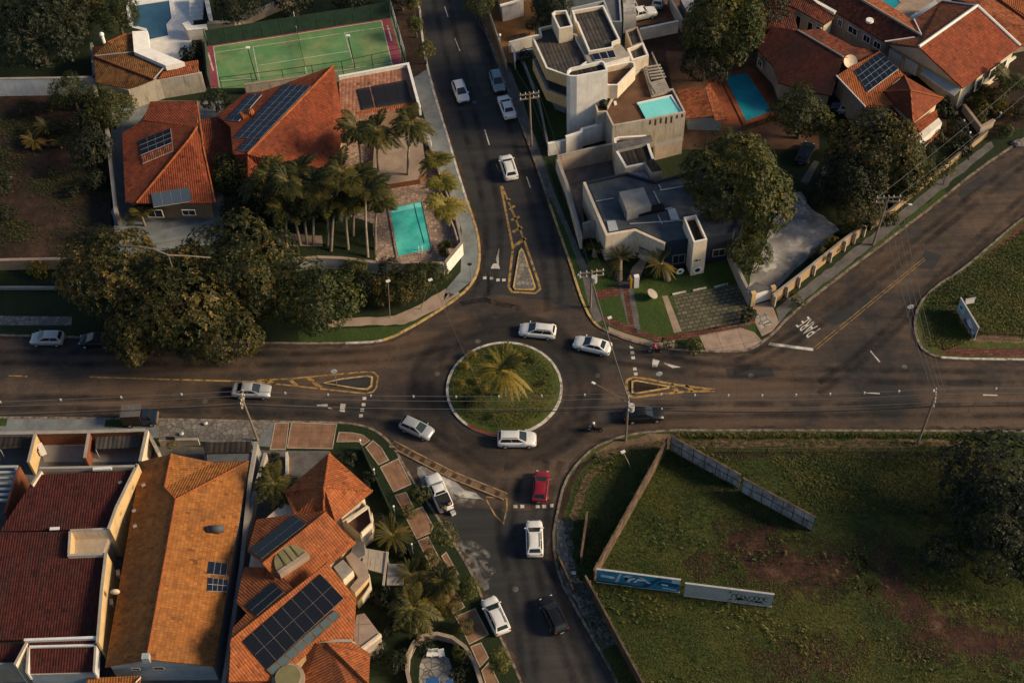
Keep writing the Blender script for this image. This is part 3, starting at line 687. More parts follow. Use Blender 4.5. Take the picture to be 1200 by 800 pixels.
# ------------------------------------------------------------------ cars
def lerp(a, b, t): return a+(b-a)*t
def bilin(q, u, v): return (q[0]*(1-u)+q[1]*u)*(1-v)+(q[3]*(1-u)+q[2]*u)*v
CARDIM = {  # L, W, H, rear belt x, front belt x, rear roof x, front roof x (fractions of L from centre), boot z, hood z
    'hatch': (4.0, 1.74, 1.5, -0.48, 0.27, -0.37, 0.03, 0.98, 0.93),
    'sedan': (4.5, 1.78, 1.47, -0.38, 0.24, -0.22, 0.03, 1.0, 0.92),
    'suv': (4.35, 1.84, 1.62, -0.485, 0.26, -0.4, 0.05, 1.04, 1.0),
    'wagon': (4.4, 1.78, 1.52, -0.48, 0.25, -0.41, 0.04, 0.98, 0.92),
    'pickup': (4.9, 1.8, 1.66, -0.13, 0.2, -0.1, 0.09, 1.12, 1.08)}
def car(kind, px, py, to, paint, label, group='cars on the streets', name='parked_car', z=0.006, cover=None, scale=1.0):
    """centre on the ground shows at (px, py); heading towards pixel `to`"""
    L, W, H, rb, fb, rr, fr, bz, hz = CARDIM[kind]
    c = P(px, py, z); d = P(*to, z)-c
    t = thing(name, label, 'car' if kind != 'pickup' else 'pickup', c, math.atan2(d.y, d.x), group); t.scale = (scale,)*3
    hw = W/2
    def add(nm, mb, mats, par=t, smooth=False):
        o = bpy.data.objects.new(nm, mb.mesh(nm, mats, smooth=smooth)); COL.objects.link(o); o.parent = par; return o
    # body: lofted cross sections
    ST = [(-0.5, 0.80, 0.42, bz-0.22), (-0.485, 0.90, 0.3, bz-0.06), (-0.44, 0.97, 0.24, bz), (-0.25, 1.0, 0.22, bz), (0.0, 1.0, 0.22, bz-0.02),
          (0.22, 1.0, 0.22, hz+0.03), (0.36, 0.985, 0.22, hz-0.06), (0.45, 0.93, 0.24, hz-0.17), (0.485, 0.82, 0.28, hz-0.28), (0.5, 0.66, 0.36, hz-0.42)]
    rings = []
    for x, wf, zl, zb in ST:
        w_ = hw*wf; rings.append([Vector((x*L, y, zz)) for y, zz in (
            (-w_*0.9, zl), (-w_, zl+0.14), (-w_*1.0, (zl+zb)/2+0.08), (-w_*0.965, zb-0.09), (-w_*0.86, zb), (-w_*0.45, zb+0.035), (0, zb+0.045),
            (w_*0.45, zb+0.035), (w_*0.86, zb), (w_*0.965, zb-0.09), (w_*1.0, (zl+zb)/2+0.08), (w_, zl+0.14), (w_*0.9, zl))])
    mb = MB()
    for A, B in zip(rings[:-1], rings[1:]):
        for i in range(12): mb.face([A[i], B[i], B[i+1], A[i+1]])
        mb.face([A[0], A[12], B[12], B[0]])
    mb.face(rings[0]); mb.face(rings[-1][::-1])
    body = add('body', mb, [paint], smooth=True)
    # cabin
    kb = bz-0.01
    B = [Vector((rb*L, -hw*0.86, kb)), Vector((fb*L, -hw*0.84, hz+0.02)), Vector((fb*L, hw*0.84, hz+0.02)), Vector((rb*L, hw*0.86, kb))]
    T = [Vector((rr*L, -hw*0.66, H-0.07)), Vector((fr*L, -hw*0.66, H-0.07)), Vector((fr*L, hw*0.66, H-0.07)), Vector((rr*L, hw*0.66, H-0.07))]
    mb = MB()
    for i in range(4):
        j = (i+1) % 4; mb.face([B[i], B[j], T[j], T[i]])
    nx, ny = 6, 6
    def top(u, v):
        p = bilin(T, u, v); k = 1-abs(2*u-1)**3; k2 = 1-abs(2*v-1)**3; return p+Vector((0, 0, 0.07*k*k2))
    for i in range(nx):
        for j in range(ny): mb.face([top(i/nx, j/ny), top((i+1)/nx, j/ny), top((i+1)/nx, (j+1)/ny), top(i/nx, (j+1)/ny)])
    cab = add('roof', mb, [paint], smooth=False)
    def pane(q, u0, u1, v0, v1, nm):
        n = newell(q); ctr = (q[0]+q[2])/2
        if n.dot(ctr-Vector((0, 0, 1))) < 0: n = -n
        c4 = [bilin(q, u, v)+n*0.012 for u, v in ((u0, v0), (u1, v0), (u1, v1), (u0, v1))]
        m_ = MB(); m_.face(c4)
        k4 = [p-n*0.02 for p in c4]
        for i in range(4): m_.face([c4[i], c4[(i+1) % 4], k4[(i+1) % 4], k4[i]])
        add(nm, m_, ['glass_dark' if nm != 'windscreen' else 'glass_screen'])
    pane([B[1], B[2], T[2], T[1]], 0.06, 0.94, 0.06, 0.93, 'windscreen')
    pane([B[3], B[0], T[0], T[3]], 0.09, 0.91, 0.22, 0.9, 'rear_window')
    for q in ([B[0], B[1], T[1], T[0]], [B[2], B[3], T[3], T[2]]):
        if kind == 'pickup': pane(q, 0.08, 0.5, 0.12, 0.88, 'side_window'); pane(q, 0.54, 0.9, 0.12, 0.88, 'side_window')
        else: pane(q, 0.07, 0.5, 0.12, 0.88, 'side_window'); pane(q, 0.53, 0.9, 0.12, 0.88, 'side_window')
    # wheels
    wr = 0.33 if kind in ('suv', 'pickup') else 0.3
    for fx in (-0.3, 0.315):
        for sg in (-1, 1):
            mb = MB(); y0, y1 = sg*(hw-0.2), sg*(hw+0.015)
            mb.tube((fx*L, y0, wr), (fx*L, y1, wr), wr, wr, 14)
            wh = add('wheel', mb, ['rubber'])
            mb = MB(); mb.tube((fx*L, y1-sg*0.01, wr), (fx*L, y1+sg*0.012, wr), wr*0.62, wr*0.56, 12); add('rim', mb, ['rim'], wh)
    for sg in (-1, 1):
        mb = MB(); mb.box((0.462*L, sg*hw*0.6, hz-0.26), (0.16, 0.3, 0.12), -sg*0.4); add('headlight', mb, ['lamp_clear'])
        mb = MB(); mb.box((-0.487*L, sg*hw*0.74, bz-0.16), (0.1, 0.26, 0.16), sg*0.25); add('tail_light', mb, ['lamp_red'])
        mb = MB(); mb.box((fb*L-0.14, sg*(hw+0.02), hz+0.08), (0.1, 0.2, 0.1)); add('mirror', mb, [paint])
    for sg in (-1, 1): mb = MB(); mb.box((0, sg*(hw-.01), .3), (.56*L, .05, .14)); add('sill', mb, ['black_metal'])
    mb = MB(); mb.box((-0.49*L, 0, .36), (.06, hw*1.5, .2)); add('bumper', mb, ['black_metal'])
    mb = MB(); mb.box((0.497*L, 0, 0.48), (0.06, hw*1.0, 0.16)); add('grille', mb, ['black_metal'])
    mb = MB(); mb.box((-0.502*L, 0, 0.5), (0.02, 0.42, 0.12)); add('number_plate', mb, ['panel_grey'])
    if kind in ('suv', 'wagon'):
        for sg in (-1, 1):
            mb = MB(); mb.beam((rr*L+0.15, sg*hw*0.6, H+0.03), (fr*L-0.1, sg*hw*0.6, H+0.03), 0.05, 0.05); add('roof_rail', mb, ['black_metal'])
    if kind == 'pickup':
        mb = MB(); mb.box((-0.31*L, 0, bz+0.05), (0.34*L, hw*1.66, 0.07)); add('bed_cover' if cover else 'load_bed', mb, [cover or 'cloth_dark'])
    return t
# ------------------------------------------------------------------ people
def skin_figure(joints, edges, radii, name, mat, par):
    me = bpy.data.meshes.new(name); me.from_pydata(joints, edges, []); o = bpy.data.objects.new(name, me); COL.objects.link(o)
    m = o.modifiers.new('Skin', 'SKIN'); m.use_smooth_shade = True
    for v, r_ in zip(me.skin_vertices[0].data, radii): v.radius = (r_, r_)
    me.skin_vertices[0].data[0].use_root = True
    s = o.modifiers.new('Sub', 'SUBSURF'); s.levels = 1; s.render_levels = 1
    dg = bpy.context.evaluated_depsgraph_get(); m2 = bpy.data.meshes.new_from_object(o.evaluated_get(dg))
    bpy.data.objects.remove(o); m2.materials.clear(); m2.materials.append(MATS[mat]); m2.name = name
    q = bpy.data.objects.new(name, m2); COL.objects.link(q); q.parent = par
    return q
def person(label, loc, rz, shirt, trousers, pose, helmet=None, hair='cloth_dark'):
    """pose 'ride' (seated on a motorcycle) or 'stand'; local +x is forward"""
    t = thing('person', label, 'person', loc, rz)
    if pose == 'ride':
        pel, chest, neck, head = (-.1, 0, .82), (.08, 0, 1.18), (.13, 0, 1.36), (.18, 0, 1.53)
        hip, knee, foot, toe = (-.08, .11, .8), (.32, .2, .72), (.12, .2, .32), (.3, .2, .27)
        sh, el, ha = (.08, .2, 1.3), (.3, .3, 1.1), (.52, .27, 1.03)
    else:
        pel, chest, neck, head = (0, 0, .95), (.02, 0, 1.28), (.03, 0, 1.48), (.05, 0, 1.64)
        hip, knee, foot, toe = (0, .1, .92), (.03, .11, .5), (0, .12, .08), (.16, .13, .05)
        sh, el, ha = (.02, .2, 1.42), (.08, .26, 1.14), (.26, .22, 1.0)
    mr = lambda p: (p[0], -p[1], p[2])
    J = [pel, chest, neck, head, hip, knee, foot, toe, mr(hip), mr(knee), mr(foot), mr(toe), sh, el, ha, mr(sh), mr(el), mr(ha)]
    E = [(0, 1), (1, 2), (2, 3), (0, 4), (4, 5), (5, 6), (6, 7), (0, 8), (8, 9), (9, 10), (10, 11), (1, 12), (12, 13), (13, 14), (1, 15), (15, 16), (16, 17)]
    rd = [.14, .16, .06, .1, .095, .065, .045, .04, .095, .065, .045, .04, .075, .05, .042, .075, .05, .042]
    # fingers and thumb on each hand
    for h, s in ((14, 1), (17, -1)):
        hx, hy, hz = J[h]
        for k in range(5):
            off = (-.03+.02*k)
            a = (hx+.05, hy+s*off*0.9, hz-.02) if k else (hx+.01, hy-s*.055, hz-.01)
            b = (hx+.085+(0.01 if k in (2, 3) else 0), hy+s*off, hz-.055) if k else (hx+.05, hy-s*.07, hz-.03)
            i = len(J); J += [a, b]; E += [(h, i), (i, i+1)]; rd += [.011, .009]
    skin_figure(J, E, rd, 'body', 'skin', t)
    # clothes follow the limbs a little wider
    i0 = [0, 1, 12, 13, 15, 16]; ix = {v: k for k, v in enumerate(i0)}
    skin_figure([J[i] for i in i0], [(ix[a], ix[b]) for a, b in E if a in ix and b in ix], [.165, .185, .095, .066, .095, .066], 'shirt', shirt, t)
    i0 = [0, 4, 5, 6, 8, 9, 10]; ix = {v: k for k, v in enumerate(i0)}
    skin_figure([J[i] for i in i0], [(ix[a], ix[b]) for a, b in E if a in ix and b in ix], [.165, .115, .082, .062, .115, .082, .062], 'trousers', trousers, t)
    mb = MB(); hd = Vector(head)
    if helmet: mb.ball(hd+Vector((0, 0, .03)), .155, 0, 12, 8, (1.1, .95, 1)); o = mb.build('helmet', [helmet], None, True)
    else: mb.ball(hd+Vector((-.02, 0, .05)), .125, 0, 12, 8, (1, .9, .95)); o = mb.build('hair', [hair], None, True)
    o.parent = t
    mb = MB(); mb.ball(hd+Vector((.115, 0, -.01)), .022, 0, 6, 4); mb.ball(hd+Vector((.02, .105, 0)), .025, 0, 6, 4); mb.ball(hd+Vector((.02, -.105, 0)), .025, 0, 6, 4)
    if not helmet:
        o = mb.build('face', ['skin'], None, True); o.parent = t
    return t
def motorcycle(px, py, to, paint, label):
    c = P(px, py, 0.006); d = P(*to, 0.006)-c
    t = thing('motorcycle', label, 'motorcycle', c, math.atan2(d.y, d.x))
    def add(nm, mb, mats, par=t, smooth=False):
        o = bpy.data.objects.new(nm, mb.mesh(nm, mats, smooth=smooth)); COL.objects.link(o); o.parent = par; return o
    for x in (-0.62, 0.64):
        mb = MB(); n = 16
        for i in range(n):
            a, b = 2*math.pi*i/n, 2*math.pi*(i+1)/n
            p = lambda an, rr: Vector((x+rr*math.cos(an), 0, 0.3+rr*math.sin(an)))
            mb.tube(p(a, .25), p(b, .25), .055, .055, 6, 0, False)
        wh = add('wheel', mb, ['rubber'], smooth=True)
        mb = MB(); mb.tube((x, -.02, .3), (x, .02, .3), .2, .2, 14); add('rim', mb, ['rim'], wh)
    mb = MB(); mb.beam((-.55, 0, .5), (.35, 0, .62), .16, .22); mb.box((0, 0, .42), (.4, .26, .3)); add('frame', mb, ['black_metal'])
    mb = MB(); mb.ball((.22, 0, .78), .2, 0, 10, 6, (1.3, .75, .7)); add('tank', mb, [paint], smooth=True)
    mb = MB(); mb.beam((-.75, 0, .86), (.05, 0, .8), .26, .1); add('seat', mb, ['cloth_dark'])
    mb = MB(); mb.tube((.64, 0, .3), (.42, 0, .95), .035); mb.tube((.42, -.34, 1.02), (.42, .34, 1.02), .022); add('handlebar', mb, ['galvanised'])
    mb = MB(); mb.ball((.56, 0, .85), .1, 0, 8, 6); add('headlight', mb, ['lamp_clear'], smooth=True)
    mb = MB(); mb.box((-.62, 0, .68), (.34, .2, .08)); add('mudguard', mb, [paint])
    return t
# ------------------------------------------------------------------ the ground
def sheet(name, px, z, mat, ang=None, jit=0.0, structname=True):
    pts = PP(px, z)
    if jit:
        rnd = random.Random(len(px)*7+int(px[0][0])); q = []
        for i in range(len(pts)):
            a, b = pts[i], pts[(i+1) % len(pts)]; n = max(1, int((b-a).length/0.9))
            for k in range(n): p = a.lerp(b, k/n); q.append(p+Vector((rnd.uniform(-jit, jit), rnd.uniform(-jit, jit), 0)))
        pts = q
    if area2(pts) < 0: pts = pts[::-1]
    mb = MB(); mb.face(pts, 0, ang=ang); return struct(name, mb, [mat])
def ang_of(a, b, z=0.12):
    d = P(*b, z)-P(*a, z); return math.atan2(d.y, d.x)
mb = MB(); n = 64
mb.face([Vector((1800*math.cos(2*math.pi*i/n), 1800*math.sin(2*math.pi*i/n), -0.06)) for i in range(n)]); struct('ground', mb, ['grass'])
sheet('road', [(-420, -320), (1620, -320), (1620, 1120), (-420, 1120)], 0.0, 'asphalt')
# newer asphalt on the two side streets, its dark colour partly painted shade
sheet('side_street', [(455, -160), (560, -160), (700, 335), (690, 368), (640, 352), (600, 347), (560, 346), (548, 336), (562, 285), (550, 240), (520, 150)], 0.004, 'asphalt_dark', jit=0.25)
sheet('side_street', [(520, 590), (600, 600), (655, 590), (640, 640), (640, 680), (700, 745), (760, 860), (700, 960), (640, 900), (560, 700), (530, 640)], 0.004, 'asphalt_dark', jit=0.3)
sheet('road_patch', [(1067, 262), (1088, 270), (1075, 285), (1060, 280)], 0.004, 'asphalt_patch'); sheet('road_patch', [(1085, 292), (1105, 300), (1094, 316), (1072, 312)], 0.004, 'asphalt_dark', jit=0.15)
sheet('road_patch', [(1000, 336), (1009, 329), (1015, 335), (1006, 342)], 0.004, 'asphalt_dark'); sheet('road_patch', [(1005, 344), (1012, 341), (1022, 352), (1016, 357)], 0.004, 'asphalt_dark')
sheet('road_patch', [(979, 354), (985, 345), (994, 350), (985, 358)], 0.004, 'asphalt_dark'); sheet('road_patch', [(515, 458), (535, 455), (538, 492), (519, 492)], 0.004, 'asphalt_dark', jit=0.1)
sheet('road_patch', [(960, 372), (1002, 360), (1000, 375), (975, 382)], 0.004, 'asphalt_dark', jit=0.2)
# blocks of land, each a raised platform edged by a kerb
K_NW = [(440, -150), (492, 0), (496, 50), (506, 98), (524, 155), (537, 200), (547, 232), (557, 260), (562.5, 282), (563, 310), (556, 330), (540, 347), (512, 366), (482, 384), (455, 398), (430, 402.5), (330, 403), (200, 399), (0, 393), (-420, 382)]
K_SW = [(-420, 484), (0, 488), (190, 490), (300, 492.5), (395, 494), (418, 496), (436, 501), (450, 510), (461, 521), (483, 560), (505, 592), (533, 635), (557, 676), (568, 705), (585, 740), (600, 772), (618, 812), (668, 920), (740, 1100)]
K_SE = [(1620, 505), (1200, 504), (900, 503), (810, 503), (785, 503), (750, 506), (725, 511), (697, 522), (677, 540), (660, 565), (652, 600), (646.5, 632), (654, 677), (672, 710), (692, 745), (707, 770), (724, 803), (790, 930), (900, 1100)]
K_NE = [(1560, -60), (1330, 80), (1200, 163), (1145, 200), (1100, 237), (1050, 275), (987, 322), (925, 371), (910, 388), (898, 398), (884, 408), (870, 412), (840, 413), (790, 410), (766, 406), (738, 400), (714, 390), (700, 383), (690, 371), (684, 358), (677, 340), (668, 310), (654, 270), (640, 230), (623, 180), (604, 130), (584, 78), (566, 25), (556, 0), (510, -150)]
K_E = [(1560, 40), (1330, 160), (1200, 253), (1160, 287), (1125, 317), (1095, 335), (1075, 357), (1070, 383), (1077, 406), (1090, 416), (1107, 420.5), (1200, 422), (1620, 426)]
def block(kpx, far, mat):
    k = smooth_path(PP(kpx, 0.12), 1); pts = [p.copy() for p in k]+PP(far, 0.12)
    mb = MB(); mb.prism(pts, -0.05, 0.12, 0); struct('terrain', mb, [mat])
    return k
def kerb(k, a, b, mat, side, w=0.24, top=0.15):
    """kerb along the part of path k whose pixel-ish index fraction runs a..b"""
    n = len(k); i0, i1 = round(a*(n-1)), round(b*(n-1))
    mb = MB(); seg = k[i0:i1+1]
    ribbon(mb, seg, -0.04*side, w*side, -0.04, top); struct('kerb', mb, [mat])
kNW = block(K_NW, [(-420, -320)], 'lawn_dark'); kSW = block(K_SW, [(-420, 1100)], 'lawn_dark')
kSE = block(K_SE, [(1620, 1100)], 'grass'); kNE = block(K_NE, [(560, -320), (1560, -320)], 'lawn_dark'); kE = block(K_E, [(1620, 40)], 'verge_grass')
def frac(k, px):
    q = P(*px, 0.12); n = len(k); return min(range(n), key=lambda i: (k[i]-q).length)/(n-1)
def kerb_px(k, pa, pb, mat, side): kerb(k, frac(k, pa), frac(k, pb), mat, side)
kerb_px(kNW, (440, -150), (547, 232), 'kerb_white', -1); kerb_px(kNW, (547, 232), (455, 398), 'kerb_yellow', -1); kerb_px(kNW, (455, 398), (390, 402), 'kerb_white', -1); kerb_px(kNW, (390, 402), (-420, 382), 'kerb_stone', -1)
kerb(kSW, 0, 1, 'kerb_stone', -1); kerb(kSE, 0, 1, 'kerb_stone', 1)
kerb_px(kNE, (1560, -60), (910, 388), 'kerb_stone', -1); kerb_px(kNE, (910, 388), (700, 383), 'kerb_stone', -1); kerb_px(kNE, (700, 383), (640, 230), 'kerb_yellow', -1); kerb_px(kNE, (640, 230), (510, -150), 'kerb_stone', -1)
kerb_px(kE, (1560, 40), (1107, 420.5), 'kerb_stone', 1); kerb_px(kE, (1107, 420.5), (1620, 426), 'kerb_white', 1)
Z1, Z2, Z3 = 0.124, 0.128, 0.132
# -- north-west block surfaces
sheet('bare_lot', [(-420, 110), (60, 113), (128, 122), (133, 302), (60, 304), (-420, 306)], Z1, 'brown_soil', jit=0.3)
sheet('pavement', [(478, 60), (502, 78), (524, 155), (537, 200), (546, 232), (556, 260), (561.5, 283), (561.5, 309), (553, 329), (534, 344), (520, 352), (522, 340), (540, 318), (541, 270), (530, 230), (512, 190), (498, 140), (486, 96)], Z1, 'concrete_blue', jit=0.03)
sheet('footpath', [(533, 338), (540, 345), (511, 363), (480, 379), (385, 384), (385, 374), (462, 370), (500, 352), (522, 338)], Z1, 'concrete_warm', jit=0.12)
sheet('footpath', [(-420, 365), (0, 370), (84, 371), (84, 381), (0, 381), (-420, 378)], Z1, 'stone_grey')
sheet('planting_strip', [(455, -60), (486, -60), (497, 50), (503, 80), (484, 92), (474, 62), (462, 12)], Z2, 'brown_soil', jit=0.1)
sheet('patio', [(350, 175), (470, 130), (498, 140), (512, 190), (530, 230), (540, 268), (541, 300), (520, 311), (440, 308), (437, 262), (400, 250), (340, 220)], Z1, 'stone_crazy', jit=0.1)
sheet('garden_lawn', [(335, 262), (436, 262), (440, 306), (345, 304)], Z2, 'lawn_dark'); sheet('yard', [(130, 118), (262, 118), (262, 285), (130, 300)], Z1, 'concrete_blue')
sheet('garden_path', [(300, 272), (378, 276), (378, 288), (300, 290)], Z3, 'concrete_warm', jit=0.1)
sheet('verge', [(527, 352), (556, 332), (512, 364)], Z2, 'lawn', jit=0.05); sheet('verge', [(350, 387), (470, 382), (506, 366), (480, 383), (452, 397), (430, 400), (350, 400)], Z2, 'lawn', jit=0.1)
# -- south-west block
sheet('pavement', [(-420, 486), (0, 489), (190, 491), (300, 494), (322, 495), (322, 524), (190, 513), (0, 506), (-420, 502)], Z1, 'concrete_blue', jit=0.02)
sheet('pavement', [(182, 492), (300, 494.5), (318, 496), (300, 520), (245, 516), (185, 512)], Z2, 'stone_grey')
sheet('verge', [(-10, 489.5), (9, 489.5), (7, 499), (-10, 499)], Z3, 'lawn'); sheet('verge', [(124, 491.5), (147, 492), (148, 501), (122, 500)], Z3, 'lawn')
pav = [[(322, 495), (339, 495), (335, 527), (316, 527)], [(341, 494.5), (395, 496.5), (390, 526), (336, 525)], [(397, 506), (413, 506.5), (425, 509), (434, 516), (425, 522), (420, 517.5), (394, 518)], [(437, 515.5), (447, 524), (456, 539), (443.5, 545), (428, 524)],
       [(467, 536.5), (482.5, 567), (461, 576.5), (445, 547)], [(476, 576), (485, 594), (473, 599.5), (462, 580)], [(495, 593), (508, 616), (505, 624), (488, 631.5), (473, 602)], [(502, 628), (517, 657), (508, 672), (500, 655), (489, 633)], [(523, 646), (538, 673), (528, 671), (517, 651)],
       [(517, 660), (545, 711), (531, 719), (505, 672)], [(557, 712), (573, 743), (550, 755), (533, 722)], [(564, 752), (573, 770), (562, 782), (551, 757)], [(573, 775), (600, 830), (580, 840), (564, 785)]]
for q in pav:
    pts = PP(q, Z2)
    if area2(pts) < 0: pts = pts[::-1]
    a = math.atan2(pts[1].y-pts[0].y, pts[1].x-pts[0].x)
    mb = MB(); mb.face(pts, 0, ang=a); struct('paving', mb, ['paving_terracotta'])
    mb = MB(); inn = inset(pts, 0.11)
    for i in range(len(pts)):
        j = (i+1) % len(pts); up = Vector((0, 0, 0.03)); mb.face([pts[i]+up, pts[j]+up, inn[j]+up, inn[i]+up]); mb.face([pts[i], pts[j], pts[j]+up, pts[i]+up]); mb.face([inn[i], inn[j], inn[j]+up, inn[i]+up])
    struct('paving_border', mb, ['paving_edge'])
sheet('yard', [(316, 528), (386, 528), (384, 560), (330, 566), (300, 590), (296, 530)], Z1, 'concrete_dark'); sheet('yard', [(-120, 506), (325, 528), (300, 830), (-120, 830)], 0.1215, 'concrete_dark')
sheet('terrace', [(507, 760), (517, 764), (525, 772), (531, 790), (538, 815), (488, 815), (493, 780), (496, 768)], Z1, 'stone_pale', jit=0.1)
# parking bay beside the corner: old broken concrete
sheet('parking_bay', [(486, 546), (500, 546), (536, 566), (566, 584), (566, 583), (540, 582), (520, 575), (505, 580), (496, 572)], 0.005, 'slab_mottled', jit=0.3)
sheet('parking_bay', [(526, 630), (540, 640), (556, 655), (575, 690), (568, 690), (552, 668), (536, 650)], 0.009, 'concrete_dark', jit=0.3)
for q in ([(545, 640), (556, 648), (560, 655), (552, 652)], [(548, 655), (562, 668), (570, 682), (560, 672)], [(560, 648), (572, 660), (582, 676), (572, 666)], [(538, 632), (548, 634), (556, 642), (546, 640)]): pass
# -- south-east block: worn paths, bare red earth
def along(k, a, b, d0, d1, z, mat, name, j=0.25):
    i0, i1 = int(frac(k, a)*(len(k)-1)), int(frac(k, b)*(len(k)-1)); seg = k[i0:i1+1]
    q = []
    rnd = random.Random(i0)
    for x, y in zip(seg[:-1], seg[1:]):
        n = max(1, int((y-x).length/0.8)); q += [x.lerp(y, t/n) for t in range(n)]
    L = strip(q+[seg[-1]], d0, d1); mb = MB()
    L = [(a_+Vector((rnd.uniform(-j, j), rnd.uniform(-j, j), 0)), b_+Vector((rnd.uniform(-j, j), rnd.uniform(-j, j), 0))) for a_, b_ in L]
    for (a_, b_), (c_, d_) in zip(L[:-1], L[1:]): mb.face([Vector((p.x, p.y, z)) for p in (a_, c_, d_, b_)])
    struct(name, mb, [mat])
along(kSE, (1165, 504), (800, 503), 1.3, 2.3, Z1, 'dirt_path', 'footpath'); along(kSE, (800, 503), (697, 522), 0.5, 2.2, Z1, 'dirt_path', 'footpath'); along(kSE, (697, 522), (652, 600), 1.6, 2.6, Z1, 'dirt_path', 'footpath')
along(kSE, (652, 600), (707, 770), 0.4, 2.0, Z1, 'stone_grey', 'footpath', 0.2); along(kSE, (697, 522), (652, 600), 0.3, 1.0, Z1, 'brown_soil', 'footpath')
for q in ([(857, 622), (885, 618), (915, 630), (940, 652), (975, 650), (1005, 660), (1010, 672), (985, 688), (940, 690), (905, 682), (870, 672), (852, 650)], [(1020, 640), (1045, 640), (1060, 675), (1085, 705), (1130, 730), (1210, 742), (1210, 775), (1120, 765), (1060, 722), (1032, 690), (1022, 665)], [(895, 770), (950, 757), (990, 765), (960, 785), (905, 795)],
          [(1050, 748), (1090, 745), (1130, 762), (1110, 775), (1060, 770)], [(806, 650), (830, 655), (828, 672), (810, 675)], [(975, 566), (1000, 560), (1005, 572), (985, 580)], [(1075, 590), (1110, 585), (1115, 612), (1085, 620)]):
    sheet('bare_earth', q, Z1, 'red_soil', jit=0.8)
sheet('dry_grass_patch', [(700, 535), (785, 520), (1170, 512), (1220, 700), (1220, 840), (740, 840), (690, 700), (690, 600)], .1225, 'dry_grass')
for q in ([(835, 605), (890, 600), (960, 630), (1020, 645), (1030, 690), (985, 708), (900, 700), (845, 680), (830, 640)], [(1005, 620), (1060, 625), (1095, 690), (1140, 715), (1230, 725), (1230, 790), (1110, 785), (1040, 735), (1000, 690)], [(870, 750), (960, 735), (1020, 755), (1000, 800), (880, 805)]): sheet('bare_earth', q, .1232, 'soil_blend', jit=.5)
sheet('ditch', [(830, 530), (1000, 531), (1165, 530), (1165, 537), (1000, 538), (830, 537)], Z1, 'brown_soil', jit=0.3)
# -- north-east block
sheet('pavement', [(556, 2), (580, 70), (584, 79), (600, 118), (622, 178), (641, 232), (652, 232), (634, 180), (612, 118), (598, 80), (591, 72), (573, 8)], Z1, 'concrete_dark', jit=0.02)
sheet('pavement', [(562, 20), (571, 19), (597, 70), (584, 79), (575, 50)], Z2, 'ochre_floor')
sheet('forecourt', [(572, 20), (580, -20), (625, -20), (624, 5), (634, 30), (625, 44), (603, 74), (596, 74)], Z2, 'ochre_floor')
sheet('footpath', [(652, 232), (690, 318), (700, 360), (706, 374), (699, 379), (692, 365), (681, 318), (662, 268), (645, 232)], Z1, 'concrete_dark', jit=0.05)
sheet('lawn', [(676, 318), (700, 300), (730, 335), (790, 318), (868, 300), (884, 345), (886, 395), (800, 398), (770, 402), (738, 396), (712, 386), (700, 380), (690, 366)], .1225, 'lawn'); sheet('verge', [(630, 190), (640, 188), (676, 300), (690, 352), (684, 350), (668, 308), (654, 268), (641, 230)], .1212, 'lawn')
sheet('car_park', [(789, 347), (868, 332), (880, 380), (800, 391)], Z2, 'paving_grass', ang=ang_of((789, 347), (868, 332)))
sheet('path', [(776, 347), (782, 346), (799, 388), (790, 390)], Z2, 'concrete_warm')
sheet('path', [(696, 341), (735, 333), (738, 343), (698, 352)], Z2, 'paving_brick'); sheet('path', [(724, 330), (740, 330), (748, 370), (751, 391), (738, 388), (729, 352)], Z2, 'concrete_dark', jit=0.04); sheet('path', [(729, 335), (736, 338), (744, 385), (738, 385)], Z3, 'paving_brick')
sheet('path', [(741, 313), (752, 302), (758, 306), (750, 325), (740, 330), (735, 328)], Z2, 'concrete_warm')
sheet('footpath', [(705, 371), (712, 371), (740, 383), (770, 394), (795, 391), (866, 378), (900, 366), (900, 372), (868, 386), (797, 398), (770, 400), (738, 391), (712, 380)], Z2, 'paving_brick', jit=0.06)
sheet('pavement', [(714, 389), (738, 399.5), (766, 405.5), (790, 409.5), (790, 399), (770, 402), (738, 392), (712, 383)], Z1, 'concrete_warm', jit=0.1)
sheet('pavement', [(819, 393), (868, 384), (884, 389), (893, 399), (882, 408), (868, 411.5), (840, 412.5), (828, 412)], Z3, 'paving_pale', ang=ang_of((819, 393), (868, 384)))
sheet('driveway', [(882, 358), (903, 352), (913, 378), (905, 388), (893, 394), (885, 378)], Z3, 'concrete_warm'); sheet('driveway', [(884, 372), (898, 366), (906, 380), (892, 386)], 0.136, 'stone_pale', jit=0.1)
sheet('footpath', [(908, 362), (925, 350), (980, 308), (1020, 276), (1100, 212), (1160, 165), (1165, 172), (1104, 222), (1024, 288), (985, 318), (930, 362), (912, 378)], Z1, 'concrete_dark', jit=0.15)
sheet('verge', [(930, 362), (985, 318), (1024, 288), (1104, 222), (1110, 228), (1050, 274), (987, 321), (926, 369)], Z2, 'lawn', jit=0.2)
sheet('cleared_lot', [(915, 238), (940, 233), (984, 270), (930, 318), (905, 342), (878, 345), (880, 318), (895, 290)], Z2, 'slab_mottled', jit=0.2)
sheet('cleared_lot', [(886, 330), (905, 316), (918, 320), (912, 336), (892, 345)], Z3, 'concrete')
sheet('yard', [(655, 182), (720, 165), (762, 160), (735, 205), (690, 216), (680, 282), (668, 240)], Z1, 'concrete_dark'); sheet('yard', [(730, 0), (860, 0), (860, 130), (785, 130), (740, 60)], Z1, 'brown_soil'); sheet('yard', [(728, -20), (800, -20), (800, 24), (733, 32)], Z2, 'brown_floor')
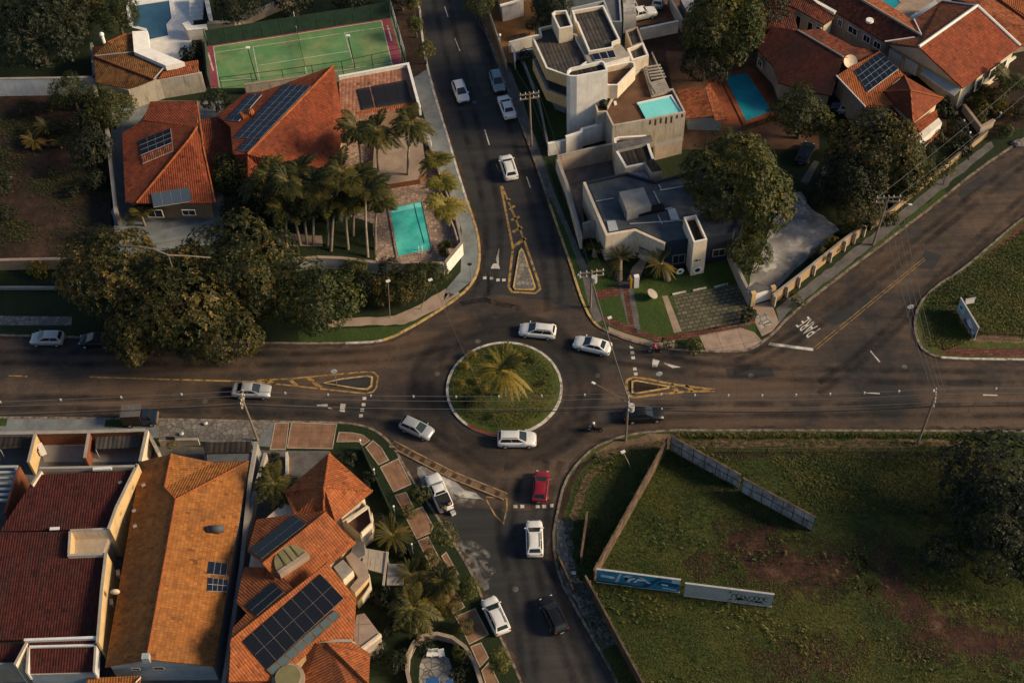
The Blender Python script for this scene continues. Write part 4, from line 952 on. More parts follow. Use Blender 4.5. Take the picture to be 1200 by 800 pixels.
sheet('yard', [(780, 60), (960, 60), (960, 175), (800, 175)], Z2, 'brown_floor'); sheet('yard', [(990, 130), (1060, 135), (1150, 100), (1200, 60), (1200, 150), (1090, 170), (990, 180)], Z1, 'brown_soil'); sheet('yard', [(900, -20), (1200, -20), (1200, 60), (1060, 90), (930, 60)], Z2, 'concrete_warm')
sheet('drive', [(938, 212), (954, 188), (960, 190), (946, 218)], Z2, 'concrete_dark'); sheet('drive', [(955, 214), (966, 192), (971, 194), (961, 220)], Z2, 'concrete_dark'); sheet('lawn', [(915, 190), (936, 195), (936, 222), (918, 220)], Z2, 'lawn_dark')
# -- east block
along(kE, (1330, 160), (1095, 335), -2.2, -0.6, Z1, 'dirt_path', 'footpath') if False else None
along(kE, (1330, 160), (1095, 335), 0.6, 1.6, Z1, 'paving_brick', 'footpath', 0.1); along(kE, (1107, 421), (1620, 426), 0.5, 1.7, Z1, 'paving_brick', 'footpath', 0.1)
rnd_ = random.Random(12)
for k_, s_ in ((kNW, 1), (kSW, 1), (kSE, -1), (kNE, 1), (kE, -1)):
    seg = [p for p in k_ if -95 < p.x < 95 and -75 < p.y < 95]; q_ = []
    for a_, b_ in zip(seg[:-1], seg[1:]):
        n_ = max(1, int((b_-a_).length/0.7)); q_ += [a_.lerp(b_, t_/n_) for t_ in range(n_)]
    L_ = strip(q_, .03*s_, .5*s_); L_ = [(a_, a_.lerp(b_, rnd_.uniform(.25, 1.5))) for a_, b_ in L_]; mb = MB()
    for (a_, b_), (c_, d_) in zip(L_[:-1], L_[1:]): mb.face([Vector((p.x, p.y, .014)) for p in (a_, c_, d_, b_)])
    struct('gutter', mb, ['gutter_dirt'])
for x, y in ((512, 438), (655, 470), (700, 440), (1024, 318), (560, 400), (604, 690), (880, 440), (240, 470), (556, 120), (1060, 430)):
    mb = MB(); c_ = P(x, y, .0); mb.tube(c_, c_+Vector((0, 0, .012)), .33, .33, 16); struct('manhole_cover', mb, ['concrete_dark'])
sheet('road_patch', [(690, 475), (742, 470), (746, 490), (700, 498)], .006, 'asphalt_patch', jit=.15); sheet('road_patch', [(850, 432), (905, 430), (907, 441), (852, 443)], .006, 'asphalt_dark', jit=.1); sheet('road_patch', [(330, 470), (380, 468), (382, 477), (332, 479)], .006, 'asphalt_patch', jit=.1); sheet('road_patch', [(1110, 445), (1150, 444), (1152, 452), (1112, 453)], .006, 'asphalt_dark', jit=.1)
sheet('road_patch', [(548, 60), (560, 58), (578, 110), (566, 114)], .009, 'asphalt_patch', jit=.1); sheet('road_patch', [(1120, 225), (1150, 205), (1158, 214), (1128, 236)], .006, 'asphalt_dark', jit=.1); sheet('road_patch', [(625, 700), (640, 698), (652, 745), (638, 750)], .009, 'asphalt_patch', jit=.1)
sheet('bare_earth', [(1126, 370), (1136, 388), (1200, 396), (1200, 401), (1128, 400)], Z1, 'dirt_path', jit=0.3)
# -- the roundabout
rc = P(591, 455, 0.0); RR = 6.72
mb = MB(); n = 96
C_ = lambda r_, z, i: rc+Vector((r_*math.cos(2*math.pi*i/n), r_*math.sin(2*math.pi*i/n), z))
for i in range(n): mb.face([C_(RR, 0, i), C_(RR, 0, i+1), C_(RR, .17, i+1), C_(RR, .17, i)], 0); mb.face([C_(RR, .17, i), C_(RR, .17, i+1), C_(RR-.3, .17, i+1), C_(RR-.3, .17, i)], 1 if 60 < i < 73 else 0); mb.face([C_(RR-.3, .1, i), C_(RR-.3, .1, i+1), C_(RR-.3, .17, i+1), C_(RR-.3, .17, i)], 0)
struct('roundabout_kerb', mb, ['kerb_white', 'kerb_red'])
mb = MB()
for k in range(8):
    for i in range(n):
        h = lambda q: 0.14+0.5*(1-(q/8)**2)*0.8
        mb.face([C_((RR-.3)*k/8, h(k), i), C_((RR-.3)*(k+1)/8, h(k+1), i), C_((RR-.3)*(k+1)/8, h(k+1), i+1), C_((RR-.3)*k/8, h(k), i+1)])
struct('roundabout_mound', mb, ['verge_grass'])
def film_strip(name, pts, wid, mat, z):
    pts = smooth_path(PP(pts, z), 2); L = strip(pts, -wid/2, wid/2); mb = MB(); s_ = 0
    for (a, b), (c, d), p0, p1 in zip(L[:-1], L[1:], pts[:-1], pts[1:]):
        e_ = s_+(p1-p0).length; mb.face([a, c, d, b], 0, uv=[(s_, 0), (e_, 0), (e_, 1), (s_, 1)]); s_ = e_
    struct(name, mb, [mat])
def offs(pts, dx, dy): return [(x+dx, y+dy) for x, y in pts]
for base in ([(-60, 417), (120, 420), (330, 422), (470, 415), (540, 395)], [(-60, 470), (200, 474), (380, 478), (470, 490), (530, 522), (580, 560)], [(1260, 443), (1000, 440), (860, 436), (760, 424), (690, 412)], [(1260, 480), (980, 480), (800, 480), (700, 490), (672, 500)], [(560, -20), (580, 60), (606, 150), (632, 240), (648, 320), (650, 365)], [(512, -20), (530, 60), (552, 150), (575, 230), (580, 300), (560, 350)], [(622, 820), (616, 740), (606, 680), (590, 620), (600, 560)], [(690, 820), (655, 730), (632, 650), (632, 590), (650, 540)], [(1230, 165), (1120, 250), (1020, 330), (920, 405), (860, 430)], [(1230, 210), (1140, 290), (1070, 360), (1010, 420), (960, 455)]):
    for k in (-6.5, 6.5):
        horiz = abs(base[0][0]-base[-1][0]) > abs(base[0][1]-base[-1][1]); film_strip('tyre_track', offs(base, 0 if horiz else k*1.3, k if horiz else 0), 1.15, 'tyre_polish', .0165+(.0015 if k > 0 else 0))
for r_, z_ in ((8.6, .0195), (10.6, .021)):
    pts = [rc+Vector((r_*math.cos(a), r_*math.sin(a), z_)) for a in [2*math.pi*i/72 for i in range(73)]]; L = strip(pts, -.8, .8); mb = MB()
    for i in range(72): (a, b), (c, d) = L[i], L[(i+1) % 72]; mb.face([a, c, d, b], 0, uv=[(i, 0), (i+1, 0), (i+1, 1), (i, 1)])
    struct('tyre_track', mb, ['tyre_polish'])
for q, w_ in (([(420, 425), (470, 405), (520, 385), (560, 372)], 4.5), ([(660, 452), (690, 450), (725, 447)], 3.0), ([(500, 560), (545, 545), (590, 552)], 4.0), ([(780, 495), (900, 497), (1100, 497)], 2.2), ([(940, 372), (1000, 335), (1060, 290)], 4.0), ([(570, 352), (610, 356), (650, 362)], 2.4)): film_strip('road_dust', q, w_, 'dust', .0245)
for q, w_ in (([(530, 632), (545, 648), (568, 682)], 1.6), ([(540, 640), (560, 650), (578, 672)], 1.0), ([(548, 634), (566, 644), (574, 655)], .8), ([(495, 560), (520, 575), (556, 588)], 2.0)): film_strip('road_scuff', q, w_, 'pale_scuff', .027)
film_strip('oil_stain', [(540, 356), (565, 350), (585, 356), (610, 361)], .7, 'oil_stain', .0285); film_strip('oil_stain', [(572, 318), (572.5, 330), (573, 346)], .35, 'oil_stain', .030)
# -- painted markings and islands
def marks(name, polys, mat, z=0.009):
    mb = MB()
    for q in polys: mb.face(PP(q, z))
    struct(name, mb, [mat])
def line(pts, w, z=0.009, closed=False):
    p = PP(pts, z); p = p+[p[0]] if closed else p
    return [[a, c, d, b] for (a, b), (c, d) in zip(strip(p, -w/2, w/2)[:-1], strip(p, -w/2, w/2)[1:])]
def wmarks(name, quads, mat):
    mb = MB()
    for q in quads: mb.face(q)
    struct(name, mb, [mat])
Y = 'road_yellow'
wmarks('road_marking', line([(105, 441.5), (200, 444.5), (300, 447), (345, 452), (428, 461), (437, 459), (441, 454), (443, 441), (438, 436), (428, 435.5), (340, 443.5), (300, 445.5)], 0.2), Y)
wmarks('road_marking', line([(313, 445), (323, 450)], .3)+line([(338, 443.5), (349, 452.5)], .4)+line([(361, 442.5), (376, 454)], .45)+line([(10, 440), (32, 441)], .16), Y)
wmarks('road_marking', line([(837, 456.5), (788, 450), (760, 444), (742, 442), (735, 445), (733.5, 451), (736, 462), (742, 465.5), (770, 462), (800, 459), (837, 457.5)], 0.3)+line([(786, 450), (794, 459)], .5)+line([(803, 452), (812, 458)], .45), Y)
wmarks('road_marking', line([(587, 218), (601, 290), (598, 318), (596, 336), (600, 342), (627, 343.5), (633, 339), (631, 330), (612, 275), (588, 218)], 0.28)+line([(594, 236), (598, 233)], .3)+line([(597, 246), (603, 241)], .35)+line([(599, 258), (609, 254)], .4)+line([(601, 272), (612, 266)], .45)+line([(602, 289), (616, 279)], .45), Y)
wmarks('road_marking', line([(954, 407), (1083, 302)], .07)+line([(957, 409), (1084, 304.5)], .07)+line([(581, 192), (586, 202)], .16), Y)
wmarks('road_marking', line([(570, 582), (594, 583.5), (594, 596), (590, 613), (580, 603), (570, 585)], .15), Y)
Wt = 'road_white'
wmarks('stop_line', line([(896, 402), (953, 409.5)], .42), Wt)
wmarks('road_marking', line([(521, 8), (525, 20)], .13)+line([(533, 45), (539, 60)], .13)+line([(568, 152), (573.5, 170)], .13)+line([(617, 207), (621.5, 220)], .13)+line([(1015, 460), (1031, 461)], .13)+line([(1152, 462.5), (1169, 463)], .15)+line([(1020, 411), (1031, 424)], .16), Wt)
def dots(l, s=0.42):
    q = []
    for x, y in l:
        c = P(x, y, .009); q.append([c+Vector((-s/2, -s/2, 0)), c+Vector((s/2, -s/2, 0)), c+Vector((s/2, s/2, 0)), c+Vector((-s/2, s/2, 0))])
    return q
wmarks('give_way_dots', dots([(568, 325.5), (576, 326), (583.5, 328), (590.5, 328)]), Wt); wmarks('give_way_dots', dots([(740, 406.5), (741, 413), (742, 419), (744, 432), (745, 438)]), Wt)
wmarks('give_way_dots', dots([(427, 466.5), (426, 474), (424.5, 480), (423, 487)]), Wt); wmarks('give_way_dots', dots([(604, 593), (612, 593), (630, 593), (638, 593), (647, 592)]), Wt)
marks('lane_arrow', [[(575, 314.5), (586, 315), (584, 308), (578, 309)], [(583, 309), (584.5, 309), (585, 290), (581, 304)]], Wt); marks('lane_arrow', [[(764, 430), (765, 420), (773, 422.5), (770, 430)], [(778, 425), (798, 430), (788, 431), (780, 427)]], Wt)
marks('lane_arrow', [[(398, 482), (399, 472.5), (405, 473), (404, 482.5)], [(371, 474), (384, 473), (384, 476), (372, 475.5)], [(384, 477), (391, 479), (386, 479)]], Wt)
# lettering on the carriageway
me = text_mesh('PARE', 'lettering'); o_, ux, uy = P(961.5, 385, .032), P(947, 370.5, .032), P(946.5, 396, .032)
vx = np.array([v.co.x for v in me.vertices]); vy = np.array([v.co.y for v in me.vertices])
ax, ay = (ux-o_)/(vx.max()-vx.min()), (uy-o_)/(vy.max()-vy.min())
for v in me.vertices: v.co = o_+ax*(v.co.x-vx.min())+ay*(v.co.y-vy.min())
me.materials.clear(); me.materials.append(MATS[Wt]); o = bpy.data.objects.new('road_lettering', me); COL.objects.link(o); tag(o, kind='structure')
# raised traffic islands
def island(px, mat_top, mat_k, h=0.14):
    pts = PP(px, h)
    if area2(pts) < 0: pts = pts[::-1]
    mb = MB(); inn = inset(pts, .2)
    mb.prism(pts, -.03, h-.02, 1)
    for i in range(len(pts)):
        j = (i+1) % len(pts); mb.face([pts[i], pts[j], inn[j], inn[i]], 1); mb.face([pts[i]-Vector((0, 0, .1)), pts[j]-Vector((0, 0, .1)), pts[j], pts[i]], 1)
    mb.face([p-Vector((0, 0, .01)) for p in inn], 0)
    struct('traffic_island', mb, [mat_top, mat_k])
island([(378, 448.5), (400, 443), (430, 439.5), (437, 441), (436, 452), (430, 456.5), (420, 456)], 'asphalt_dark', 'kerb_yellow')
island([(740, 446), (746, 445), (785, 452), (784, 455), (745, 461.5), (740, 460)], 'brown_soil', 'kerb_yellow')
island([(611, 290), (614, 294), (628, 336), (625, 340), (603, 339.5), (601, 336), (608, 294)], 'stone_grey', 'kerb_yellow')
# long kerbed separator by the south-west corner, with red and yellow blocks
A_ = PP([(459, 520), (485, 534), (530, 557), (592, 582)], 0)
mb = MB(); ribbon(mb, A_, -.5, -.36, -.02, .15); ribbon(mb, A_, .36, .5, -.02, .15); ribbon(mb, A_, -.36, .36, -.02, .1, 1); struct('separator_island', mb, ['separator_edge', 'dirt_path'])
mb = MB()
for k in range(11):
    t = (k+.5)/11*3; i = min(2, int(t)); p = A_[i].lerp(A_[i+1], t-i); d = A_[i+1]-A_[i]; mb.box((p.x, p.y, .11), (.5, .5, .06), math.atan2(d.y, d.x))
struct('separator_blocks', mb, ['wood_dark'])
# ================================================================== SOUTH-WEST BLOCK
# -- long tiled house
h = house('tiled_house', 'long house under a bright orange tiled roof with a dark west slope', 'house', (205, 680))
RZ, EZ = 6.3, 4.3
lf = [(165, 540.5, EZ), (201, 531.5, 5.4), (193, 571, 5.7), (206, 585, RZ), (172, 772, RZ), (123, 781, EZ)]
rt = [(206, 585, RZ), (291.5, 540, EZ-.4), (251, 780, EZ-.4), (172, 772, RZ)]
F = roof(h, 'tile_orange', [lf, rt, [(206, 585, RZ), (193, 571, 5.7), (250, 541.5, 4.2), (291.5, 540, EZ-.4)], [(193, 571, 5.7), (201, 531.5, 5.4), (250, 541.5, 4.2)]])
ridges(h, [((206, 585, RZ), (172, 772, RZ)), ((206, 585, RZ), (291.5, 540, EZ-.4)), ((193, 571, 5.7), (206, 585, RZ)), ((201, 531.5, 5.4), (193, 571, 5.7))], 'tile_terracotta')
walls(h, [(165, 541), (201, 534), (250, 543), (291, 541), (251, 780), (123, 781)], 4.0, .1, 'wall_bluegrey', .35)
mb = MB(); g = [P(126, 781, 4.1), P(249, 780, 3.8), P(172, 773, 6.1)]; mb.slab(g, .2) if False else mb.face(g)
g2 = [p+Vector((0, .25, 0)) for p in g]; mb.face(g2); mb.face([g[0], g[2], g2[2], g2[0]]); mb.face([g[2], g[1], g2[1], g2[2]]); mb.build('gable_wall', ['wall_bluegrey'], h)
opening(h, P(126, 781, 4.1), P(249, 780, 3.8), 2.2, 3.1, 3.3, 3.8, 'dark_hole', 'wall_grey', mull=0); opening(h, P(126, 781, 4.1), P(249, 780, 3.8), 4.4, 5.5, 3.3, 3.9, 'dark_hole', 'wall_grey', mull=0)
mb = MB(); q = P(249, 636, 4.6); q = q+Vector((.3, 1.4, 0)); mb.tube(q+Vector((-.75, 0, .45)), q+Vector((.75, 0, .45)), .42, .42, 14); mb.ball(q+Vector((.75, 0, .45)), .42, 0, 12, 8, (.35, 1, 1)); mb.ball(q+Vector((-.75, 0, .45)), .42, 0, 12, 8, (.35, 1, 1)); mb.build('water_tank', ['slate_roof'], h, True)
solar(h, F[1], [(245, 657), (267, 660), (265, 674), (243, 672)], 3, 1, 'solar'); solar(h, F[1], [(244, 676), (268, 679), (266, 693), (243, 692)], 4, 2, 'solar')
mb = MB(); mb.box(P(172, 769, 6.3)+Vector((0, -.2, .1)), (.7, .6, 1.0)); mb.build('chimney', ['wall_bluegrey'], h)
for x, y in ((141, 565), (168, 568), (157, 598), (158, 616), (175, 668), (199, 661), (215, 603)): mb = MB(); mb.box(P(x, y, 5.4), (.4, .3, .12), .5); mb.build('roof_vent', ['concrete'], h)
# -- little tiled roof at the frame's edge
h = house('tiled_shed', 'small orange tiled roof at the bottom edge below the long house gable', 'shed', (130, 800))
F = roof(h, 'tile_orange', [[(102, 794, 3.0), (165, 791, 3.0), (160, 830, 2.4), (95, 832, 2.4)]]); walls(h, [(102, 796), (165, 793), (160, 828), (95, 830)], 2.4, .1, 'wall_grey', .2)
mb = MB(); mb.tube(P(159, 799, 3.1), P(165, 793, 3.1), .06); mb.build('pipe', ['metal_white'], h)
# -- maroon roof house with parapets
h = house('parapet_house', 'maroon roofed house with cream parapet walls and an open light well', 'house', (60, 650))
F = roof(h, 'tile_maroon', [[(43, 556, 5.5), (158, 551, 5.5), (128, 619, 5.0), (0, 622, 5.0), (22, 588, 5.2)]]); 
F = roof(h, 'tile_maroon', [[(-80, 626, 5.2), (82, 622, 5.2), (81, 650, 5.0), (122, 649, 5.0), (115, 747, 4.2), (-90, 752, 4.2)]], name='lower_roof')
def parapet(par, px, z, hgt, th, mat, name='parapet', cap='slab_light', zb=None):
    pts = PP(px, z); mb = MB(); ribbon(mb, pts, -th/2, th/2, (z-hgt if zb is None else zb), z-.05); ribbon(mb, pts, -th/2-.03, th/2+.03, z-.048, z, 1); return mb.build(name, [mat, cap], par)
parapet(h, [(46, 548), (100, 547), (160, 545.5)], 6.0, 1, .22, 'wall_beige', zb=.1)
parapet(h, [(161, 543), (136, 594), (127, 619)], 6.0, 1, .25, 'wall_yellow', zb=.1); parapet(h, [(48, 551), (37, 567)], 5.9, 1, .2, 'wall_cream', zb=2.0)
parapet(h, [(82, 621), (127, 619)], 5.7, 1, .2, 'wall_cream', zb=.1); parapet(h, [(82, 622), (80.5, 648)], 5.7, 1, .2, 'wall_yellow', zb=.1); parapet(h, [(79, 650), (122, 648.5)], 5.5, 1, .2, 'wall_cream', zb=.1)
parapet(h, [(124, 647), (119, 690), (114, 752)], 5.6, 1, .24, 'wall_yellow', zb=.1); parapet(h, [(28, 749), (113, 746)], 5.4, .5, .2, 'metal_white', cap='metal_white'); parapet(h, [(34, 757), (112, 755)], 4.9, .4, .16, 'metal_white', cap='metal_white')
F = roof(h, 'tile_maroon', [[(35, 759, 4.6), (111, 757, 4.6), (109, 787, 4.0), (33, 789, 4.0)], [(32, 751, 5.0), (112, 748, 5.0), (112, 755, 4.8), (32, 757, 4.8)]], name='rear_roof')
F = roof(h, 'tile_maroon', [[(-80, 755, 4.4), (27, 753, 4.4), (18, 777, 3.9), (-90, 780, 3.9)]], name='rear_roof')
parapet(h, [(31, 752), (17, 778)], 5.2, .8, .2, 'wall_cream', zb=.1); parapet(h, [(33, 758), (31, 787)], 4.9, .8, .16, 'metal_white', zb=3.2); parapet(h, [(112, 752), (110, 786)], 4.9, .8, .16, 'metal_white', zb=3.2); parapet(h, [(-80, 779), (17, 777)], 4.2, .8, .2, 'wall_beige', zb=.1); parapet(h, [(33, 789), (110, 787)], 4.0, .8, .2, 'wall_bluegrey', zb=.1)
mb = MB(); a = P(45, 551, 5); b = P(158, 547, 5); mb.prism(PP([(46, 552), (156, 549), (118, 650), (112, 745), (-80, 750), (-80, 626), (0, 622)], 4.3), .1, 4.0); mb.build('wall', ['wall_beige'], h)
for q, d in ((P(64, 619, 5.3), (1.0, .35, .08)), (P(120, 549, 5.9), (2.0, .3, .3))): mb = MB(); mb.box(q, d); mb.build('skylight', ['metal_white'], h)
for x, y in ((155, 590), (146, 608), (131, 706), (139, 672)): mb = MB(); mb.box(P(x, y, 3.0), (.35, .7, .6), .2); mb.build('air_conditioner', ['sheet_white'], h)
mb = MB(); mb.tube(P(134, 695, 4.5), P(134, 693, 5.2), .05); mb.ball(P(135, 693, 5.2), .5, 0, 10, 6, (1, .5, .8)); mb.build('satellite_dish', ['dish'], h, True)
# front courtyards: walls
def yardwall(px, z, mat, label, th=.2, cap='slab_light', group='courtyard walls along the lower pavement'):
    return fence_wall('courtyard_wall', label, px, z, 0, th, mat, cap, 'wall', group)
yardwall([(-60, 508), (40, 506.5)], 2.4, 'wall_grey', 'grey front courtyard wall at the left edge along the lower pavement', .35)
yardwall([(40.5, 506.5), (103, 505.5)], 2.4, 'wall_brick', 'brick red front courtyard wall between two lit side walls', .35)
yardwall([(103, 505.5), (170, 503.5)], 2.4, 'wall_brick', 'rust stained front courtyard wall behind the parked truck', .35)
yardwall([(41, 508), (33, 541)], 2.8, 'wall_yellow', 'sunlit yellow side wall of the leftmost courtyard with white meter box', .25); yardwall([(104, 507), (99, 536)], 2.6, 'wall_brick', 'rust coloured divider wall between the two front courtyards', .25); yardwall([(172, 503), (164, 540)], 3.0, 'wall_cream', 'cream divider wall between the courtyards and the long tiled house', .28)
t = thing('meter_box', 'white meter box beside the sunlit yellow courtyard wall', 'box', P(52, 532, .1)); mb = MB(); mb.box(P(52, 532, .1)+Vector((0, 0, 1.0)), (.6, .9, 1.2), .5); mb.build('cabinet', ['white_paint'], t); mb = MB(); mb.box(P(52, 532, .1)+Vector((0, -.45, 1.0)), (.4, .1, .9), .5); mb.build('door', ['metal_white'], t)
for i, (q, lb) in enumerate((([(0, 511), (38, 510), (37, 523), (0, 526)], 'dark ribbed garage roof at the left edge behind the front wall'), ([(112, 512), (166, 509), (164, 524), (112, 526)], 'dark corrugated garage roof inside the right hand courtyard'))):
    c = P(*q[0], .1); t = thing('garage_roof', lb, 'roof', c, 0, 'garage roofs in the front courtyards'); mb = MB(); pts = [P(x, y, 1.9) for x, y in q]; mb.slab(pts, .08); mb.build('sheet', ['metal_sheet' if i else 'metal_dark'], t)
    mb = MB()
    for p in pts: mb.tube((p.x, p.y, .1), (p.x, p.y, 1.8), .05)
    mb.build('post', ['galvanised'], t)
sheet('courtyard', [(44, 512), (102, 511), (98, 541), (52, 541)], .13, 'concrete', ang=0); sheet('courtyard', [(110, 520), (166, 520), (163, 541), (103, 541)], .13, 'concrete')
# pergola with white beams at the left edge
t = thing('beam_pergola', 'pale grey beam pergola at the left edge beside the maroon roof', 'pergola', P(10, 575, .1))
mb = MB()
for k in range(7): y = 546+k*6.5; mb.beam(P(-40, y+1, 3.4), P(20-k*1.6, y, 3.4), .28, .3)
mb.beam(P(20, 545, 3.2), P(9, 588, 3.2), .25, .4); mb.build('beams', ['wall_bluegrey'], t)
mb = MB(); ribbon(mb, PP([(20, 546), (3, 600)], 3.9), .1, .35, .1, 3.9); mb.build('side_wall', ['wall_brick'], t)
# -- front gate & small structures north of the long house
fence_wall('garden_wall', 'cream stepped garden wall beside the pavement by the long tiled house', [(172, 504), (186, 530)], 2.2, 0, .3, 'wall_cream', 'slab_light'); fence_wall('garden_wall', 'pale low front wall with dark gate in front of the long tiled house', [(186, 515), (232, 514)], 1.3, 0, .25, 'wall_beige', 'slab_light')
t = thing('gate', 'dark narrow pedestrian gate in the pale front wall', 'gate', P(203, 525, .1)); mb = MB(); mb.box(P(203, 522, .1)+Vector((0, 0, .9)), (1.0, .12, 1.7), -.1); mb.build('leaf', ['black_metal'], t); mb = MB(); mb.box(P(203, 522, .1)+Vector((.35, -.1, .9)), (.06, .1, .25)); mb.build('handle', ['galvanised'], t)
t = thing('carport', 'dark flat carport roof in front of the long tiled house', 'carport', P(265, 530, .1)); mb = MB(); mb.slab(PP([(237, 518), (294, 517), (294, 530), (240, 531)], 2.6), .15); mb.build('roof_sheet', ['metal_dark'], t)
mb = MB(); mb.slab(PP([(242, 532), (296, 531), (294, 540), (243, 541)], 2.4), .12); mb.build('lower_sheet', ['slate_roof'], t)
for x, y in ((239, 531), (294, 530), (294, 518), (238, 519)): mb = MB(); p = P(x, y, 2.4); mb.tube((p.x, p.y, .1), (p.x, p.y, 2.4), .08); mb.build('post', ['galvanised'], t)
fence_wall('boundary_wall', 'tall grey boundary wall running down beside the long tiled house', [(300, 517), (293, 560), (283, 660), (262, 800), (255, 850)], 2.6, 0, .35, 'wall_grey', 'concrete')
fence_wall('boundary_wall', 'second boundary wall with rust capping beside the solar house', [(311, 530), (296, 580), (284, 650), (273, 730), (264, 850)], 2.4, 0, .25, 'wall_beige', 'concrete')
# ------------------------------------------------------------------ the big orange house with solar panels
h = house('solar_house', 'big terracotta roofed house covered with black solar panels', 'house', (350, 680))
T = 'tile_terracotta'
ap, e = (380, 570, 7.2), 4.6
N_, E_, S_, W_ = (386, 530, e), (436.5, 575, e), (393, 611, e+.4), (333, 576.5, e)
roof(h, T, [[ap, N_, E_], [ap, W_, N_], [ap, E_, S_], [ap, S_, (345, 602, e), W_]], name='pavilion_roof')
ridges(h, [(ap, N_), (ap, (379, 598, e+.9)), (ap, E_), (ap, W_)], T)
mR = [(382, 600, 7.0), (308, 660, 7.0)]
F1 = roof(h, T, [[(382, 600, 7.0), (417, 636, 5.0), (384, 663, 5.0), (340, 700, 5.0), (308, 660, 7.0)], [(382, 600, 7.0), (308, 660, 7.0), (290, 645, 5.7), (300.5, 608, None), (344, 602, None)]], name='main_roof')
ridges(h, [((382, 600, 7.0), (308, 660, 7.0))], T)
F2 = roof(h, T, [[(384, 660, 6.9), (417, 700, None), (415, 750, None), (375, 750, None), (326, 797, 4.4), (268, 798, None), (271, 749, 6.9)], [(384, 660, 6.9), (271, 749, 6.9), (273, 735, None), (289, 718, None), (277, 705, 5.7), (286, 664, None), (322, 664, None), (345, 690, None)]], name='front_roof')
ridges(h, [((384, 660, 6.9), (271, 749, 6.9)), ((271, 749, 6.9), (268, 798, 5.0))], T)
roof(h, T, [[(374, 752, 4.9), (386, 756, 5.2), (431, 800, 5.2), (425, 840, 5.2), (340, 840, 3.4), (345, 776, 3.8)], [(386, 756, 5.2), (382, 752, 4.6), (415, 753, 4.0), (433.5, 765, 3.4), (432, 800, 5.0)]], name='south_roof')
ridges(h, [((386, 756, 5.2), (431, 800, 5.2))], T)
roof(h, T, [[(268, 798, 5.0), (326, 797, 4.0), (330, 850, 3.6), (262, 850, 4.0)]], name='hip_end')
walls(h, [(386, 534), (433, 575), (395, 612), (416, 637), (392, 660), (416, 700), (414, 750), (376, 751), (330, 790), (268, 798), (275, 735), (288, 718), (279, 705), (288, 650), (300, 610), (336, 578)], 3.5, .1, 'wall_cream', .5)
walls(h, [(376, 755), (414, 753), (432, 766), (428, 840), (266, 840), (268, 800), (330, 795)], 3.0, .1, 'wall_cream', .5, 'south_wall')
solar(h, F1[1], [(344, 603), (359.5, 613.5), (306, 655), (292, 644.5)], 2, 5, 'solar_black', 'black_metal')
solar(h, F2[1], [(320, 682), (333, 693.5), (301, 721), (287, 709)], 2, 3, 'solar_black', 'black_metal')
solar(h, F2[0], [(375.5, 672), (403, 700.5), (312, 784), (284, 751)], 2, 8, 'solar_black', 'concrete_dark', gap=.02, gv_=.06)
# glazed strip along the lower edge of the big array
nP = F2[0]; gq = [on_plane(x, y, [p+Vector((0, 0, .25)) for p in nP]) for x, y in ((392, 714), (399, 721), (320.5, 792), (312, 784))]
mb = MB(); mb.slab(gq, .2); fr = mb.build('skylight_strip', ['wood'], h)
for k in range(8):
    a, b = (k+.1)/8, (k+.9)/8; L_ = lambda u, v: (gq[0].lerp(gq[3], u)).lerp(gq[1].lerp(gq[2], u), v)+Vector((0, 0, .03))
    mb = MB(); mb.slab([L_(a, .12), L_(b, .12), L_(b, .88), L_(a, .88)], .03); mb.build('pane', ['glass_sky'], fr)
# half-round dormer
dq = P(325, 668, 6.4); a = P(327, 674, 6.2); b = P(361, 651, 6.2); mid = (a+b)/2; ax = (b-a).normalized(); up = Vector((-ax.y, ax.x, 0)); rad = (b-a).length/2
mb = MB(); n = 14
arc = [mid+ax*(-rad*math.cos(math.pi*i/n))+up*(rad*1.15*math.sin(math.pi*i/n))+Vector((0, 0, .55+.35*math.sin(math.pi*i/n))) for i in range(n+1)]
for i in range(n): mb.face([mid+Vector((0, 0, .75)), arc[i], arc[i+1]], 0)
for i in range(n): mb.face([arc[i], arc[i+1], arc[i+1]-Vector((0, 0, 1.6)), arc[i]-Vector((0, 0, 1.6))], 1)
do = mb.build('dormer', ['olive_glass', 'wall_cream'], h)
mb = MB(); mb.beam(a+Vector((0, 0, .8))-up*.15, b+Vector((0, 0, .8))-up*.15, .5, .9); mb.build('front_beam', ['concrete_warm'], do)
mb = MB()
for f in (-.4, 0.05, .5): mb.beam(mid+ax*rad*f+Vector((0, 0, .82)), mid+ax*rad*f*.9+up*rad*.95+Vector((0, 0, .92)), .07, .05)
mb.build('glazing_bars', ['wood_dark'], do)
# round turret
c = P(337, 792, 5.2); mb = MB(); mb.tube((c.x, c.y, .1), (c.x, c.y, 4.6), 1.5, 1.5, 24); tu = mb.build('turret', ['wall_yellow'], h, True)
mb = MB(); mb.tube((c.x, c.y, 4.6), (c.x, c.y, 5.1), 1.25, 1.25, 24); mb.build('drum', ['olive_glass'], tu); mb = MB(); mb.tube((c.x, c.y, 4.55), (c.x, c.y, 4.75), 1.62, 1.62, 24); mb.build('rim_ring', ['concrete_warm'], tu)
parapet(h, [(346, 783), (374, 751)], 4.3, .8, .5, 'wall_yellow', 'fascia', 'wall_yellow', 3.4); parapet(h, [(376, 750.5), (413, 750)], 4.3, .3, .25, 'wall_beige', 'gutter', 'wall_beige')
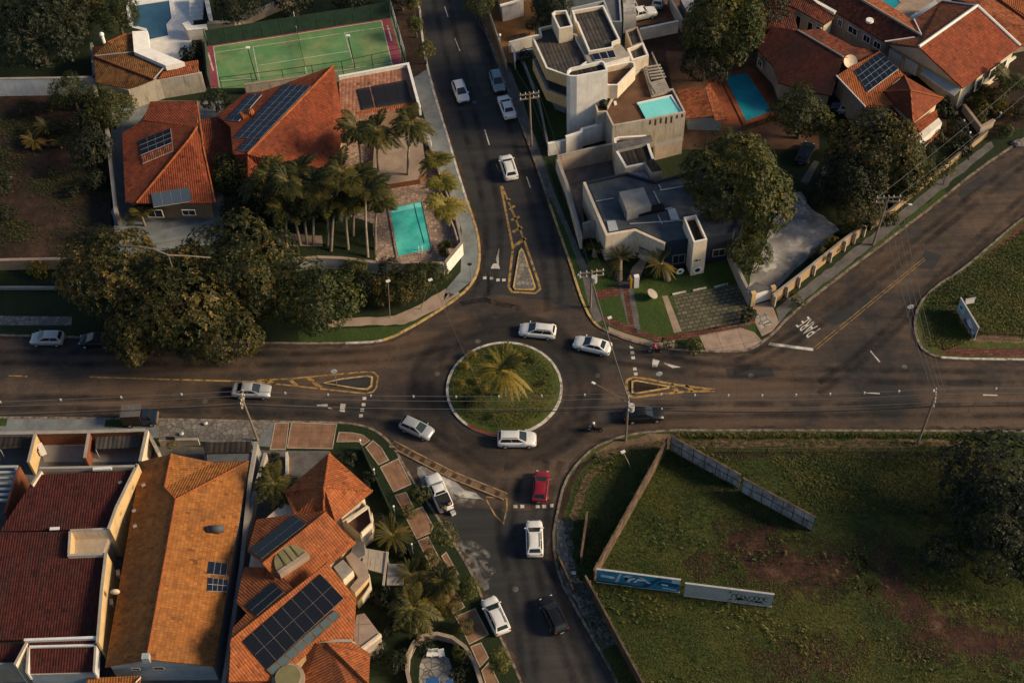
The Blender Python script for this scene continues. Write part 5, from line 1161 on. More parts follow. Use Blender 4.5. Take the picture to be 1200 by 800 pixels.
# balconies on the east side
def boxpx(par, name, px, zt, zb, mt, ms): mb = MB(); mb.prism(PP(px, zt), zb, zt, 0, 1); return mb.build(name, [mt, ms], par)
def rail(par, name, px, z, mat, th=.14, hh=.9): mb = MB(); ribbon(mb, PP(px, z), -th/2, th/2, z-hh, z); return mb.build(name, [mat], par)
b1 = boxpx(h, 'balcony', [(400, 607), (424, 589), (436, 600), (434, 616), (422, 625), (408, 613)], 3.2, .1, 'brown_floor', 'wall_cream'); rail(b1, 'balustrade', [(400, 606), (424, 588), (432, 594), (435.5, 612), (423, 624)], 4.1, 'wall_cream'); mb = MB(); mb.beam(P(406, 610, 4.3), P(430, 593, 4.3), .3, .3); mb.build('beam', ['wall_cream'], b1)
b2 = boxpx(h, 'balcony', [(391, 664), (402, 655), (414, 668), (402, 679)], 4.6, .1, 'slab_light', 'wall_cream')
b3 = boxpx(h, 'balcony', [(405, 652), (412, 646), (430, 663), (433, 676), (416, 694), (410, 688), (420, 676)], 3.6, .1, 'concrete_warm', 'wall_yellow'); rail(b3, 'balustrade', [(432, 672), (434, 685), (424, 702)], 3.0, 'wall_cream')
b4 = boxpx(h, 'terrace_roof', [(418, 720), (427, 718), (446, 743), (421, 763), (411, 752), (415, 735)], 3.3, .1, 'paving_pale', 'wall_beige'); rail(b4, 'balustrade', [(412, 750), (421, 761), (446, 742)], 3.5, 'wall_cream', .25, .6)
boxpx(h, 'annex_roof', [(410, 650), (416, 632), (427, 635), (428, 650), (418, 655)], 2.8, .1, 'concrete_dark', 'wall_grey')
# pergola and slab roof in the garden
t = thing('slatted_pergola', 'slatted timber pergola on the lawn right of the solar house', 'pergola', P(440, 655, .1)); 
mb = MB()
for k in range(9): mb.beam(P(428+k*2.9, 642+k*.5, 2.6), P(426+k*2.9, 665+k*.8, 2.6), .3, .08)
mb.build('slats', ['pergola'], t); mb = MB(); mb.beam(P(427, 644, 2.5), P(454, 648, 2.5), .15, .2); mb.beam(P(426, 664, 2.5), P(451, 671, 2.5), .15, .2); mb.beam(P(454, 646, 2.75), P(449, 685, 2.75), .22, .25); mb.build('frame', ['pergola'], t)
for x, y in ((428, 645), (453, 648), (427, 663), (450, 683)): mb = MB(); p = P(x, y, 2.3); mb.tube((p.x, p.y, .1), (p.x, p.y, 2.35), .08); mb.build('post', ['pergola'], t)
t = thing('flat_shelter', 'pale flat roofed shelter beside the slatted pergola', 'shelter', P(464, 680, .1)); mb = MB(); mb.slab(PP([(455, 660), (473, 660.5), (473, 685), (453, 685)], 2.4), .15); mb.build('roof', ['slab_light'], t)
for x, y in ((456, 662), (472, 662), (472, 683), (455, 683)): mb = MB(); p = P(x, y, 2.2); mb.tube((p.x, p.y, .1), (p.x, p.y, 2.26), .08); mb.build('post', ['pergola'], t)
# gate piers of the entrance
fence_wall('entrance_wall', 'low terracotta entrance wall with white post below the corner paving', [(336, 529), (336, 563)], 1.2, 0, .2, 'wall_tan', 'kerb_white'); 
# round garden wall
cx = P(521, 790, .1); pts = []
for k in range(15): a = R(20+k*10.5); pts.append((521+38*math.cos(a)+(0), 780-40*math.sin(a)))
fence_wall('curved_wall', 'curved pale wall around the stone terrace at the bottom', [(568, 812), (556, 775), (545, 757), (530, 746), (512, 741.5), (496, 744), (485, 752), (478, 766), (477, 785), (483, 812)], 1.3, 0, .3, 'wall_beige', 'concrete_warm')
fence_wall('garden_fence', 'dark slim garden fence between the lawn and the corner paving', [(422, 519), (437, 552), (455, 590), (468, 620), (482, 650)], 1.4, 0, .08, 'screen_green', None, 'fence')
for i, (x, y) in enumerate(((424, 527), (440, 561), (463, 604), (484, 648))):
    t = thing('garden_lamp', ['slim white garden lamp nearest the corner of the garden fence', 'slim white garden lamp midway along the upper garden fence', 'slim white garden lamp beside the starburst palm', 'slim white garden lamp by the flat roofed shelter'][i], 'lamp', P(x, y, .12), 0, 'garden lamps'); p = P(x, y, .12); mb = MB(); mb.tube(p, p+Vector((0, 0, 1.9)), .045); mb.build('post', ['galvanised'], t); mb = MB(); mb.ball(p+Vector((0, 0, 1.95)), .13); mb.build('globe', ['white_paint'], t, True)
# terrace furniture
for i, (x, y) in enumerate(((504, 768), (511, 767.5), (518, 768))):
    p = P(x, y, .13); t = thing('garden_chair', ['left', 'middle', 'right'][i]+'most of three white garden chairs on the stone terrace', 'chair', p, .2*(i-1), 'white garden chairs'); 
    def ad(nm, b): o = bpy.data.objects.new(nm, b.mesh(nm, ['white_paint'])); COL.objects.link(o); o.parent = t
    b = MB(); b.box((0, 0, .42), (.6, .55, .06)); ad('seat', b); b = MB(); b.box((0, .28, .7), (.6, .06, .55)); ad('backrest', b)
    for sx in (-.25, .25):
        for sy in (-.22, .22): b = MB(); b.box((sx, sy, .2), (.05, .05, .4)); ad('leg', b)
for i, (q, lb) in enumerate((([(499, 794), (514, 793), (513, 808), (498, 808)], 'dark blue sun shade left on the stone terrace at the frame edge'), ([(522, 796), (530, 795), (533, 808), (523, 808)], 'narrow dark blue sun shade right on the stone terrace'))):
    t = thing('sun_shade', lb, 'sun shade', P(*q[0], .13), 0, 'sun shades'); mb = MB(); mb.slab(PP(q, 1.9), .06); mb.build('canopy', ['cloth_blue'], t)
    mb = MB()
    for x, y in q: p = P(x, y, 1.85); mb.tube((p.x, p.y, .13), (p.x, p.y, 1.85), .03)
    mb.build('pole', ['galvanised'], t)
# ================================================================== NORTH-WEST BLOCK
h = house('red_roof_house', 'red tiled house with two solar arrays beside the bare brown lot', 'house', (200, 190))
e = 3.6
F = roof(h, 'tile_red', [[(143, 156, e), (168, 141, None), (231, 149, 5.8), (222, 163, None), (160, 238, e), (147, 237, None)], [(231, 149, 5.8), (238, 172, 5.2), (252, 238, e), (160, 238, e), (222, 163, 5.8)], [(168, 141, 4.4), (176, 119, 3.8), (231, 118, 4.6), (231, 149, 5.8)]])
F3 = roof(h, 'tile_red', [[(232, 141, 3.6), (254, 137, 3.6), (269, 147, 3.6), (273, 186, 3.3), (262, 205, 3.0), (244, 205, 3.0), (238, 172, 3.6)]], name='link_roof')
ridges(h, [((222, 163, 5.8), (160, 238, e)), ((231, 149, 5.8), (222, 163, 5.8)), ((231, 120, 4.6), (238, 171, 5.2)), ((238, 172, 5.2), (252, 238, e))], 'tile_terracotta')
walls(h, [(145, 158), (176, 122), (231, 121), (250, 238), (149, 237)], 3.4, .1, 'wall_tan', .4)
solar(h, F[0], [(163, 165), (200, 150), (202, 167), (165, 182)], 4, 3, 'solar_black'); solar(h, F[0], [(165, 183.5), (202, 168.5), (203, 177), (167, 192)], 4, 1, 'tile_rust')
solar(h, F[1], [(177, 227), (222, 219.5), (225, 236), (180, 243)], 4, 1, 'solar_blue')
A, B = P(160, 240, 3.3), P(251, 240, 3.3); opening(h, A, B, 1.0, 3.0, 1.0, 2.4); opening(h, A, B, 5.5, 7.2, 1.4, 2.4, 'window_glass')
boxpx(h, 'front_terrace', [(172, 272), (252, 258), (254, 272), (176, 286)], .5, .1, 'concrete_blue', 'wall_grey')
h = house('ridge_roof_house', 'bright orange red house with long ridge and large solar array by the tennis court', 'house', (330, 150))
Rz = 6.6
Lf = [(391, 77, Rz), (334, 98, None), (308, 107, None), (288, 109, None), (254, 135, 4.2), (270, 149, None), (273, 181, None), (290, 181, Rz)]
Rt = [(391, 77, Rz), (404, 150, 4.0), (390, 205, 3.6), (290, 215, 3.6), (272, 200, 3.9), (273, 181, 4.6), (290, 181, Rz)]
F = roof(h, 'tile_red', [Lf, Rt])
ridges(h, [((391, 77, Rz), (290, 181, Rz))], 'tile_terracotta', .16)
walls(h, [(388, 84), (402, 150), (388, 203), (290, 213), (274, 195), (258, 136), (290, 112), (334, 101)], 3.5, .1, 'wall_tan', .5)
solar(h, F[0], [(334, 99), (364.5, 100.5), (291, 178), (278, 176.5)], 4, 11, 'solar') if False else None
solar(h, F[0], [(333.5, 99), (364.5, 101), (304.5, 163), (274, 161)], 4, 9, 'solar'); solar(h, F[0], [(289, 163.5), (304, 164.5), (291.5, 177), (277.5, 176)], 2, 2, 'solar')
solar(h, F[0], [(293, 110.5), (307, 111), (280, 142), (264, 141)], 2, 5, 'solar')
mb = MB(); q = P(290, 135, 5.3); mb.box(q, (1.6, .9, .9), .4); mb.ball(q+Vector((.5, 0, .5)), .5, 0, 10, 6); mb.build('chimney', ['tile_terracotta'], h)
h = house('terracotta_annex', 'flat pinkish tiled annex with black pool heating panels', 'house', (440, 110))
F = roof(h, 'tile_pink', [[(397, 91, 3.9), (478, 76, 3.9), (491, 126, 3.4), (424, 138, 3.4), (400, 150, 3.4)]]); walls(h, [(398, 92), (478, 77), (490, 128), (424, 140), (400, 150)], 3.4, .1, 'wall_tan', .3)
roof(h, 'tile_terracotta', [[(418, 131, 3.6), (489, 119, 3.6), (491, 126, 3.3), (421, 138, 3.3)]], .1, 'eave_tiles')
parapet(h, [(397, 89.5), (478, 74.5), (492, 126)], 4.4, 1, .3, 'wall_white', cap='white_paint', zb=3.0)
solar(h, F[0], [(418.5, 104.5), (433, 102), (439, 126), (424.5, 129)], 1, 1, 'solar_thermal', 'black_metal'); solar(h, F[0], [(435.5, 101), (475.5, 94), (483, 120), (442, 126)], 3, 1, 'solar_thermal', 'black_metal')
# tennis court with fences, net, lamps
sheet('tennis_court', [(236, 43), (456, 8), (475, 78), (400, 90), (330, 102), (243, 104)], .127, 'court_green'); sheet('court_surround', [(237, 49), (455.5, 15), (473, 75), (459.5, 77), (447.5, 24), (250, 54.5), (257, 102), (243, 103)], .131, 'court_red')
wmarks('court_lines', line([(250, 55), (447, 24.5)], .1, .136)+line([(250.5, 62), (449, 32)], .08, .136)+line([(250, 55), (257, 102)], .1, .136)+line([(447, 24.5), (460, 77)], .1, .136)+line([(296.5, 55.5), (304, 93)], .09, .136)+line([(404, 39.5), (415.5, 79)], .09, .136)+line([(302, 77), (409, 60)], .08, .136)+line([(397, 83), (459, 73.5)], .08, .136)+line([(255, 95), (300, 92)], .08, .136), 'road_white')
wmarks('court_lines', line([(244, 62), (250, 83)], .22, .137)+line([(454, 30), (459, 48)], .22, .137), 'kerb_white')
def mesh_fence(name, label, px, z, mat, post='galvanised', step=2.4, solid=True, wire=0):
    pts = PP(px, z); c = (pts[0]+pts[-1])/2; t = thing(name, label, 'fence', (c.x, c.y, .12))
    if solid: mb = MB(); ribbon(mb, pts, -.02, .02, .14, z-.05); mb.build('screen', [mat], t)
    for a, b in zip(pts[:-1], pts[1:]):
        n = max(1, int((b-a).length/step))
        for k in range(n+1):
            p = a.lerp(b, k/n); mb = MB(); mb.tube((p.x, p.y, .1), (p.x, p.y, z+.05), .05, .05, 6); mb.build('post', [post], t)
        mb = MB(); mb.tube(a, b, .04, .04, 6)
        for w_ in range(wire): h_ = Vector((0, 0, (w_+1)*(z-.2)/(wire+1))); mb.tube(a-h_, b-h_, .022, .022, 5)
        mb.build('rail', [post], t)
    return t
mesh_fence('court_fence', 'tall dark green screen fence along the far side of the tennis court', [(240, 36), (455, 3)], 2.9, 'screen_green', 'screen_green')
mesh_fence('court_fence', 'short green end fence left of the tennis court', [(238, 34), (243, 88)], 2.6, 'screen_green', 'screen_green', 3.0)
mesh_fence('court_fence', 'white railed fence at the right end of the tennis court', [(456, -4), (474, 58)], 2.6, 'screen_green', 'galvanised', 3.0, False, 3)
mesh_fence('court_fence', 'thin dark wire fence along the near side of the tennis court', [(257, 91), (330, 82), (400, 72), (470, 57)], 3.0, 'screen_green', 'black_metal', 3.2, False, 2)
t = thing('tennis_net', 'dark tennis net across the green court', 'net', P(352, 60, .13)); a, b = P(348, 38, .13), P(359, 86, .13); mb = MB(); d_ = b-a
for k in range(5): z_ = Vector((0, 0, .12+.17*k)); mb.tube(a+z_, b+z_, .012, .012, 4)
for k in range(26): p_ = a+d_*(k/25); mb.tube(p_+Vector((0, 0, .03)), p_+Vector((0, 0, .9)), .01, .01, 4)
mb.tube(a+Vector((0, 0, .95)), b+Vector((0, 0, .95)), .03, .03, 5); mb.build('netting', ['cable_black'], t)
for p in (a, b): mb = MB(); mb.tube(p, p+Vector((0, 0, 1.1)), .05); mb.build('post', ['metal_white'], t)
for i, (b_, t_) in enumerate((((301, 94), (291, 60)), ((416, 80), (408, 41)), ((348, 37), (344, 17)))):
    p = P(*b_, .13); H_ = 5.6 if i < 2 else 3.4; q = p+Vector((-.3 if i < 2 else 0, 0.1, H_)); t = thing('court_lamp', ['floodlight pole near the left service line of the tennis court', 'floodlight pole near the right service line of the tennis court', 'short white pole at the far end of the tennis net'][i], 'lamp post', p, 0, 'tennis court poles'); mb = MB(); mb.tube(p, q, .07, .05); mb.build('pole', ['black_metal' if i < 2 else 'metal_white'], t)
    if i < 2: mb = MB(); mb.box(q+Vector((0, .1, 0)), (.5, .4, .2)); mb.build('lamp_head', ['white_paint'], t)
fence_wall('retaining_wall', 'beige retaining wall below the near side of the tennis court', [(286, 99), (340, 91.5), (396, 83)], 1.9, 0, .3, 'wall_dirty', 'concrete_warm')
# brown roof house and white pool deck, top left
h = house('brown_roof_house', 'old brown tiled house with a broad white parapet beside the navy pool', 'house', (170, 80))
F = roof(h, 'tile_brown', [[(109, 66, 4.2), (126, 50, 5.0), (156, 37, 4.6), (157, 61, 4.4)], [(108, 56, 4.2), (126, 48, 5.0), (109, 66, 4.2)], [(110, 66, 4.6), (157, 61, 4.6), (195, 76, 4.3), (180, 93, 4.6)], [(110, 66, 4.6), (180, 93, 4.6), (150, 104, 3.6), (112, 97, 3.6)]]); roof(h, 'tile_rust', [[(196, 76, 4.2), (232, 70.5, 4.0), (232.5, 84, 3.6), (186, 92, 3.7)]], name='side_roof')
ridges(h, [((110, 66, 4.7), (180, 93, 4.7)), ((126, 50, 5.0), (148, 40, 4.8))], 'tile_rust'); ridges(h, [((180, 93, 4.6), (195, 76, 4.4)), ((110, 66, 4.7), (157, 61, 4.6))], 'concrete', .1)
walls(h, [(110, 58), (156, 40), (195, 77), (232, 72), (236, 86), (187, 94), (150, 106), (113, 98)], 3.6, .1, 'wall_dirty', .2)
mb = MB(); ribbon(mb, PP([(150, 105), (187, 92.5), (236, 85)], 3.4), -.15, .15, .1, 3.4); mb.build('side_wall', ['wall_dirty'], h)
mb = MB(); mb.slab([P(*q) for q in ((155, 37, 5.2), (173, 36, 4.9), (175, 56, 4.9), (157, 61, 5.2))], .9); mb.slab([P(*q) for q in ((157, 61, 5.2), (175, 56, 4.9), (216, 73, 4.6), (194, 77, 5.0))], .9); mb.build('parapet', ['white_paint'], h)
mb = MB(); q = P(122, 50, 5.0); mb.tube(q, q+Vector((0, 0, 1.3)), .25); mb.ball(q+Vector((0, 0, 1.4)), .35); mb.build('chimney', ['white_paint'], h)
fence_wall('boundary_wall', 'narrow white wall along the left edge of the brown roof house', [(107, 50), (112, 110)], 3.2, 0, .3, 'wall_beige', 'concrete'); fence_wall('boundary_wall', 'whitewashed wall between the dark tree and the bare brown lot', [(-60, 93), (70, 91), (112, 90)], 3.2, 0, .3, 'wall_white', 'concrete')
fence_wall('boundary_wall', 'tall pale wall between the bare brown lot and the red roof house', [(125, 150), (131, 205), (136, 250)], 2.4, 0, .4, 'wall_beige', 'concrete'); fence_wall('boundary_wall', 'tan boundary wall along the lower side of the bare brown lot', [(-80, 306), (60, 303), (98, 303)], 1.9, 0, .35, 'wall_tan', 'concrete_warm'); fence_wall('low_wall', 'thin pale low wall across the dark verge at the left edge', [(-80, 336), (84, 336)], .6, 0, .2, 'wall_grey', 'concrete')
sheet('pool_deck', [(150, -40), (226, -40), (228, 10), (224, 60), (208, 72), (176, 58), (172, 34), (150, 32)], .14, 'white_paint')
def pool(label, px, z, mat, rim='slab_light', rw=.35, name='swimming_pool', step=None):
    pts = PP(px, z)
    if area2(pts) < 0: pts = pts[::-1]
    c = sum(pts, Vector())/len(pts); t = thing(name, label, 'pool', (c.x, c.y, z)); mb = MB(); mb.face([p-Vector((0, 0, .02)) for p in inset(pts, -.02)]); mb.build('water', [mat], t)
    out = inset(pts, -rw); mb = MB(); n = len(pts)
    for i in range(n):
        j = (i+1) % n; u = Vector((0, 0, .05)); mb.face([pts[i]+u, pts[j]+u, out[j]+u, out[i]+u]); mb.face([pts[i]-u, pts[j]-u, pts[j]+u, pts[i]+u]); mb.face([out[i]-u*2, out[j]-u*2, out[j]+u, out[i]+u])
    mb.build('coping', [rim], t); return t
pool('dark navy pool of irregular shape on the white deck', [(152, 8), (198, 1), (201, 22), (195, 29), (197, 42), (174, 47), (172, 34), (156, 30)], .2, 'water_navy', 'white_paint', .5)
t = thing('deck_stairs', 'white stepped stairs beside the navy pool deck', 'stairs', P(232, 12, .14))
for k in range(6): mb = MB(); mb.prism(PP([(222, 24-k*5), (238, 22-k*5), (237, 17-k*5), (221, 19-k*5)], .3+k*.25), .13, .3+k*.25); mb.build('step', ['white_paint'], t)
fence_wall('terrace_wall', 'white block wall between the deck stairs and the tennis court', [(217, 26), (222, 33), (242, 31)], 2.0, 0, .9, 'wall_white', 'white_paint'); fence_wall('terrace_wall', 'long pale wall top running up behind the tennis court', [(243, 27), (274, 25), (300, 13), (345, -6)], 1.6, 0, .6, 'wall_beige', 'concrete'); fence_wall('terrace_wall', 'white sloped wall right of the deck stairs', [(240, -10), (246, 20)], 2.2, 0, .5, 'wall_white', 'white_paint')
# pool garden of the ridge house
tp = pool('turquoise pool on the stone patio between the palms', [(457, 244), (494, 236), (506, 292), (467, 300)], .2, 'water_turquoise', 'stone_crazy', .3)
mb = MB(); mb.slab(PP([(458, 245), (493, 237.5), (494, 242), (459, 249.5)], .19), .02); mb.build('underwater_step', ['water_pale'], tp); mb = MB(); ribbon(mb, PP([(485, 239), (488, 252), (497, 285)], .195), -.06, .06, .17, .195); mb.build('lane_line', ['ink_deep'], tp)
t = thing('pool_ladder', 'white pool ladder at the lower edge of the turquoise pool', 'ladder', P(492, 296, .2))
for dx in (0, 4): mb = MB(); a = P(491+dx, 294.5, .2); mb.path([a+Vector((0, .3, -.1)), a+Vector((0, .2, .8)), a+Vector((0, -.3, .8)), a+Vector((0, -.5, 0))], .035, 6); mb.build('rail', ['metal_white'], t)
t = thing('raised_terrace', 'raised concrete terrace with dark step above the turquoise pool', 'terrace', P(475, 190, .1)); mb = MB(); mb.prism(PP([(440, 150), (492, 145), (500, 200), (492, 210), (455, 216), (436, 205)], 1.0), .1, 1.0, 0, 1); mb.build('slab', ['concrete_warm', 'wall_brick'], t)
fence_wall('pool_wall', 'pale blue garden wall behind the hedge by the patio', [(343, 303), (370, 301), (400, 302), (440, 307), (520, 308)], 2.2, 0, .35, 'wall_white', 'concrete_warm'); fence_wall('pool_wall', 'white angled corner wall of the pool garden by the pavement', [(522, 307), (541, 284)], 2.3, 0, .3, 'wall_white', 'concrete_warm'); fence_wall('pool_wall', 'white railing wall beside the grey pavement up the street', [(493, 141), (503, 168), (512, 190), (528, 225), (541, 284)], 1.3, 0, .2, 'wall_white', 'concrete')
t = thing('white_railing', 'white tubular railing near the annex and pavement', 'railing', P(500, 160, .12)); mb = MB(); q = PP([(493, 148), (499, 166), (505, 165), (498, 146)], 1.3); mb.path(q+[q[0]], .05, 6); mb.build('rail', ['metal_white'], t)
for p in q: mb = MB(); mb.tube((p.x, p.y, .12), p, .05); mb.build('post', ['metal_white'], t)
# ================================================================== NORTH-EAST BLOCK
h = house('modern_house', 'white flat roofed modern house with tall tower and rooftop pool', 'house', (690, 120))
WC = 'wall_cream'
# west wing: two cream bands with a dark strip window between, overhanging a recessed ground floor
ow = [(623.5, 44), (640, 80), (664.5, 89), (690, 72), (676, 40), (655, 36), (648, 29), (631, 33), (633, 41)]
top = PP(ow, 8.2)
def bandpoly(zt, zb, ins, name, mt, ms):
    q = inset(top if area2(top) > 0 else top[::-1], ins); mb = MB(); mb.prism(q, zb, zt, 0, 1); return mb.build(name, [mt, ms], h)
q = top if area2(top) > 0 else top[::-1]; inn = inset(q, .25); mb = MB()
Zt = lambda p, z: Vector((p.x, p.y, z))
for i in range(len(q)):
    j = (i+1) % len(q); mb.face([Zt(q[i], 6.25), Zt(q[j], 6.25), q[j], q[i]], 0); mb.face([q[i], q[j], inn[j], inn[i]], 1); mb.face([inn[i], inn[j], Zt(inn[j], 7.75), Zt(inn[i], 7.75)], 0)
mb.face([Zt(p, 6.25) for p in q][::-1]); mb.build('upper_band', ['wall_yellow', 'white_paint'], h)
mb = MB(); mb.face([Zt(p, 7.76) for p in inn], 0, ang=R(12)); mb.build('roof_deck', ['metal_sheet'], h)
bandpoly(6.25, 4.45, .35, 'strip_window', 'glass_dark', 'window_glass'); bandpoly(4.45, 2.6, 0, 'lower_band', 'concrete', 'wall_yellow'); bandpoly(2.6, .1, 1.3, 'ground_floor', 'concrete', 'wall_grey')
# roof box
mass(h, 'roof_box', [(646.5, 16), (650, 13), (664, 12), (671.5, 31), (655, 34)], 10.2, 7.7, 'metal_sheet', WC, .5, .22, ang=R(12))
# east wing
mass(h, 'east_wing', [(670, 12.5), (707.5, 6), (727, 46.5), (719, 50), (719, 56), (690, 61), (676, 27), (674, 25)], 8.8, .1, 'metal_sheet', WC, .5, .25, ang=R(12))
mass(h, 'link_slab', [(674, 43), (681, 42), (692, 62), (719, 56), (726, 51), (730, 55), (738, 66), (706, 75), (690, 73)], 8.3, .1, 'slab_light', 'wall_white')
c = [P(x, y, 8.35) for x, y in ((693, 63.5), (719, 58.5), (722, 67.5), (697, 71))]; solar(h, c, [(693, 63.5), (719, 58.5), (722.5, 67.5), (697, 71)], 3, 1, 'solar', 'metal_white', .12, .1)
# tower
mass(h, 'tower', [(664, 88), (664.5, 83), (668, 79.5), (705, 71), (709, 73), (712.5, 82.5), (676, 89.5), (668, 89.5)], 10.6, .1, 'metal_dark', 'wall_white', .5, .22, ang=R(12))
# pentagon terrace box with orange wall below
mass(h, 'rear_terrace', [(710, 78), (738, 72), (743.5, 73), (745, 78), (724, 100), (713, 100), (706.5, 97)], 7.6, 5.3, 'brown_floor', WC, .9, .2)
mass(h, 'orange_room', [(712, 80), (740, 75), (742, 78), (724, 99), (714, 99)], 5.4, .1, 'concrete', 'wall_orange')
mass(h, 'corner_block', [(735, 57), (754, 50), (760.5, 65), (741, 71)], 7.2, .1, 'metal_sheet', WC, .5, .25)
mass(h, 'stair_roof', [(733, 36), (747, 31), (754, 50), (740, 55)], 6.6, .1, 'metal_sheet', 'wall_beige', .3, .2)
mass(h, 'small_column', [(719, 119), (722, 118), (723, 122), (720, 123)], 4.9, .1, 'white_paint', 'wall_white')
# pool terrace
tr = [(696, 118), (709, 117), (712, 123), (724, 100), (744, 84), (752, 78), (756, 80), (765, 109), (789, 103.5), (803.5, 131.5), (757, 140.5), (718, 147.5), (710, 131), (700, 132)]
mass(h, 'pool_terrace', tr, 5.3, .1, 'brown_floor', 'wall_dirty', .55, .22)
mb = MB(); mb.face(PP([(747.5, 122), (786, 113), (797.5, 131.5), (757, 139.5)], 5.0)); mb.build('pool_water', ['water_pale'], h)
mb = MB(); ribbon(mb, PP([(747, 121.5), (786, 112.5), (798.5, 132)], 5.12), 0, .22, 4.7, 5.12); mb.build('pool_coping', ['white_paint'], h)
pg = MB()
for k in range(5): pg.beam(P(757.5+k*1.3, 78.5+k*3.4, 5.5), P(774+k*1.6, 76+k*3.4, 5.5), .25, .12)
for k in range(6): pg.beam(P(761.5+k*1.3, 97.5+k*2.1, 5.5), P(779+k*1.0, 93+k*2.2, 5.5), .28, .12)
pg.beam(P(756, 77, 5.4), P(766, 110, 5.4), .2, .25); pg.beam(P(764, 61, 5.4), P(784, 105, 5.4), .15, .25); pg.build('pergola_slats', ['slab_light'], h)
mass(h, 'pergola_block', [(755, 76), (764, 66), (783, 104), (766, 109)], 4.6, .1, 'metal_dark', 'wall_grey')
mb = MB(); a, b = P(757, 140.5, 5.3), P(803.5, 131.5, 5.3); d = (b-a).normalized(); rnd = random.Random(3)
for k in range(7): s_ = .6+k*.72; L_ = rnd.uniform(.5, 1.5); mb.box(a+d*s_+Vector((0, -.012, -.25-L_/2)), (.22, .03, L_), math.atan2(d.y, d.x))
mb.build('grime_marks', ['wood_dark'], h)
mb = MB(); q = P(703, 125, 5.0); mb.ball(q+Vector((.5, .2, .3)), .6, 0, 9, 6); mb.build('planter_bush', ['leaf_dark'], h)
mass(h, 'front_recess', [(664, 96), (710, 88), (712, 140), (668, 150)], 2.5, .1, 'concrete', 'wall_white') if False else None
# lower white walls by the street
fence_wall('stepped_wall', 'stepped white boundary wall below the tower of the modern house', [(642, 168), (664, 163.5)], 2.3, 0, .3, 'wall_white', 'white_paint'); fence_wall('stepped_wall', 'taller white boundary wall at the foot of the tower', [(663, 160), (681, 154), (682, 151), (704, 145), (711, 142)], 3.2, 0, .3, 'wall_white', 'white_paint')
fence_wall('garden_wall', 'slim grey front wall between the street and the modern house lawn', [(610, 63), (632, 118), (642, 168)], 1.0, 0, .15, 'wall_grey', 'concrete')
sheet('front_lawn', [(612, 70), (628, 66), (640, 110), (664, 130), (664, 160), (642, 166)], .14, 'lawn')
fence_wall('white_screen', 'white front screen between the ochre forecourt and the modern house', [(596, 49.5), (625, 42), (634, 41)], 2.0, 0, .2, 'wall_white', 'white_paint'); fence_wall('white_screen', 'short white side screen at the corner of the ochre forecourt', [(602, 52), (603.5, 72)], 1.6, 0, .15, 'wall_white', 'white_paint'); fence_wall('blue_wall', 'pale blue inner wall beside the ochre forecourt', [(604, 61), (626, 57)], 1.5, 0, .15, 'wall_bluegrey', 'white_paint')
fence_wall('front_fence', 'thin dark front fence along the ochre forecourt pavement', [(569, -6), (575, 18), (594, 74)], 1.6, 0, .1, 'wall_tan', 'concrete', 'fence')
for i, (x, y) in enumerate(((574, 19), (586, 53))):
    p = P(x, y, .12); t = thing('globe_lamp', ['white globe lamp post upper on the ochre forecourt fence', 'white globe lamp post lower on the ochre forecourt fence'][i], 'lamp', p, 0, 'forecourt globe lamps'); mb = MB(); mb.tube(p, p+Vector((0, 0, 1.7)), .06); mb.build('post', ['galvanised'], t); mb = MB(); mb.ball(p+Vector((0, 0, 1.8)), .22); mb.build('globe', ['white_paint'], t, True)
t = thing('bench', 'long pale bench by the white screen of the ochre forecourt', 'bench', P(610, 44, .13)); mb = MB(); mb.slab(PP([(597, 43), (622, 36.5), (622, 40), (598, 47)], .5), .08); mb.build('seat', ['wood'], t); mb = MB(); mb.box(P(600, 45, .3), (.1, .4, .4)); mb.box(P(620, 39, .3), (.1, .4, .4)); mb.build('leg', ['wood_dark'], t)
# neighbouring grey roof at the top
h = house('grey_roof_house', 'low flat grey roofed building behind the modern house', 'house', (700, 8))
mass(h, 'main_block', [(661, -30), (725, -30), (729, 26), (716, 26), (707, 2), (664, 12)], 4.0, .1, 'slate_roof', 'wall_bluegrey', .3, .25); mass(h, 'side_strip', [(730, -4), (742, -8), (746, 16), (731, 19)], 3.2, .1, 'sheet_white', 'wall_white')
h = house('ochre_roof_house', 'brown roofed building at the top edge above the ochre forecourt', 'house', (600, 0)); F = roof(h, 'tile_brown', [[(586, 5, 3.6), (615, -3, 3.6), (610, -40, 4.6), (575, -40, 4.6)]]); walls(h, [(587, 6), (615, -2), (610, -38), (577, -38)], 3.4, .1, 'wall_white', .2); mb = MB(); mb.beam(P(586, 6, 3.7), P(616, -2, 3.7), .3, .25); mb.build('gutter', ['white_paint'], h)
fence_wall('white_wall', 'white wall below the brown car park at the top', [(750, 34), (795, 24.5)], 2.2, 0, .25, 'wall_white', 'white_paint'); fence_wall('yard_wall', 'grey wall along the right side of the brown car park', [(784, -8), (800, 24)], 2.2, 0, .25, 'wall_grey', 'concrete')
h = house('lean_to', 'small white roofed lean-to by the big tree at the top', 'shed', (805, 8)); roof(h, 'sheet_white', [[(795, -6, 2.8), (808, -10, 2.8), (817, 8, 2.5), (806, 16, 2.5)]], .08); walls(h, [(796, -5), (808, -9), (816, 8), (806, 15)], 2.5, .1, 'wall_grey', .1)
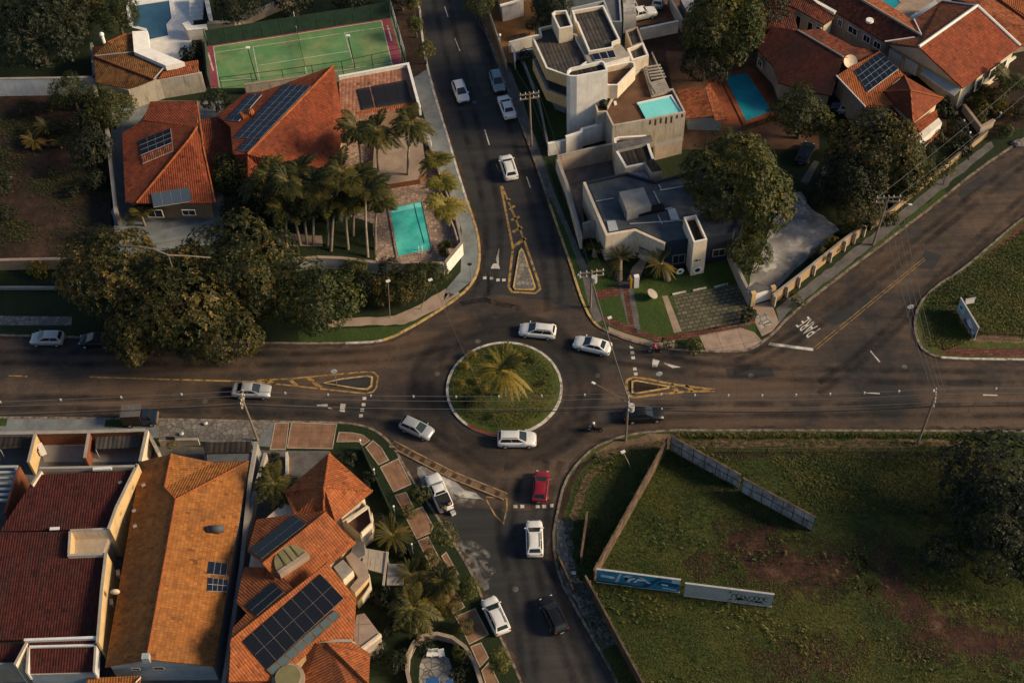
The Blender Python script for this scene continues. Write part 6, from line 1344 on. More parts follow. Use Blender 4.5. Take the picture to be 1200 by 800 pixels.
# yard structures between houses
fence_wall('yard_wall', 'cream lot wall below the stepped white boundary wall', [(653, 182.5), (690, 174), (718, 168.5)], 3.0, 0, .25, 'wall_beige', 'concrete'); fence_wall('yard_wall', 'cream street wall with blue gate beside the sloping side street', [(652.5, 184), (664, 214), (681, 277)], 2.4, 0, .3, WC, 'slab_light')
t = thing('blue_gate', 'dark blue sliding gate in the cream street wall', 'gate', P(658, 205, .1)); mb = MB(); ribbon(mb, PP([(653.5, 193), (661.5, 216)], 2.0), .17, .24, .2, 2.0); mb.build('leaf', ['cloth_blue'], t); mb = MB(); ribbon(mb, PP([(653.5, 193), (661.5, 216)], 2.1), .15, .27, 2.0, 2.1); mb.build('frame', ['black_metal'], t)
h = house('dark_roof_annex', 'cream annex with a dark sheet roof and white canopy', 'house', (745, 195))
mass(h, 'main_block', [(719, 162), (725, 160), (757, 158), (768, 189.5), (733, 197), (722, 178)], 4.4, .1, 'metal_dark', WC, .35, .3, ang=R(10)); mass(h, 'canopy', [(733, 203), (755, 198.5), (762, 212), (739, 217.5)], 3.4, 3.1, 'sheet_white', 'white_paint'); mass(h, 'small_block', [(755, 189), (766, 186), (776, 200), (764, 202)], 4.6, .1, 'metal_dark', WC); mass(h, 'upper_strip', [(720, 168), (763, 158), (765, 166), (723, 176)], 4.6, 4.0, 'concrete_dark', 'wall_grey')
mb = MB()
for x, y in ((736, 216), (760, 212), (735, 205)): p = P(x, y, 3.1); mb.tube((p.x, p.y, .1), p, .07)
mb.build('canopy_post', ['galvanised'], h)
mass(h, 'side_wall', [(766, 168), (799, 160), (800, 164), (768, 172)], 2.6, .1, 'concrete', 'wall_beige')
# ---------------- blue and cream building
h = house('blue_building', 'cream and navy flat roofed building with grey slate roof and raised light box', 'building', (760, 290))
zr = 4.6
mass(h, 'main_block', [(686, 213), (735, 202), (768, 212), (850, 190), (872, 250), (859, 274), (780, 285), (744.5, 268), (712, 273.5)], zr, .1, 'slate_roof', 'wall_navy', .35, .25)
ribs = MB()
mb = MB(); ribbon(mb, PP([(686, 213), (712, 273.5), (744.5, 268), (780, 284)], zr+.04), -.32, .03, .1, zr+.04); mb.build('cream_facade', ['wall_cream'], h)
A, B = P(712, 273.5, zr), P(744.5, 268, zr); opening(h, A, B, .3, 2.6, 1.4, 2.9, 'window_glass', 'wall_grey'); A, B = P(744.5, 268, zr), P(780, 284, zr); opening(h, A, B, .6, 3.4, 1.2, 2.9, 'window_glass', 'wall_grey', mull=2)
A, B = P(780, 285, zr), P(859, 274, zr); opening(h, A, B, 1.0, 2.6, .6, 2.2, 'window_glass', 'wall_grey'); opening(h, A, B, 6.0, 7.6, .9, 2.2, 'window_glass', 'wall_grey')
mass(h, 'balcony', [(707, 290), (716, 292), (734, 288), (734, 283), (712, 284)], 1.9, .9, 'concrete_dark', 'wall_white'); mass(h, 'porch_balcony', [(746, 285), (752, 292), (760, 294), (776, 289), (778, 286), (762, 286), (748, 279)], 2.3, 1.3, 'concrete_dark', 'wall_grey')
mass(h, 'light_box', [(725.5, 225), (754, 219.5), (763.5, 240.5), (735, 248.5)], 5.8, 4.2, 'slab_light', 'wall_grey'); mass(h, 'pillar_tower', [(801, 254.5), (816, 251.5), (829, 280.5), (813, 284)], 6.2, .1, 'metal_dark', 'wall_cream', .6, .2)
for q in ([(711, 259), (721, 258), (725, 270), (714, 272)], [(782, 245), (791, 244), (797, 258), (787, 260)]): mb = MB(); mb.slab(PP(q, zr-.2), .06); mb.build('skylight', ['awning'], h)
for a_, b_ in (((697, 236), (719, 232)), ((736, 253), (788, 243)), ((738, 262), (800, 258)), ((766, 224), (773, 238)), ((773, 223), (845, 210)), ((775, 222), (772, 216)), ((803, 214), (818, 211)), ((771, 252), (776, 262))): mb = MB(); mb.beam(P(*a_, zr-.2), P(*b_, zr-.2), .14, .07); mb.build('roof_flashing', ['galvanised'], h)
mb = MB(); mb.beam(P(735, 251, zr+.2), P(778, 241, zr+.2), .9, .5); mb.build('dark_gutter', ['dark_hole'], h)
mb = MB(); q = P(735, 252, zr); mb.box(q+Vector((0, 0, .3)), (.7, .6, .8)); mb.build('air_conditioner', ['sheet_white'], h)
a = P(813, 284, 6.2); b = P(829, 280.5, 6.2); d = (b-a).normalized(); nn = Vector((d.y, -d.x, 0)); ce = (a+b)/2+nn*.02; ce.z = .95
def disc(c, r_, n_=18, m=0, o=0.02):
    return [c+nn*o+d*(r_*math.cos(2*math.pi*i/n_))+Vector((0, 0, r_*math.sin(2*math.pi*i/n_))) for i in range(n_)]
mb = MB(); mb.face(disc(ce, .62)); mb.face([p-nn*.03 for p in disc(ce, .62)]); em = mb.build('emblem', ['ink_white'], h)
mb = MB(); c0 = ce+Vector((0, 0, 0)); mb.face(disc(ce, .34, o=.03)); mb.build('inner_ring', ['ink_black'], em); mb = MB(); mb.face(disc(ce+Vector((0, 0, 1.8))+d*.15, .12, o=.03)); mb.face([ce+nn*.03+Vector((0, 0, 1.7))-d*.4, ce+nn*.03+Vector((0, 0, 1.7))-d*.1, ce+nn*.03+Vector((0, 0, 2.0))-d*.1, ce+nn*.03+Vector((0, 0, 2.0))-d*.4]); mb.build('wall_mark', ['ink_black'], em)
# round white emblem left of the tower
p = P(797, 318, .9); ce = Vector((p.x, p.y, .9)); mb = MB(); mb.face(disc(ce, .5)); mb.face([q-nn*.05 for q in disc(ce, .5)]); e2 = mb.build('emblem', ['ink_white'], h); mb = MB(); mb.face(disc(ce, .2, o=.04)); mb.build('inner_ring', ['ink_black'], e2)
fence_wall('boundary_wall', 'cream boundary wall between the grass parking and the cleared lot', [(855, 290), (866, 316), (880, 345)], 2.2, 0, .3, 'wall_beige', 'concrete'); fence_wall('curved_yard_wall', 'grey curved yard wall west of the navy building', [(683, 262), (692, 259), (702, 261)], 3.0, 0, .25, 'wall_grey', 'concrete')
h = thing('entrance_canopy', 'small white and orange entrance sign by the brick path', 'sign', P(742, 336, .12)); mb = MB(); a = P(740, 336, .12); mb.box(a+Vector((-.1, 0, .9)), (.25, .6, 1.8), .1); mb.build('orange_panel', ['wall_orange'], h); mb = MB(); mb.box(a+Vector((.55, 0, 1.0)), (.6, .5, 2.0), .1); mb.build('white_panel', ['white_paint'], h)
p = P(764, 349, .12); t = thing('round_table', 'round white tilted table top on the front lawn of the navy building', 'table', p); mb = MB(); mb.tube(p+Vector((0, 0, .72)), p+Vector((.05, 0, .8)), .72, .72, 20); mb.build('tabletop', ['slab_light'], t, False); mb = MB(); mb.tube(p, p+Vector((0, 0, .72)), .12); mb.build('pedestal', ['concrete'], t)
for i, (a_, b_) in enumerate((((788, 344.5), (804, 341)), ((812, 340), (828, 336.5)), ((837, 336), (853, 332)))):
    t = thing('wheel_stop', ['leftmost', 'middle', 'rightmost'][i]+' of three white wheel stops above the grass paver parking', 'wheel stop', P(*a_, .13), 0, 'wheel stops'); mb = MB(); mb.beam(P(*a_, .28), P(*b_, .28), .2, .15); mb.build('bar', ['kerb_white'], t); mb = MB(); mb.beam(P(*a_, .14), P(*b_, .14), .26, .02); mb.build('base', ['concrete'], t)
# gate in the corner of the cleared lot
t = thing('sliding_gate', 'pale pink sliding gate between two yellow piers at the corner lot', 'gate', P(892, 356, .12)); A, B = P(881, 357, .12), P(904, 350, .12); mb = MB(); ribbon(mb, [A, B], -.05, .05, .2, 2.0); mb.build('leaf', ['wall_white'], t)
for q, nm in ((A, 'pier'), (B, 'pier')): mb = MB(); mb.box(q+Vector((0, 0, 1.15)), (.55, .5, 2.3), .25); mb.build(nm, ['wall_yellow'], t)
mb = MB(); mb.slab([P(875, 338, 2.3), P(886, 330, 2.3), P(903, 337, 2.3), P(884, 344, 2.3)], .12); mb.build('gate_roof', ['concrete_dark'], t)
t = fence_wall('lot_wall', 'tan lot wall with pale buttresses along the sloping street', [(906, 345), (940, 319), (985, 283), (1012, 263)], 2.0, 0, .2, 'wall_tan', 'concrete')
ln = PP([(906, 345), (940, 319), (985, 283), (1012, 263)], 2.0); 
for f in range(8):
    x = f/7*2.99; i = int(x); p = ln[i].lerp(ln[i+1], x-i); mb = MB(); mb.box((p.x+.25, p.y-.25, 1.0), (.3, .26, 1.9), -.7); mb.build('buttress', ['wall_beige'], t)
# ================================================================== houses on the right
h = house('dark_tile_house', 'dark stained tiled house between the red decked pool and the solar house', 'house', (930, 70))
rz = 6.2
F = roof(h, 'tile_stained', [[(935, 36, rz), (988, 67, rz), (982, 88, None), (974, 112, None), (950, 108, None), (912, 97, 3.6), (906, 78, None), (886, 56, None), (905, 31, None)]]); F = roof(h, 'tile_old', [[(935, 36, rz), (988, 67, rz), (1020, 72, 4.2), (1032, 60, 4.2), (1000, 55, 4.6), (962, 34, 4.6)]], name='rear_roof'); ridges(h, [((935, 36, rz), (988, 67, rz))], 'concrete')
walls(h, [(908, 34), (935, 38), (986, 68), (972, 110), (914, 95), (908, 78), (888, 56)], 3.4, .1, 'wall_beige', .1)
F = roof(h, 'tile_old', [[(929, 8, 5.2), (900, 4, 5.0), (905, -20, 5.8), (948, -4, 5.8), (978, 21, 5.0), (966, 29, 4.8)], [(880, 14, 5.0), (900, 4, 5.2), (930, 10, 5.0), (935, 36, 5.6), (905, 31, 5.4), (880, 40, 4.6)]], name='upper_roof')
walls(h, [(930, 9), (966, 29), (977, 22), (948, 0), (920, 0)], 4.7, .1, WC, .15)
A, B = P(930, 10, 4.7), P(966, 29.5, 4.7)
for s0 in (.6, 2.6, 4.0): opening(h, A, B, s0, s0+.9, 1.6, 4.0, 'dark_hole', 'wall_white', mull=0)
A, B = P(886, 57, 3.6), P(906, 78, 3.6); opening(h, A, B, .8, 1.8, 1.4, 2.6); 
for i, (x, y) in enumerate(((951, 68), (961.5, 75))): q = P(x, y, 4.9); mb = MB(); mb.box(q, (.7, .7, .25), .6); s_ = mb.build('skylight', ['white_paint'], h); mb = MB(); mb.box(q+Vector((0, 0, .13)), (.3, .3, .05), .6); mb.build('pane', ['glass_dark'], s_)
mb = MB(); mb.box(P(929, 40, 5.6), (1.6, .5, .3), 1.0); mb.build('tile_patch', ['tile_terracotta'], h)
h = house('large_right_house', 'large two storey cream house with red tiles and white ridge at the top right', 'house', (1110, 70))
E = 4.9; rr = 7.8
F = roof(h, 'tile_red', [[(1077, 55, rr), (1145, 7, rr), (1195.5, 54, E), (1128, 103, None)]], .25)
F2 = roof(h, 'tile_rust', [[(1077, 55, rr), (1145, 7, rr), (1104, 1, 5.6), (1071, 23, 5.6), (1080, 42, 6.6), (1037, 49, 5.6)], [(1145, 7, rr), (1195.5, 54, E+.1), (1240, 50, 4.8), (1230, 10, 5.0), (1168, -14, 6.0), (1104, -6, 6.0)]], name='rear_roof')
roof(h, 'tile_terracotta', [[(1160, -10, 7.0), (1230, -10, 7.0), (1230, 34, 5.6), (1200, 20, 5.8)]], name='upper_roof')
ridges(h, [((1077, 55, rr), (1145, 7, rr)), ((1145, 7, rr), (1195.5, 54, E))], 'white_paint', .22); ridges(h, [((1104, 1, 5.8), (1145, 7, rr)), ((1071, 23, 5.7), (1080, 42, 6.8)), ((1037, 49, 5.8), (1072, 44, 6.5))], 'white_paint', .1)
wl = [(1040, 52), (1077, 57), (1128, 102), (1193, 55), (1160, 10), (1105, 4)]
walls(h, wl, 4.7, .1, WC, .35)
mb = MB(); g = [P(1041, 53, 5.0), P(1079, 57, 7.5), P(1128, 102.5, 4.8)]; n_ = Vector((.3, .3, 0)); mb.face(g); mb.face([p+n_ for p in g]); mb.build('gable_wall', ['wall_beige'], h)
A, B = P(1041, 53, 5.0), P(1128, 102.5, 4.8); opening(h, A, B, .3, 2.4, 2.6, 4.6, 'awning', 'wall_grey', mull=3); opening(h, A, B, 2.9, 5.0, 2.6, 4.6, 'awning', 'wall_grey', mull=3)
mb = MB(); mb.slab([P(1079, 86, 3.6), P(1086, 79, 4.0), P(1125, 105, 4.0), P(1118, 112, 3.6)], .15); mb.build('awning', ['awning'], h)
A, B = P(1128, 103, E), P(1195.5, 54, E); opening(h, A, B, 3.2, 4.6, 2.2, 4.0, 'dark_hole', 'wall_white', mull=0); opening(h, A, B, 6.0, 9.6, 2.4, 4.2, 'dark_hole', 'wall_white', mull=2)
mb = MB(); mb.beam(P(1160, 88, 2.6), P(1190, 66, 2.6), .3, .3); mb.build('balcony_rail', ['white_paint'], h)
h = house('wing_house', 'long red tiled wing with white gutter beside the small turquoise pool', 'house', (1000, 30))
F = roof(h, 'tile_old', [[(1006, -2, 6.6), (1080, 42, 6.6), (1037, 49.5, 4.9), (978, 14, None), (948, -6, None)]]); roof(h, 'tile_rust', [[(1006, -2, 6.6), (1080, 42, 6.6), (1070, 24, 5.2), (1026, -4, 5.2)]], name='pool_side_roof')
ridges(h, [((1006, -2, 6.6), (1080, 42, 6.6))], 'wall_beige', .16); walls(h, [(950, -4), (978, 15), (1037, 50), (1074, 40), (1024, 0)], 4.7, .1, 'wall_beige', .15)
mb = MB(); mb.beam(P(946, -4, 5.1), P(979, 14, 5.1), .5, .4); mb.build('gutter', ['white_paint'], h)
A, B = P(978, 15, 4.7), P(1037, 50, 4.7)
for s0, s1 in ((.8, 1.6), (2.6, 4.2), (5.2, 6.4), (7.0, 8.2)): opening(h, A, B, s0, s1, 3.0, 4.2, 'window_glass', 'wall_white')
mb = MB(); q = P(1019, 25, 5.9); mb.tube(q, q+Vector((0, 0, .25)), .55, .5, 18); mb.build('round_skylight', ['white_paint'], h)
pool('small turquoise pool behind the long red tiled wing', [(1028, -4), (1046, -8), (1055, 4), (1048, 10), (1040, 8)], .3, 'water_deep', 'concrete_warm', .5)
t = thing('pool_cover_wall', 'teal painted strip beside the small turquoise pool', 'wall', P(1075, 10, .1)); mb = MB(); mb.prism(PP([(1068, 20), (1096, 0), (1099, 4), (1072, 25)], 2.2), .1, 2.2); mb.build('wall', ['awning'], t); mb = MB(); mb.beam(P(1068, 20, 2.4), P(1075, 15, 2.4), .3, .2); mb.build('coping', ['white_paint'], t)
h = house('hip_roof_house', 'terracotta house with a blue solar array and a pyramid roof', 'house', (1040, 110))
F = roof(h, 'tile_terracotta', [[(980, 89, 5.2), (996, 79, None), (1031, 60, 5.6), (1059, 87, None), (1034, 108, None), (1048, 123, None), (1014, 125.5, 5.0)]]); ridges(h, [((980, 89, 5.3), (1014, 125.5, 5.1))], 'white_paint', .09)
walls(h, [(981, 90), (996, 81), (1031, 62), (1058, 87), (1034, 109), (1046, 122), (1014, 125)], 4.8, .1, 'wall_beige', .15)
solar(h, F[0], [(1002, 83), (1032, 61), (1053, 81), (1017, 108)], 6, 4, 'solar', 'metal_white')
ap = (1067, 106, 7.2); e = 5.0; N1, W1, S1, E1 = (1060, 89, 5.6), (1034, 108, e), (1070, 144, e), (1105.5, 115, e)
roof(h, 'tile_red', [[ap, N1, W1], [ap, W1, S1], [ap, S1, E1], [ap, E1, N1]], name='pyramid_roof'); ridges(h, [(ap, N1), (ap, W1), (ap, S1), (ap, E1)], 'tile_terracotta')
roof(h, 'tile_red', [[(1038, 136, 3.4), (1047, 126, 3.7), (1070, 145, 3.7), (1069, 155, 3.4)], [(1070, 145, 3.7), (1098, 128, 3.7), (1099, 137, 3.4), (1072, 160, 3.3), (1069, 155, 3.4)]], name='lower_roof')
walls(h, [(1062, 92), (1036, 109), (1070, 142), (1103, 115)], 4.9, .1, WC, .3); mb = MB(); mb.prism(PP([(1072, 160), (1100, 138), (1104, 144), (1078, 166)], 2.4), .1, 2.4, 0, 0); mb.build('porch_wall', ['wall_white'], h); mb = MB(); mb.slab(PP([(1080, 166), (1101, 149), (1101, 156), (1083, 170)], 1.2), .3); mb.build('porch_step', ['tile_rust'], h)
mb = MB(); mb.slab([P(1010, 128, 3.6), P(1040, 130, 3.6), P(1036, 134, 3.4), P(1012, 131, 3.4)], .4); mb.build('porch_canopy', ['white_paint'], h)
q = P(996, 73, 5.4); t = thing('satellite_dish', 'big tan satellite dish beside the blue solar array', 'satellite dish', P(996, 76, 5.0)); mb = MB(); mb.tube(P(996, 76, 4.4), q, .08); mb.build('mast', ['galvanised'], t)
mb = MB(); dd = Vector((.15, -.55, .82)).normalized(); x_ = dd.orthogonal().normalized(); y_ = dd.cross(x_); rg = [[q+(x_*math.cos(a)+y_*math.sin(a))*r_+dd*(.3*r_*r_) for a in [2*math.pi*i/20 for i in range(20)]] for r_ in (0.02, .35, .7, .95)]
for A, B in zip(rg[:-1], rg[1:]):
    for i in range(20): mb.face([A[i], A[(i+1) % 20], B[(i+1) % 20], B[i]])
mb.build('reflector', ['dish'], t, True)
# red decked pool
sheet('pool_terrace', [(828, 98), (846, 92), (876, 78), (884, 80), (912, 128), (906, 136), (876, 148), (850, 146), (838, 138)], .14, 'deck_red')
pool('deep teal pool on the terracotta red deck', [(849, 90), (875, 85), (905, 130), (874.5, 142)], .22, 'water_deep', 'deck_red', .6)
h = house('red_lean_to', 'rust red tiled lean-to right of the rooftop pool', 'shed', (815, 122)); roof(h, 'tile_rust', [[(793, 105, 2.8), (825, 103, 3.2), (836, 136, 3.0), (804, 139, 2.6)], [(826, 103, 3.2), (832, 98, 3.0), (853, 140, 2.8), (838, 141, 3.0)]]); walls(h, [(795, 106), (830, 101), (848, 139), (806, 138)], 2.5, .1, 'wall_bluegrey', .2)
t = thing('deck_fence', 'dark slatted fence at the lower edge of the red deck', 'fence', P(895, 142, .1)); mb = MB(); ribbon(mb, PP([(875, 146), (912, 134)], 1.2), -.03, .03, .2, 1.2); mb.build('slats', ['wood_dark'], t)
for f in (0, .33, .66, 1): a = P(875+37*f, 146-12*f, 1.25); mb = MB(); mb.box((a.x, a.y, .7), (.1, .1, 1.2)); mb.build('post', ['wood'], t)
fence_wall('garden_wall', 'broken garden wall below the large cream house at the right', [(1130, 122), (1150, 148), (1165, 140)], 1.4, 0, .3, 'wall_beige', 'concrete_warm'); fence_wall('garden_wall', 'dark garden wall along the upper side of the right street', [(1022, 262), (1050, 240), (1110, 190), (1158, 152)], 1.3, 0, .2, 'wall_tan', 'concrete_dark'); fence_wall('garden_wall', 'pale stone wall edging the garden of the cleared lot top', [(920, 228), (938, 226), (944, 234)], 1.0, 0, .3, 'wall_white', 'concrete')
for i, (x, y) in enumerate(((1128, 147), (1135, 161), (1125, 160), (1163, 147), (1171, 138))):
    p = P(x, y, .12); t = thing('garden_post', ['white', 'low white', 'short pale', 'white round topped', 'tall white'][i]+' garden post '+['nearest the dark yard of the cream house', 'lowest by the right street garden', 'leftmost in the right street garden', 'beside the broken garden wall', 'rightmost near the street corner'][i], 'post', p, 0, 'white garden posts'); mb = MB(); mb.tube(p, p+Vector((0, 0, .8)), .08); mb.build('shaft', ['concrete'], t); mb = MB(); mb.ball(p+Vector((0, 0, .85)), .17); mb.build('cap', ['white_paint'], t, True)
t = thing('rock', 'pale boulder at the edge of the right street', 'rock', P(1195, 168, .1)); mb = MB(); mb.ball(P(1195, 168, .2), 1.0, 0, 6, 4, (1.3, .7, .5)); mb.build('stone', ['stone_grey'], t)
# ================================================================== poles, wires, boards, signs
def pole(px, h_, label, lean=(0, 0), arm=None, trans=False, cross=1.9, crz=0.0, rad=.15, group='utility poles'):
    b = P(*px, .1); t = thing('utility_pole', label, 'utility pole', b, 0, group); top = b+Vector((lean[0], lean[1], h_))
    mb = MB(); mb.tube(b, top, rad, rad*.72, 10); mb.build('shaft', ['pole_concrete'], t, False)
    for k, dz in enumerate((-.25, -1.0)[:2 if cross else 0]):
        mb = MB(); c = top+Vector((0, 0, dz)); d = Vector((math.cos(crz), math.sin(crz), 0))*cross/2; mb.beam(c-d, c+d, .16, .16); x = mb.build('crossarm', ['pole_concrete'], t)
        for f in (-.9, -.4, .4, .9): mb = MB(); p = c+d*f; mb.tube(p, p+Vector((0, 0, .28)), .06, .04, 6); mb.build('insulator', ['white_paint'], x)
    if trans: mb = MB(); c = top+Vector((.3, -.25, -1.8)); mb.tube(c, c+Vector((0, 0, .9)), .35, .35, 12); mb.build('transformer', ['galvanised'], t)
    if arm: mb = MB(); a = top+Vector((0, 0, -.9)); e_ = a+Vector(arm); mb.path([a, a.lerp(e_, .5)+Vector((0, 0, .15)), e_], .06, 6); ar = mb.build('lamp_arm', ['pole_concrete'], t); mb = MB(); mb.box(e_, (.42, .24, .13), math.atan2(arm[1], arm[0])); mb.build('lamp_head', ['white_paint'], ar)
    return top
pA = pole((302, 516), 8.4, 'leaning wooden looking pole by the lower pavement left of the corner', (-.35, .1), None, crz=1.5)
pD = pole((733, 516), 8.0, 'utility pole with long street lamp arm at the lower right corner', (.1, 0), (-3.6, 2.6, .5), True, crz=1.5)
pB = pole((1075, 520), 9.0, 'tall utility pole at the right lower verge where the wires cross', (.3, .2), (.2, 1.0, .2), False, crz=1.3)
pC = pole((1023, 287), 8.6, 'utility pole on the verge of the sloping right street', (.5, .1), (2.6, -.6, -.2), False, 3.0, 0)
pE = pole((692, 360), 6.8, 'utility pole with double crossarm by the brick path corner', (.05, 0), (-1.4, .2, -.1), True, 3.0, .1)
pF = pole((623, 172), 9.6, 'utility pole with three crossarms on the pavement of the upper street', (-.1, 0), None, False, 2.6, .15)
def wire(a, b, sag, r_, mat='cable', n=14):
    return [a.lerp(b, i/n)-Vector((0, 0, 4*sag*(i/n)*(1-i/n))) for i in range(n+1)]
def cable(label, runs, r_, mat='cable', spc=None, group='overhead cables'):
    c = runs[0][0].lerp(runs[0][1], .5); t = thing('overhead_cable', label, 'cable', c, 0, group)
    for a, b, s in runs:
        mb = MB(); mb.path(wire(a, b, s, r_), r_, 5); mb.build('strand', [mat], t)
        if spc:
            pts = wire(a, b, s, r_, n=spc)
            for p in pts[1:-1]: mb = MB(); mb.box(p+Vector((0, 0, -.05)), (.16, .12, .3)); mb.build('spacer', ['spacer'], t)
far = lambda p, dx, dy=0: p+Vector((dx, dy, 0))
V = lambda x, y, z: Vector((x, y, z))
for k, (dy, dz, lb) in enumerate(((.8, -.1, 'upper overhead wire with white spacers along the main road'), (.2, -.15, 'middle overhead wire along the main road'), (-.8, -.2, 'lower overhead wire along the main road with white spacers'))):
    o = V(0, dy, dz); cable(lb, [(pA+o+V(-60, 1.5, 0), pA+o, .7), (pA+o, pD+o, .8), (pD+o, pB+o, .7), (pB+o, pB+o+V(60, -1, 0), .7)], .028, 'cable', 9 if k == 0 else None)
cable('thick dark telephone cable strung low along the main road', [(pA+V(-60, 1.5, -1.6), pA+V(0, 0, -1.6), .7), (pA+V(0, 0, -1.6), pD+V(0, 0, -1.9), .9), (pD+V(0, 0, -1.9), pB+V(0, 0, -2.2), .8), (pB+V(0, 0, -2.2), pB+V(60, -1, -2), .7)], .05, 'cable_black')
for k in range(4): cable(['first', 'second', 'third', 'fourth'][k]+' from the left of four wires crossing the right street junction', [(pC+V(-1.3+k*.85, 0, -.1), pB+V(-.3+k*.45, .5-.2*k, -.1), .8)], .026, group='wires crossing the right street')
cable('thick bundle of telephone cables from the corner pole to the brick path pole', [(pE+V(0, 0, -1.5), pD+V(0, 0, -.4), .5)], .085); 
for k, o in enumerate((V(-1.2, 0, 0), V(0, 0, 0), V(1.2, 0, 0))): cable(['left', 'middle', 'right'][k]+' wire of three along the right side of the upper street', [(pE+o, pF+o, .6), (pF+o, pF+o+V(-14, 42, 0), .6)], .022, 'cable_black', group='wires along the upper street')
cable('wires from the right street pole up toward the top right gardens', [(pC+V(-1.2, 0, 0), pC+V(26, 24, 0), .6), (pC+V(1.2, 0, 0), pC+V(28, 23, 0), .6)], .02, group='wires along the right street')
cable('slender wire over the roundabout from the hedge pole to the corner pole', [(P(509, 334, 6.0), P(585, 502, 7.0), .5)], .02)
def small_pole(px, h_, label, head=None, name='sign_post', cat='sign post', rad=.05, lean=(0, 0)):
    b = P(*px, .1); t = thing(name, label, cat, b); top = b+Vector((lean[0], lean[1], h_)); mb = MB(); mb.tube(b, top, rad, rad*.8, 8); mb.build('post', ['pole_concrete'], t)
    if head == 'disc': mb = MB(); mb.tube(top+V(0, -.06, -.3), top+V(0, -.09, -.3), .38, .38, 18); mb.build('sign_plate', ['metal_white'], t)
    if head == 'lamp': mb = MB(); mb.box(top, (.5, .28, .15), .4); mb.build('lamp_head', ['metal_white'], t)
    if head == 'dark': mb = MB(); mb.box(top, (.5, .3, .12), 0); mb.build('sign_plate', ['black_metal'], t)
small_pole((395, 452), 3.2, 'keep clear sign post on the left traffic island', 'disc'); small_pole((771, 455), 3.2, 'sign post with pale plate on the right traffic island', 'disc'); small_pole((552, 331), 3.4, 'slim sign post with dark plate on the curved blue pavement', 'dark'); small_pole((740, 549), 3.0, 'leaning pale post standing in the overgrown corner lot', 'lamp', 'lamp_post', 'post', .06, (-1.0, .3)); small_pole((457, 372), 6.5, 'thin street lamp pole in the hedge by the footpath', 'lamp', 'lamp_post', 'lamp post', .05, (.4, .2)); small_pole((493, 362), 6.0, 'second thin lamp pole behind the hedge', 'lamp', 'lamp_post', 'lamp post', .045, (1.6, -.6)); small_pole((714, 382), 1.6, 'small street name sign at the brick path corner', 'lamp', 'street_sign', 'sign'); small_pole((1063, 372), 2.4, 'yellowish marker post at the tip of the triangular verge', 'disc', 'marker_post', 'post')
# -- billboards in the corner lot
def board(name, label, top, bot_z, th, face_mat, zt, marks_=(), posts=3, cat='billboard', back='wood_dark', top_fr='galvanised'):
    """standing board: top edge shows along the pixel line, zt high; marks are (s0, z0, s1, z1, mat) rectangles or polygons in metres"""
    a, b = P(*top[0], zt), P(*top[1], zt); d = (b-a); L_ = d.length; d.normalize(); n_ = V(d.y, -d.x, 0)
    if n_.dot(V(CAM.x, CAM.y, 0)-V(a.x, a.y, 0)) < 0: n_ = -n_
    c = (a+b)/2; t = thing(name, label, cat, (c.x, c.y, .1)); Q = lambda s, z, o=0: V(a.x, a.y, 0)+d*s+n_*o+V(0, 0, z)
    ang = math.atan2(d.y, d.x); mb = MB(); mb.box(Q(L_/2, (zt+bot_z)/2), (L_, th, zt-bot_z), ang); mb.build('panel', [face_mat], t)
    mb = MB(); mb.box(Q(L_/2, zt+.04), (L_+.1, th+.08, .07), ang); mb.box(Q(L_/2, bot_z-.04), (L_+.1, th+.08, .07), ang); mb.build('frame', [top_fr], t)
    for k in range(posts): s_ = L_*(k+.5)/posts; mb = MB(); mb.box(Q(s_, zt/2, -th/2-.12), (.16, .16, zt), ang); mb.build('post', [back], t)
    for k in range(posts if face_mat != 'wood' else 0): s_ = L_*(k+.5)/posts; mb = MB(); mb.tube(Q(s_, zt*.75, -th/2-.1), Q(s_, .1, -1.6), .06); mb.build('brace', [back], t)
    for k, (mat, polys) in enumerate(marks_):
        for grp in ([[q] for q in polys] if len(polys) <= 3 else [polys]):
            mb = MB()
            for pl in grp: mb.face([Q(s_*L_, bot_z+z_*(zt-bot_z), th/2+.006+.004*k) for s_, z_ in pl])
            mb.build('print', [mat], t)
    return t, Q, L_
blue = [('ink_deep', [[(.0, 0), (.62, 0), (.6, .12), (0, .14)], [(.62, .1), (.8, .95), (.74, .95), (.55, .2)], [(.72, .35), (.98, .4), (.98, .62), (.76, .7)]]),
        ('ink_pale', [[(.05, .46), (.22, .42), (.22, .62), (.05, .66)], [(.22, .2), (.27, .92), (.3, .92), (.26, .2)], [(.9, .7), (1, .66), (1, .95), (.9, .95)], [(.3, .72), (.36, .86), (.44, .84), (.38, .66)], [(.5, .86), (.56, .8), (.66, .42), (.62, .4)]]),
        ('ink_white', [[(.36, .35), (.4, .62), (.46, .72), (.47, .62), (.42, .52), (.39, .3)], [(.44, .4), (.5, .7), (.58, .62), (.57, .5), (.5, .55), (.47, .34)], [(.15, .44), (.2, .43), (.2, .6), (.15, .62)], [(.8, .16), (.97, .1), (.97, .18), (.8, .24)], [(.78, .42), (.86, .4), (.86, .5), (.78, .52)]]),
        ('ink_black', [[(.33, .5), (.37, .42), (.38, .66), (.35, .7)], [(.41, .38), (.45, .44), (.49, .64), (.46, .62)], [(.52, .44), (.6, .46), (.58, .56), (.53, .52)]])]
board('billboard', 'low blue billboard with white swooshes in the corner lot', ((699.5, 666.5), (797.5, 679)), .35, .12, 'ink_blue', 2.9, blue, 4)
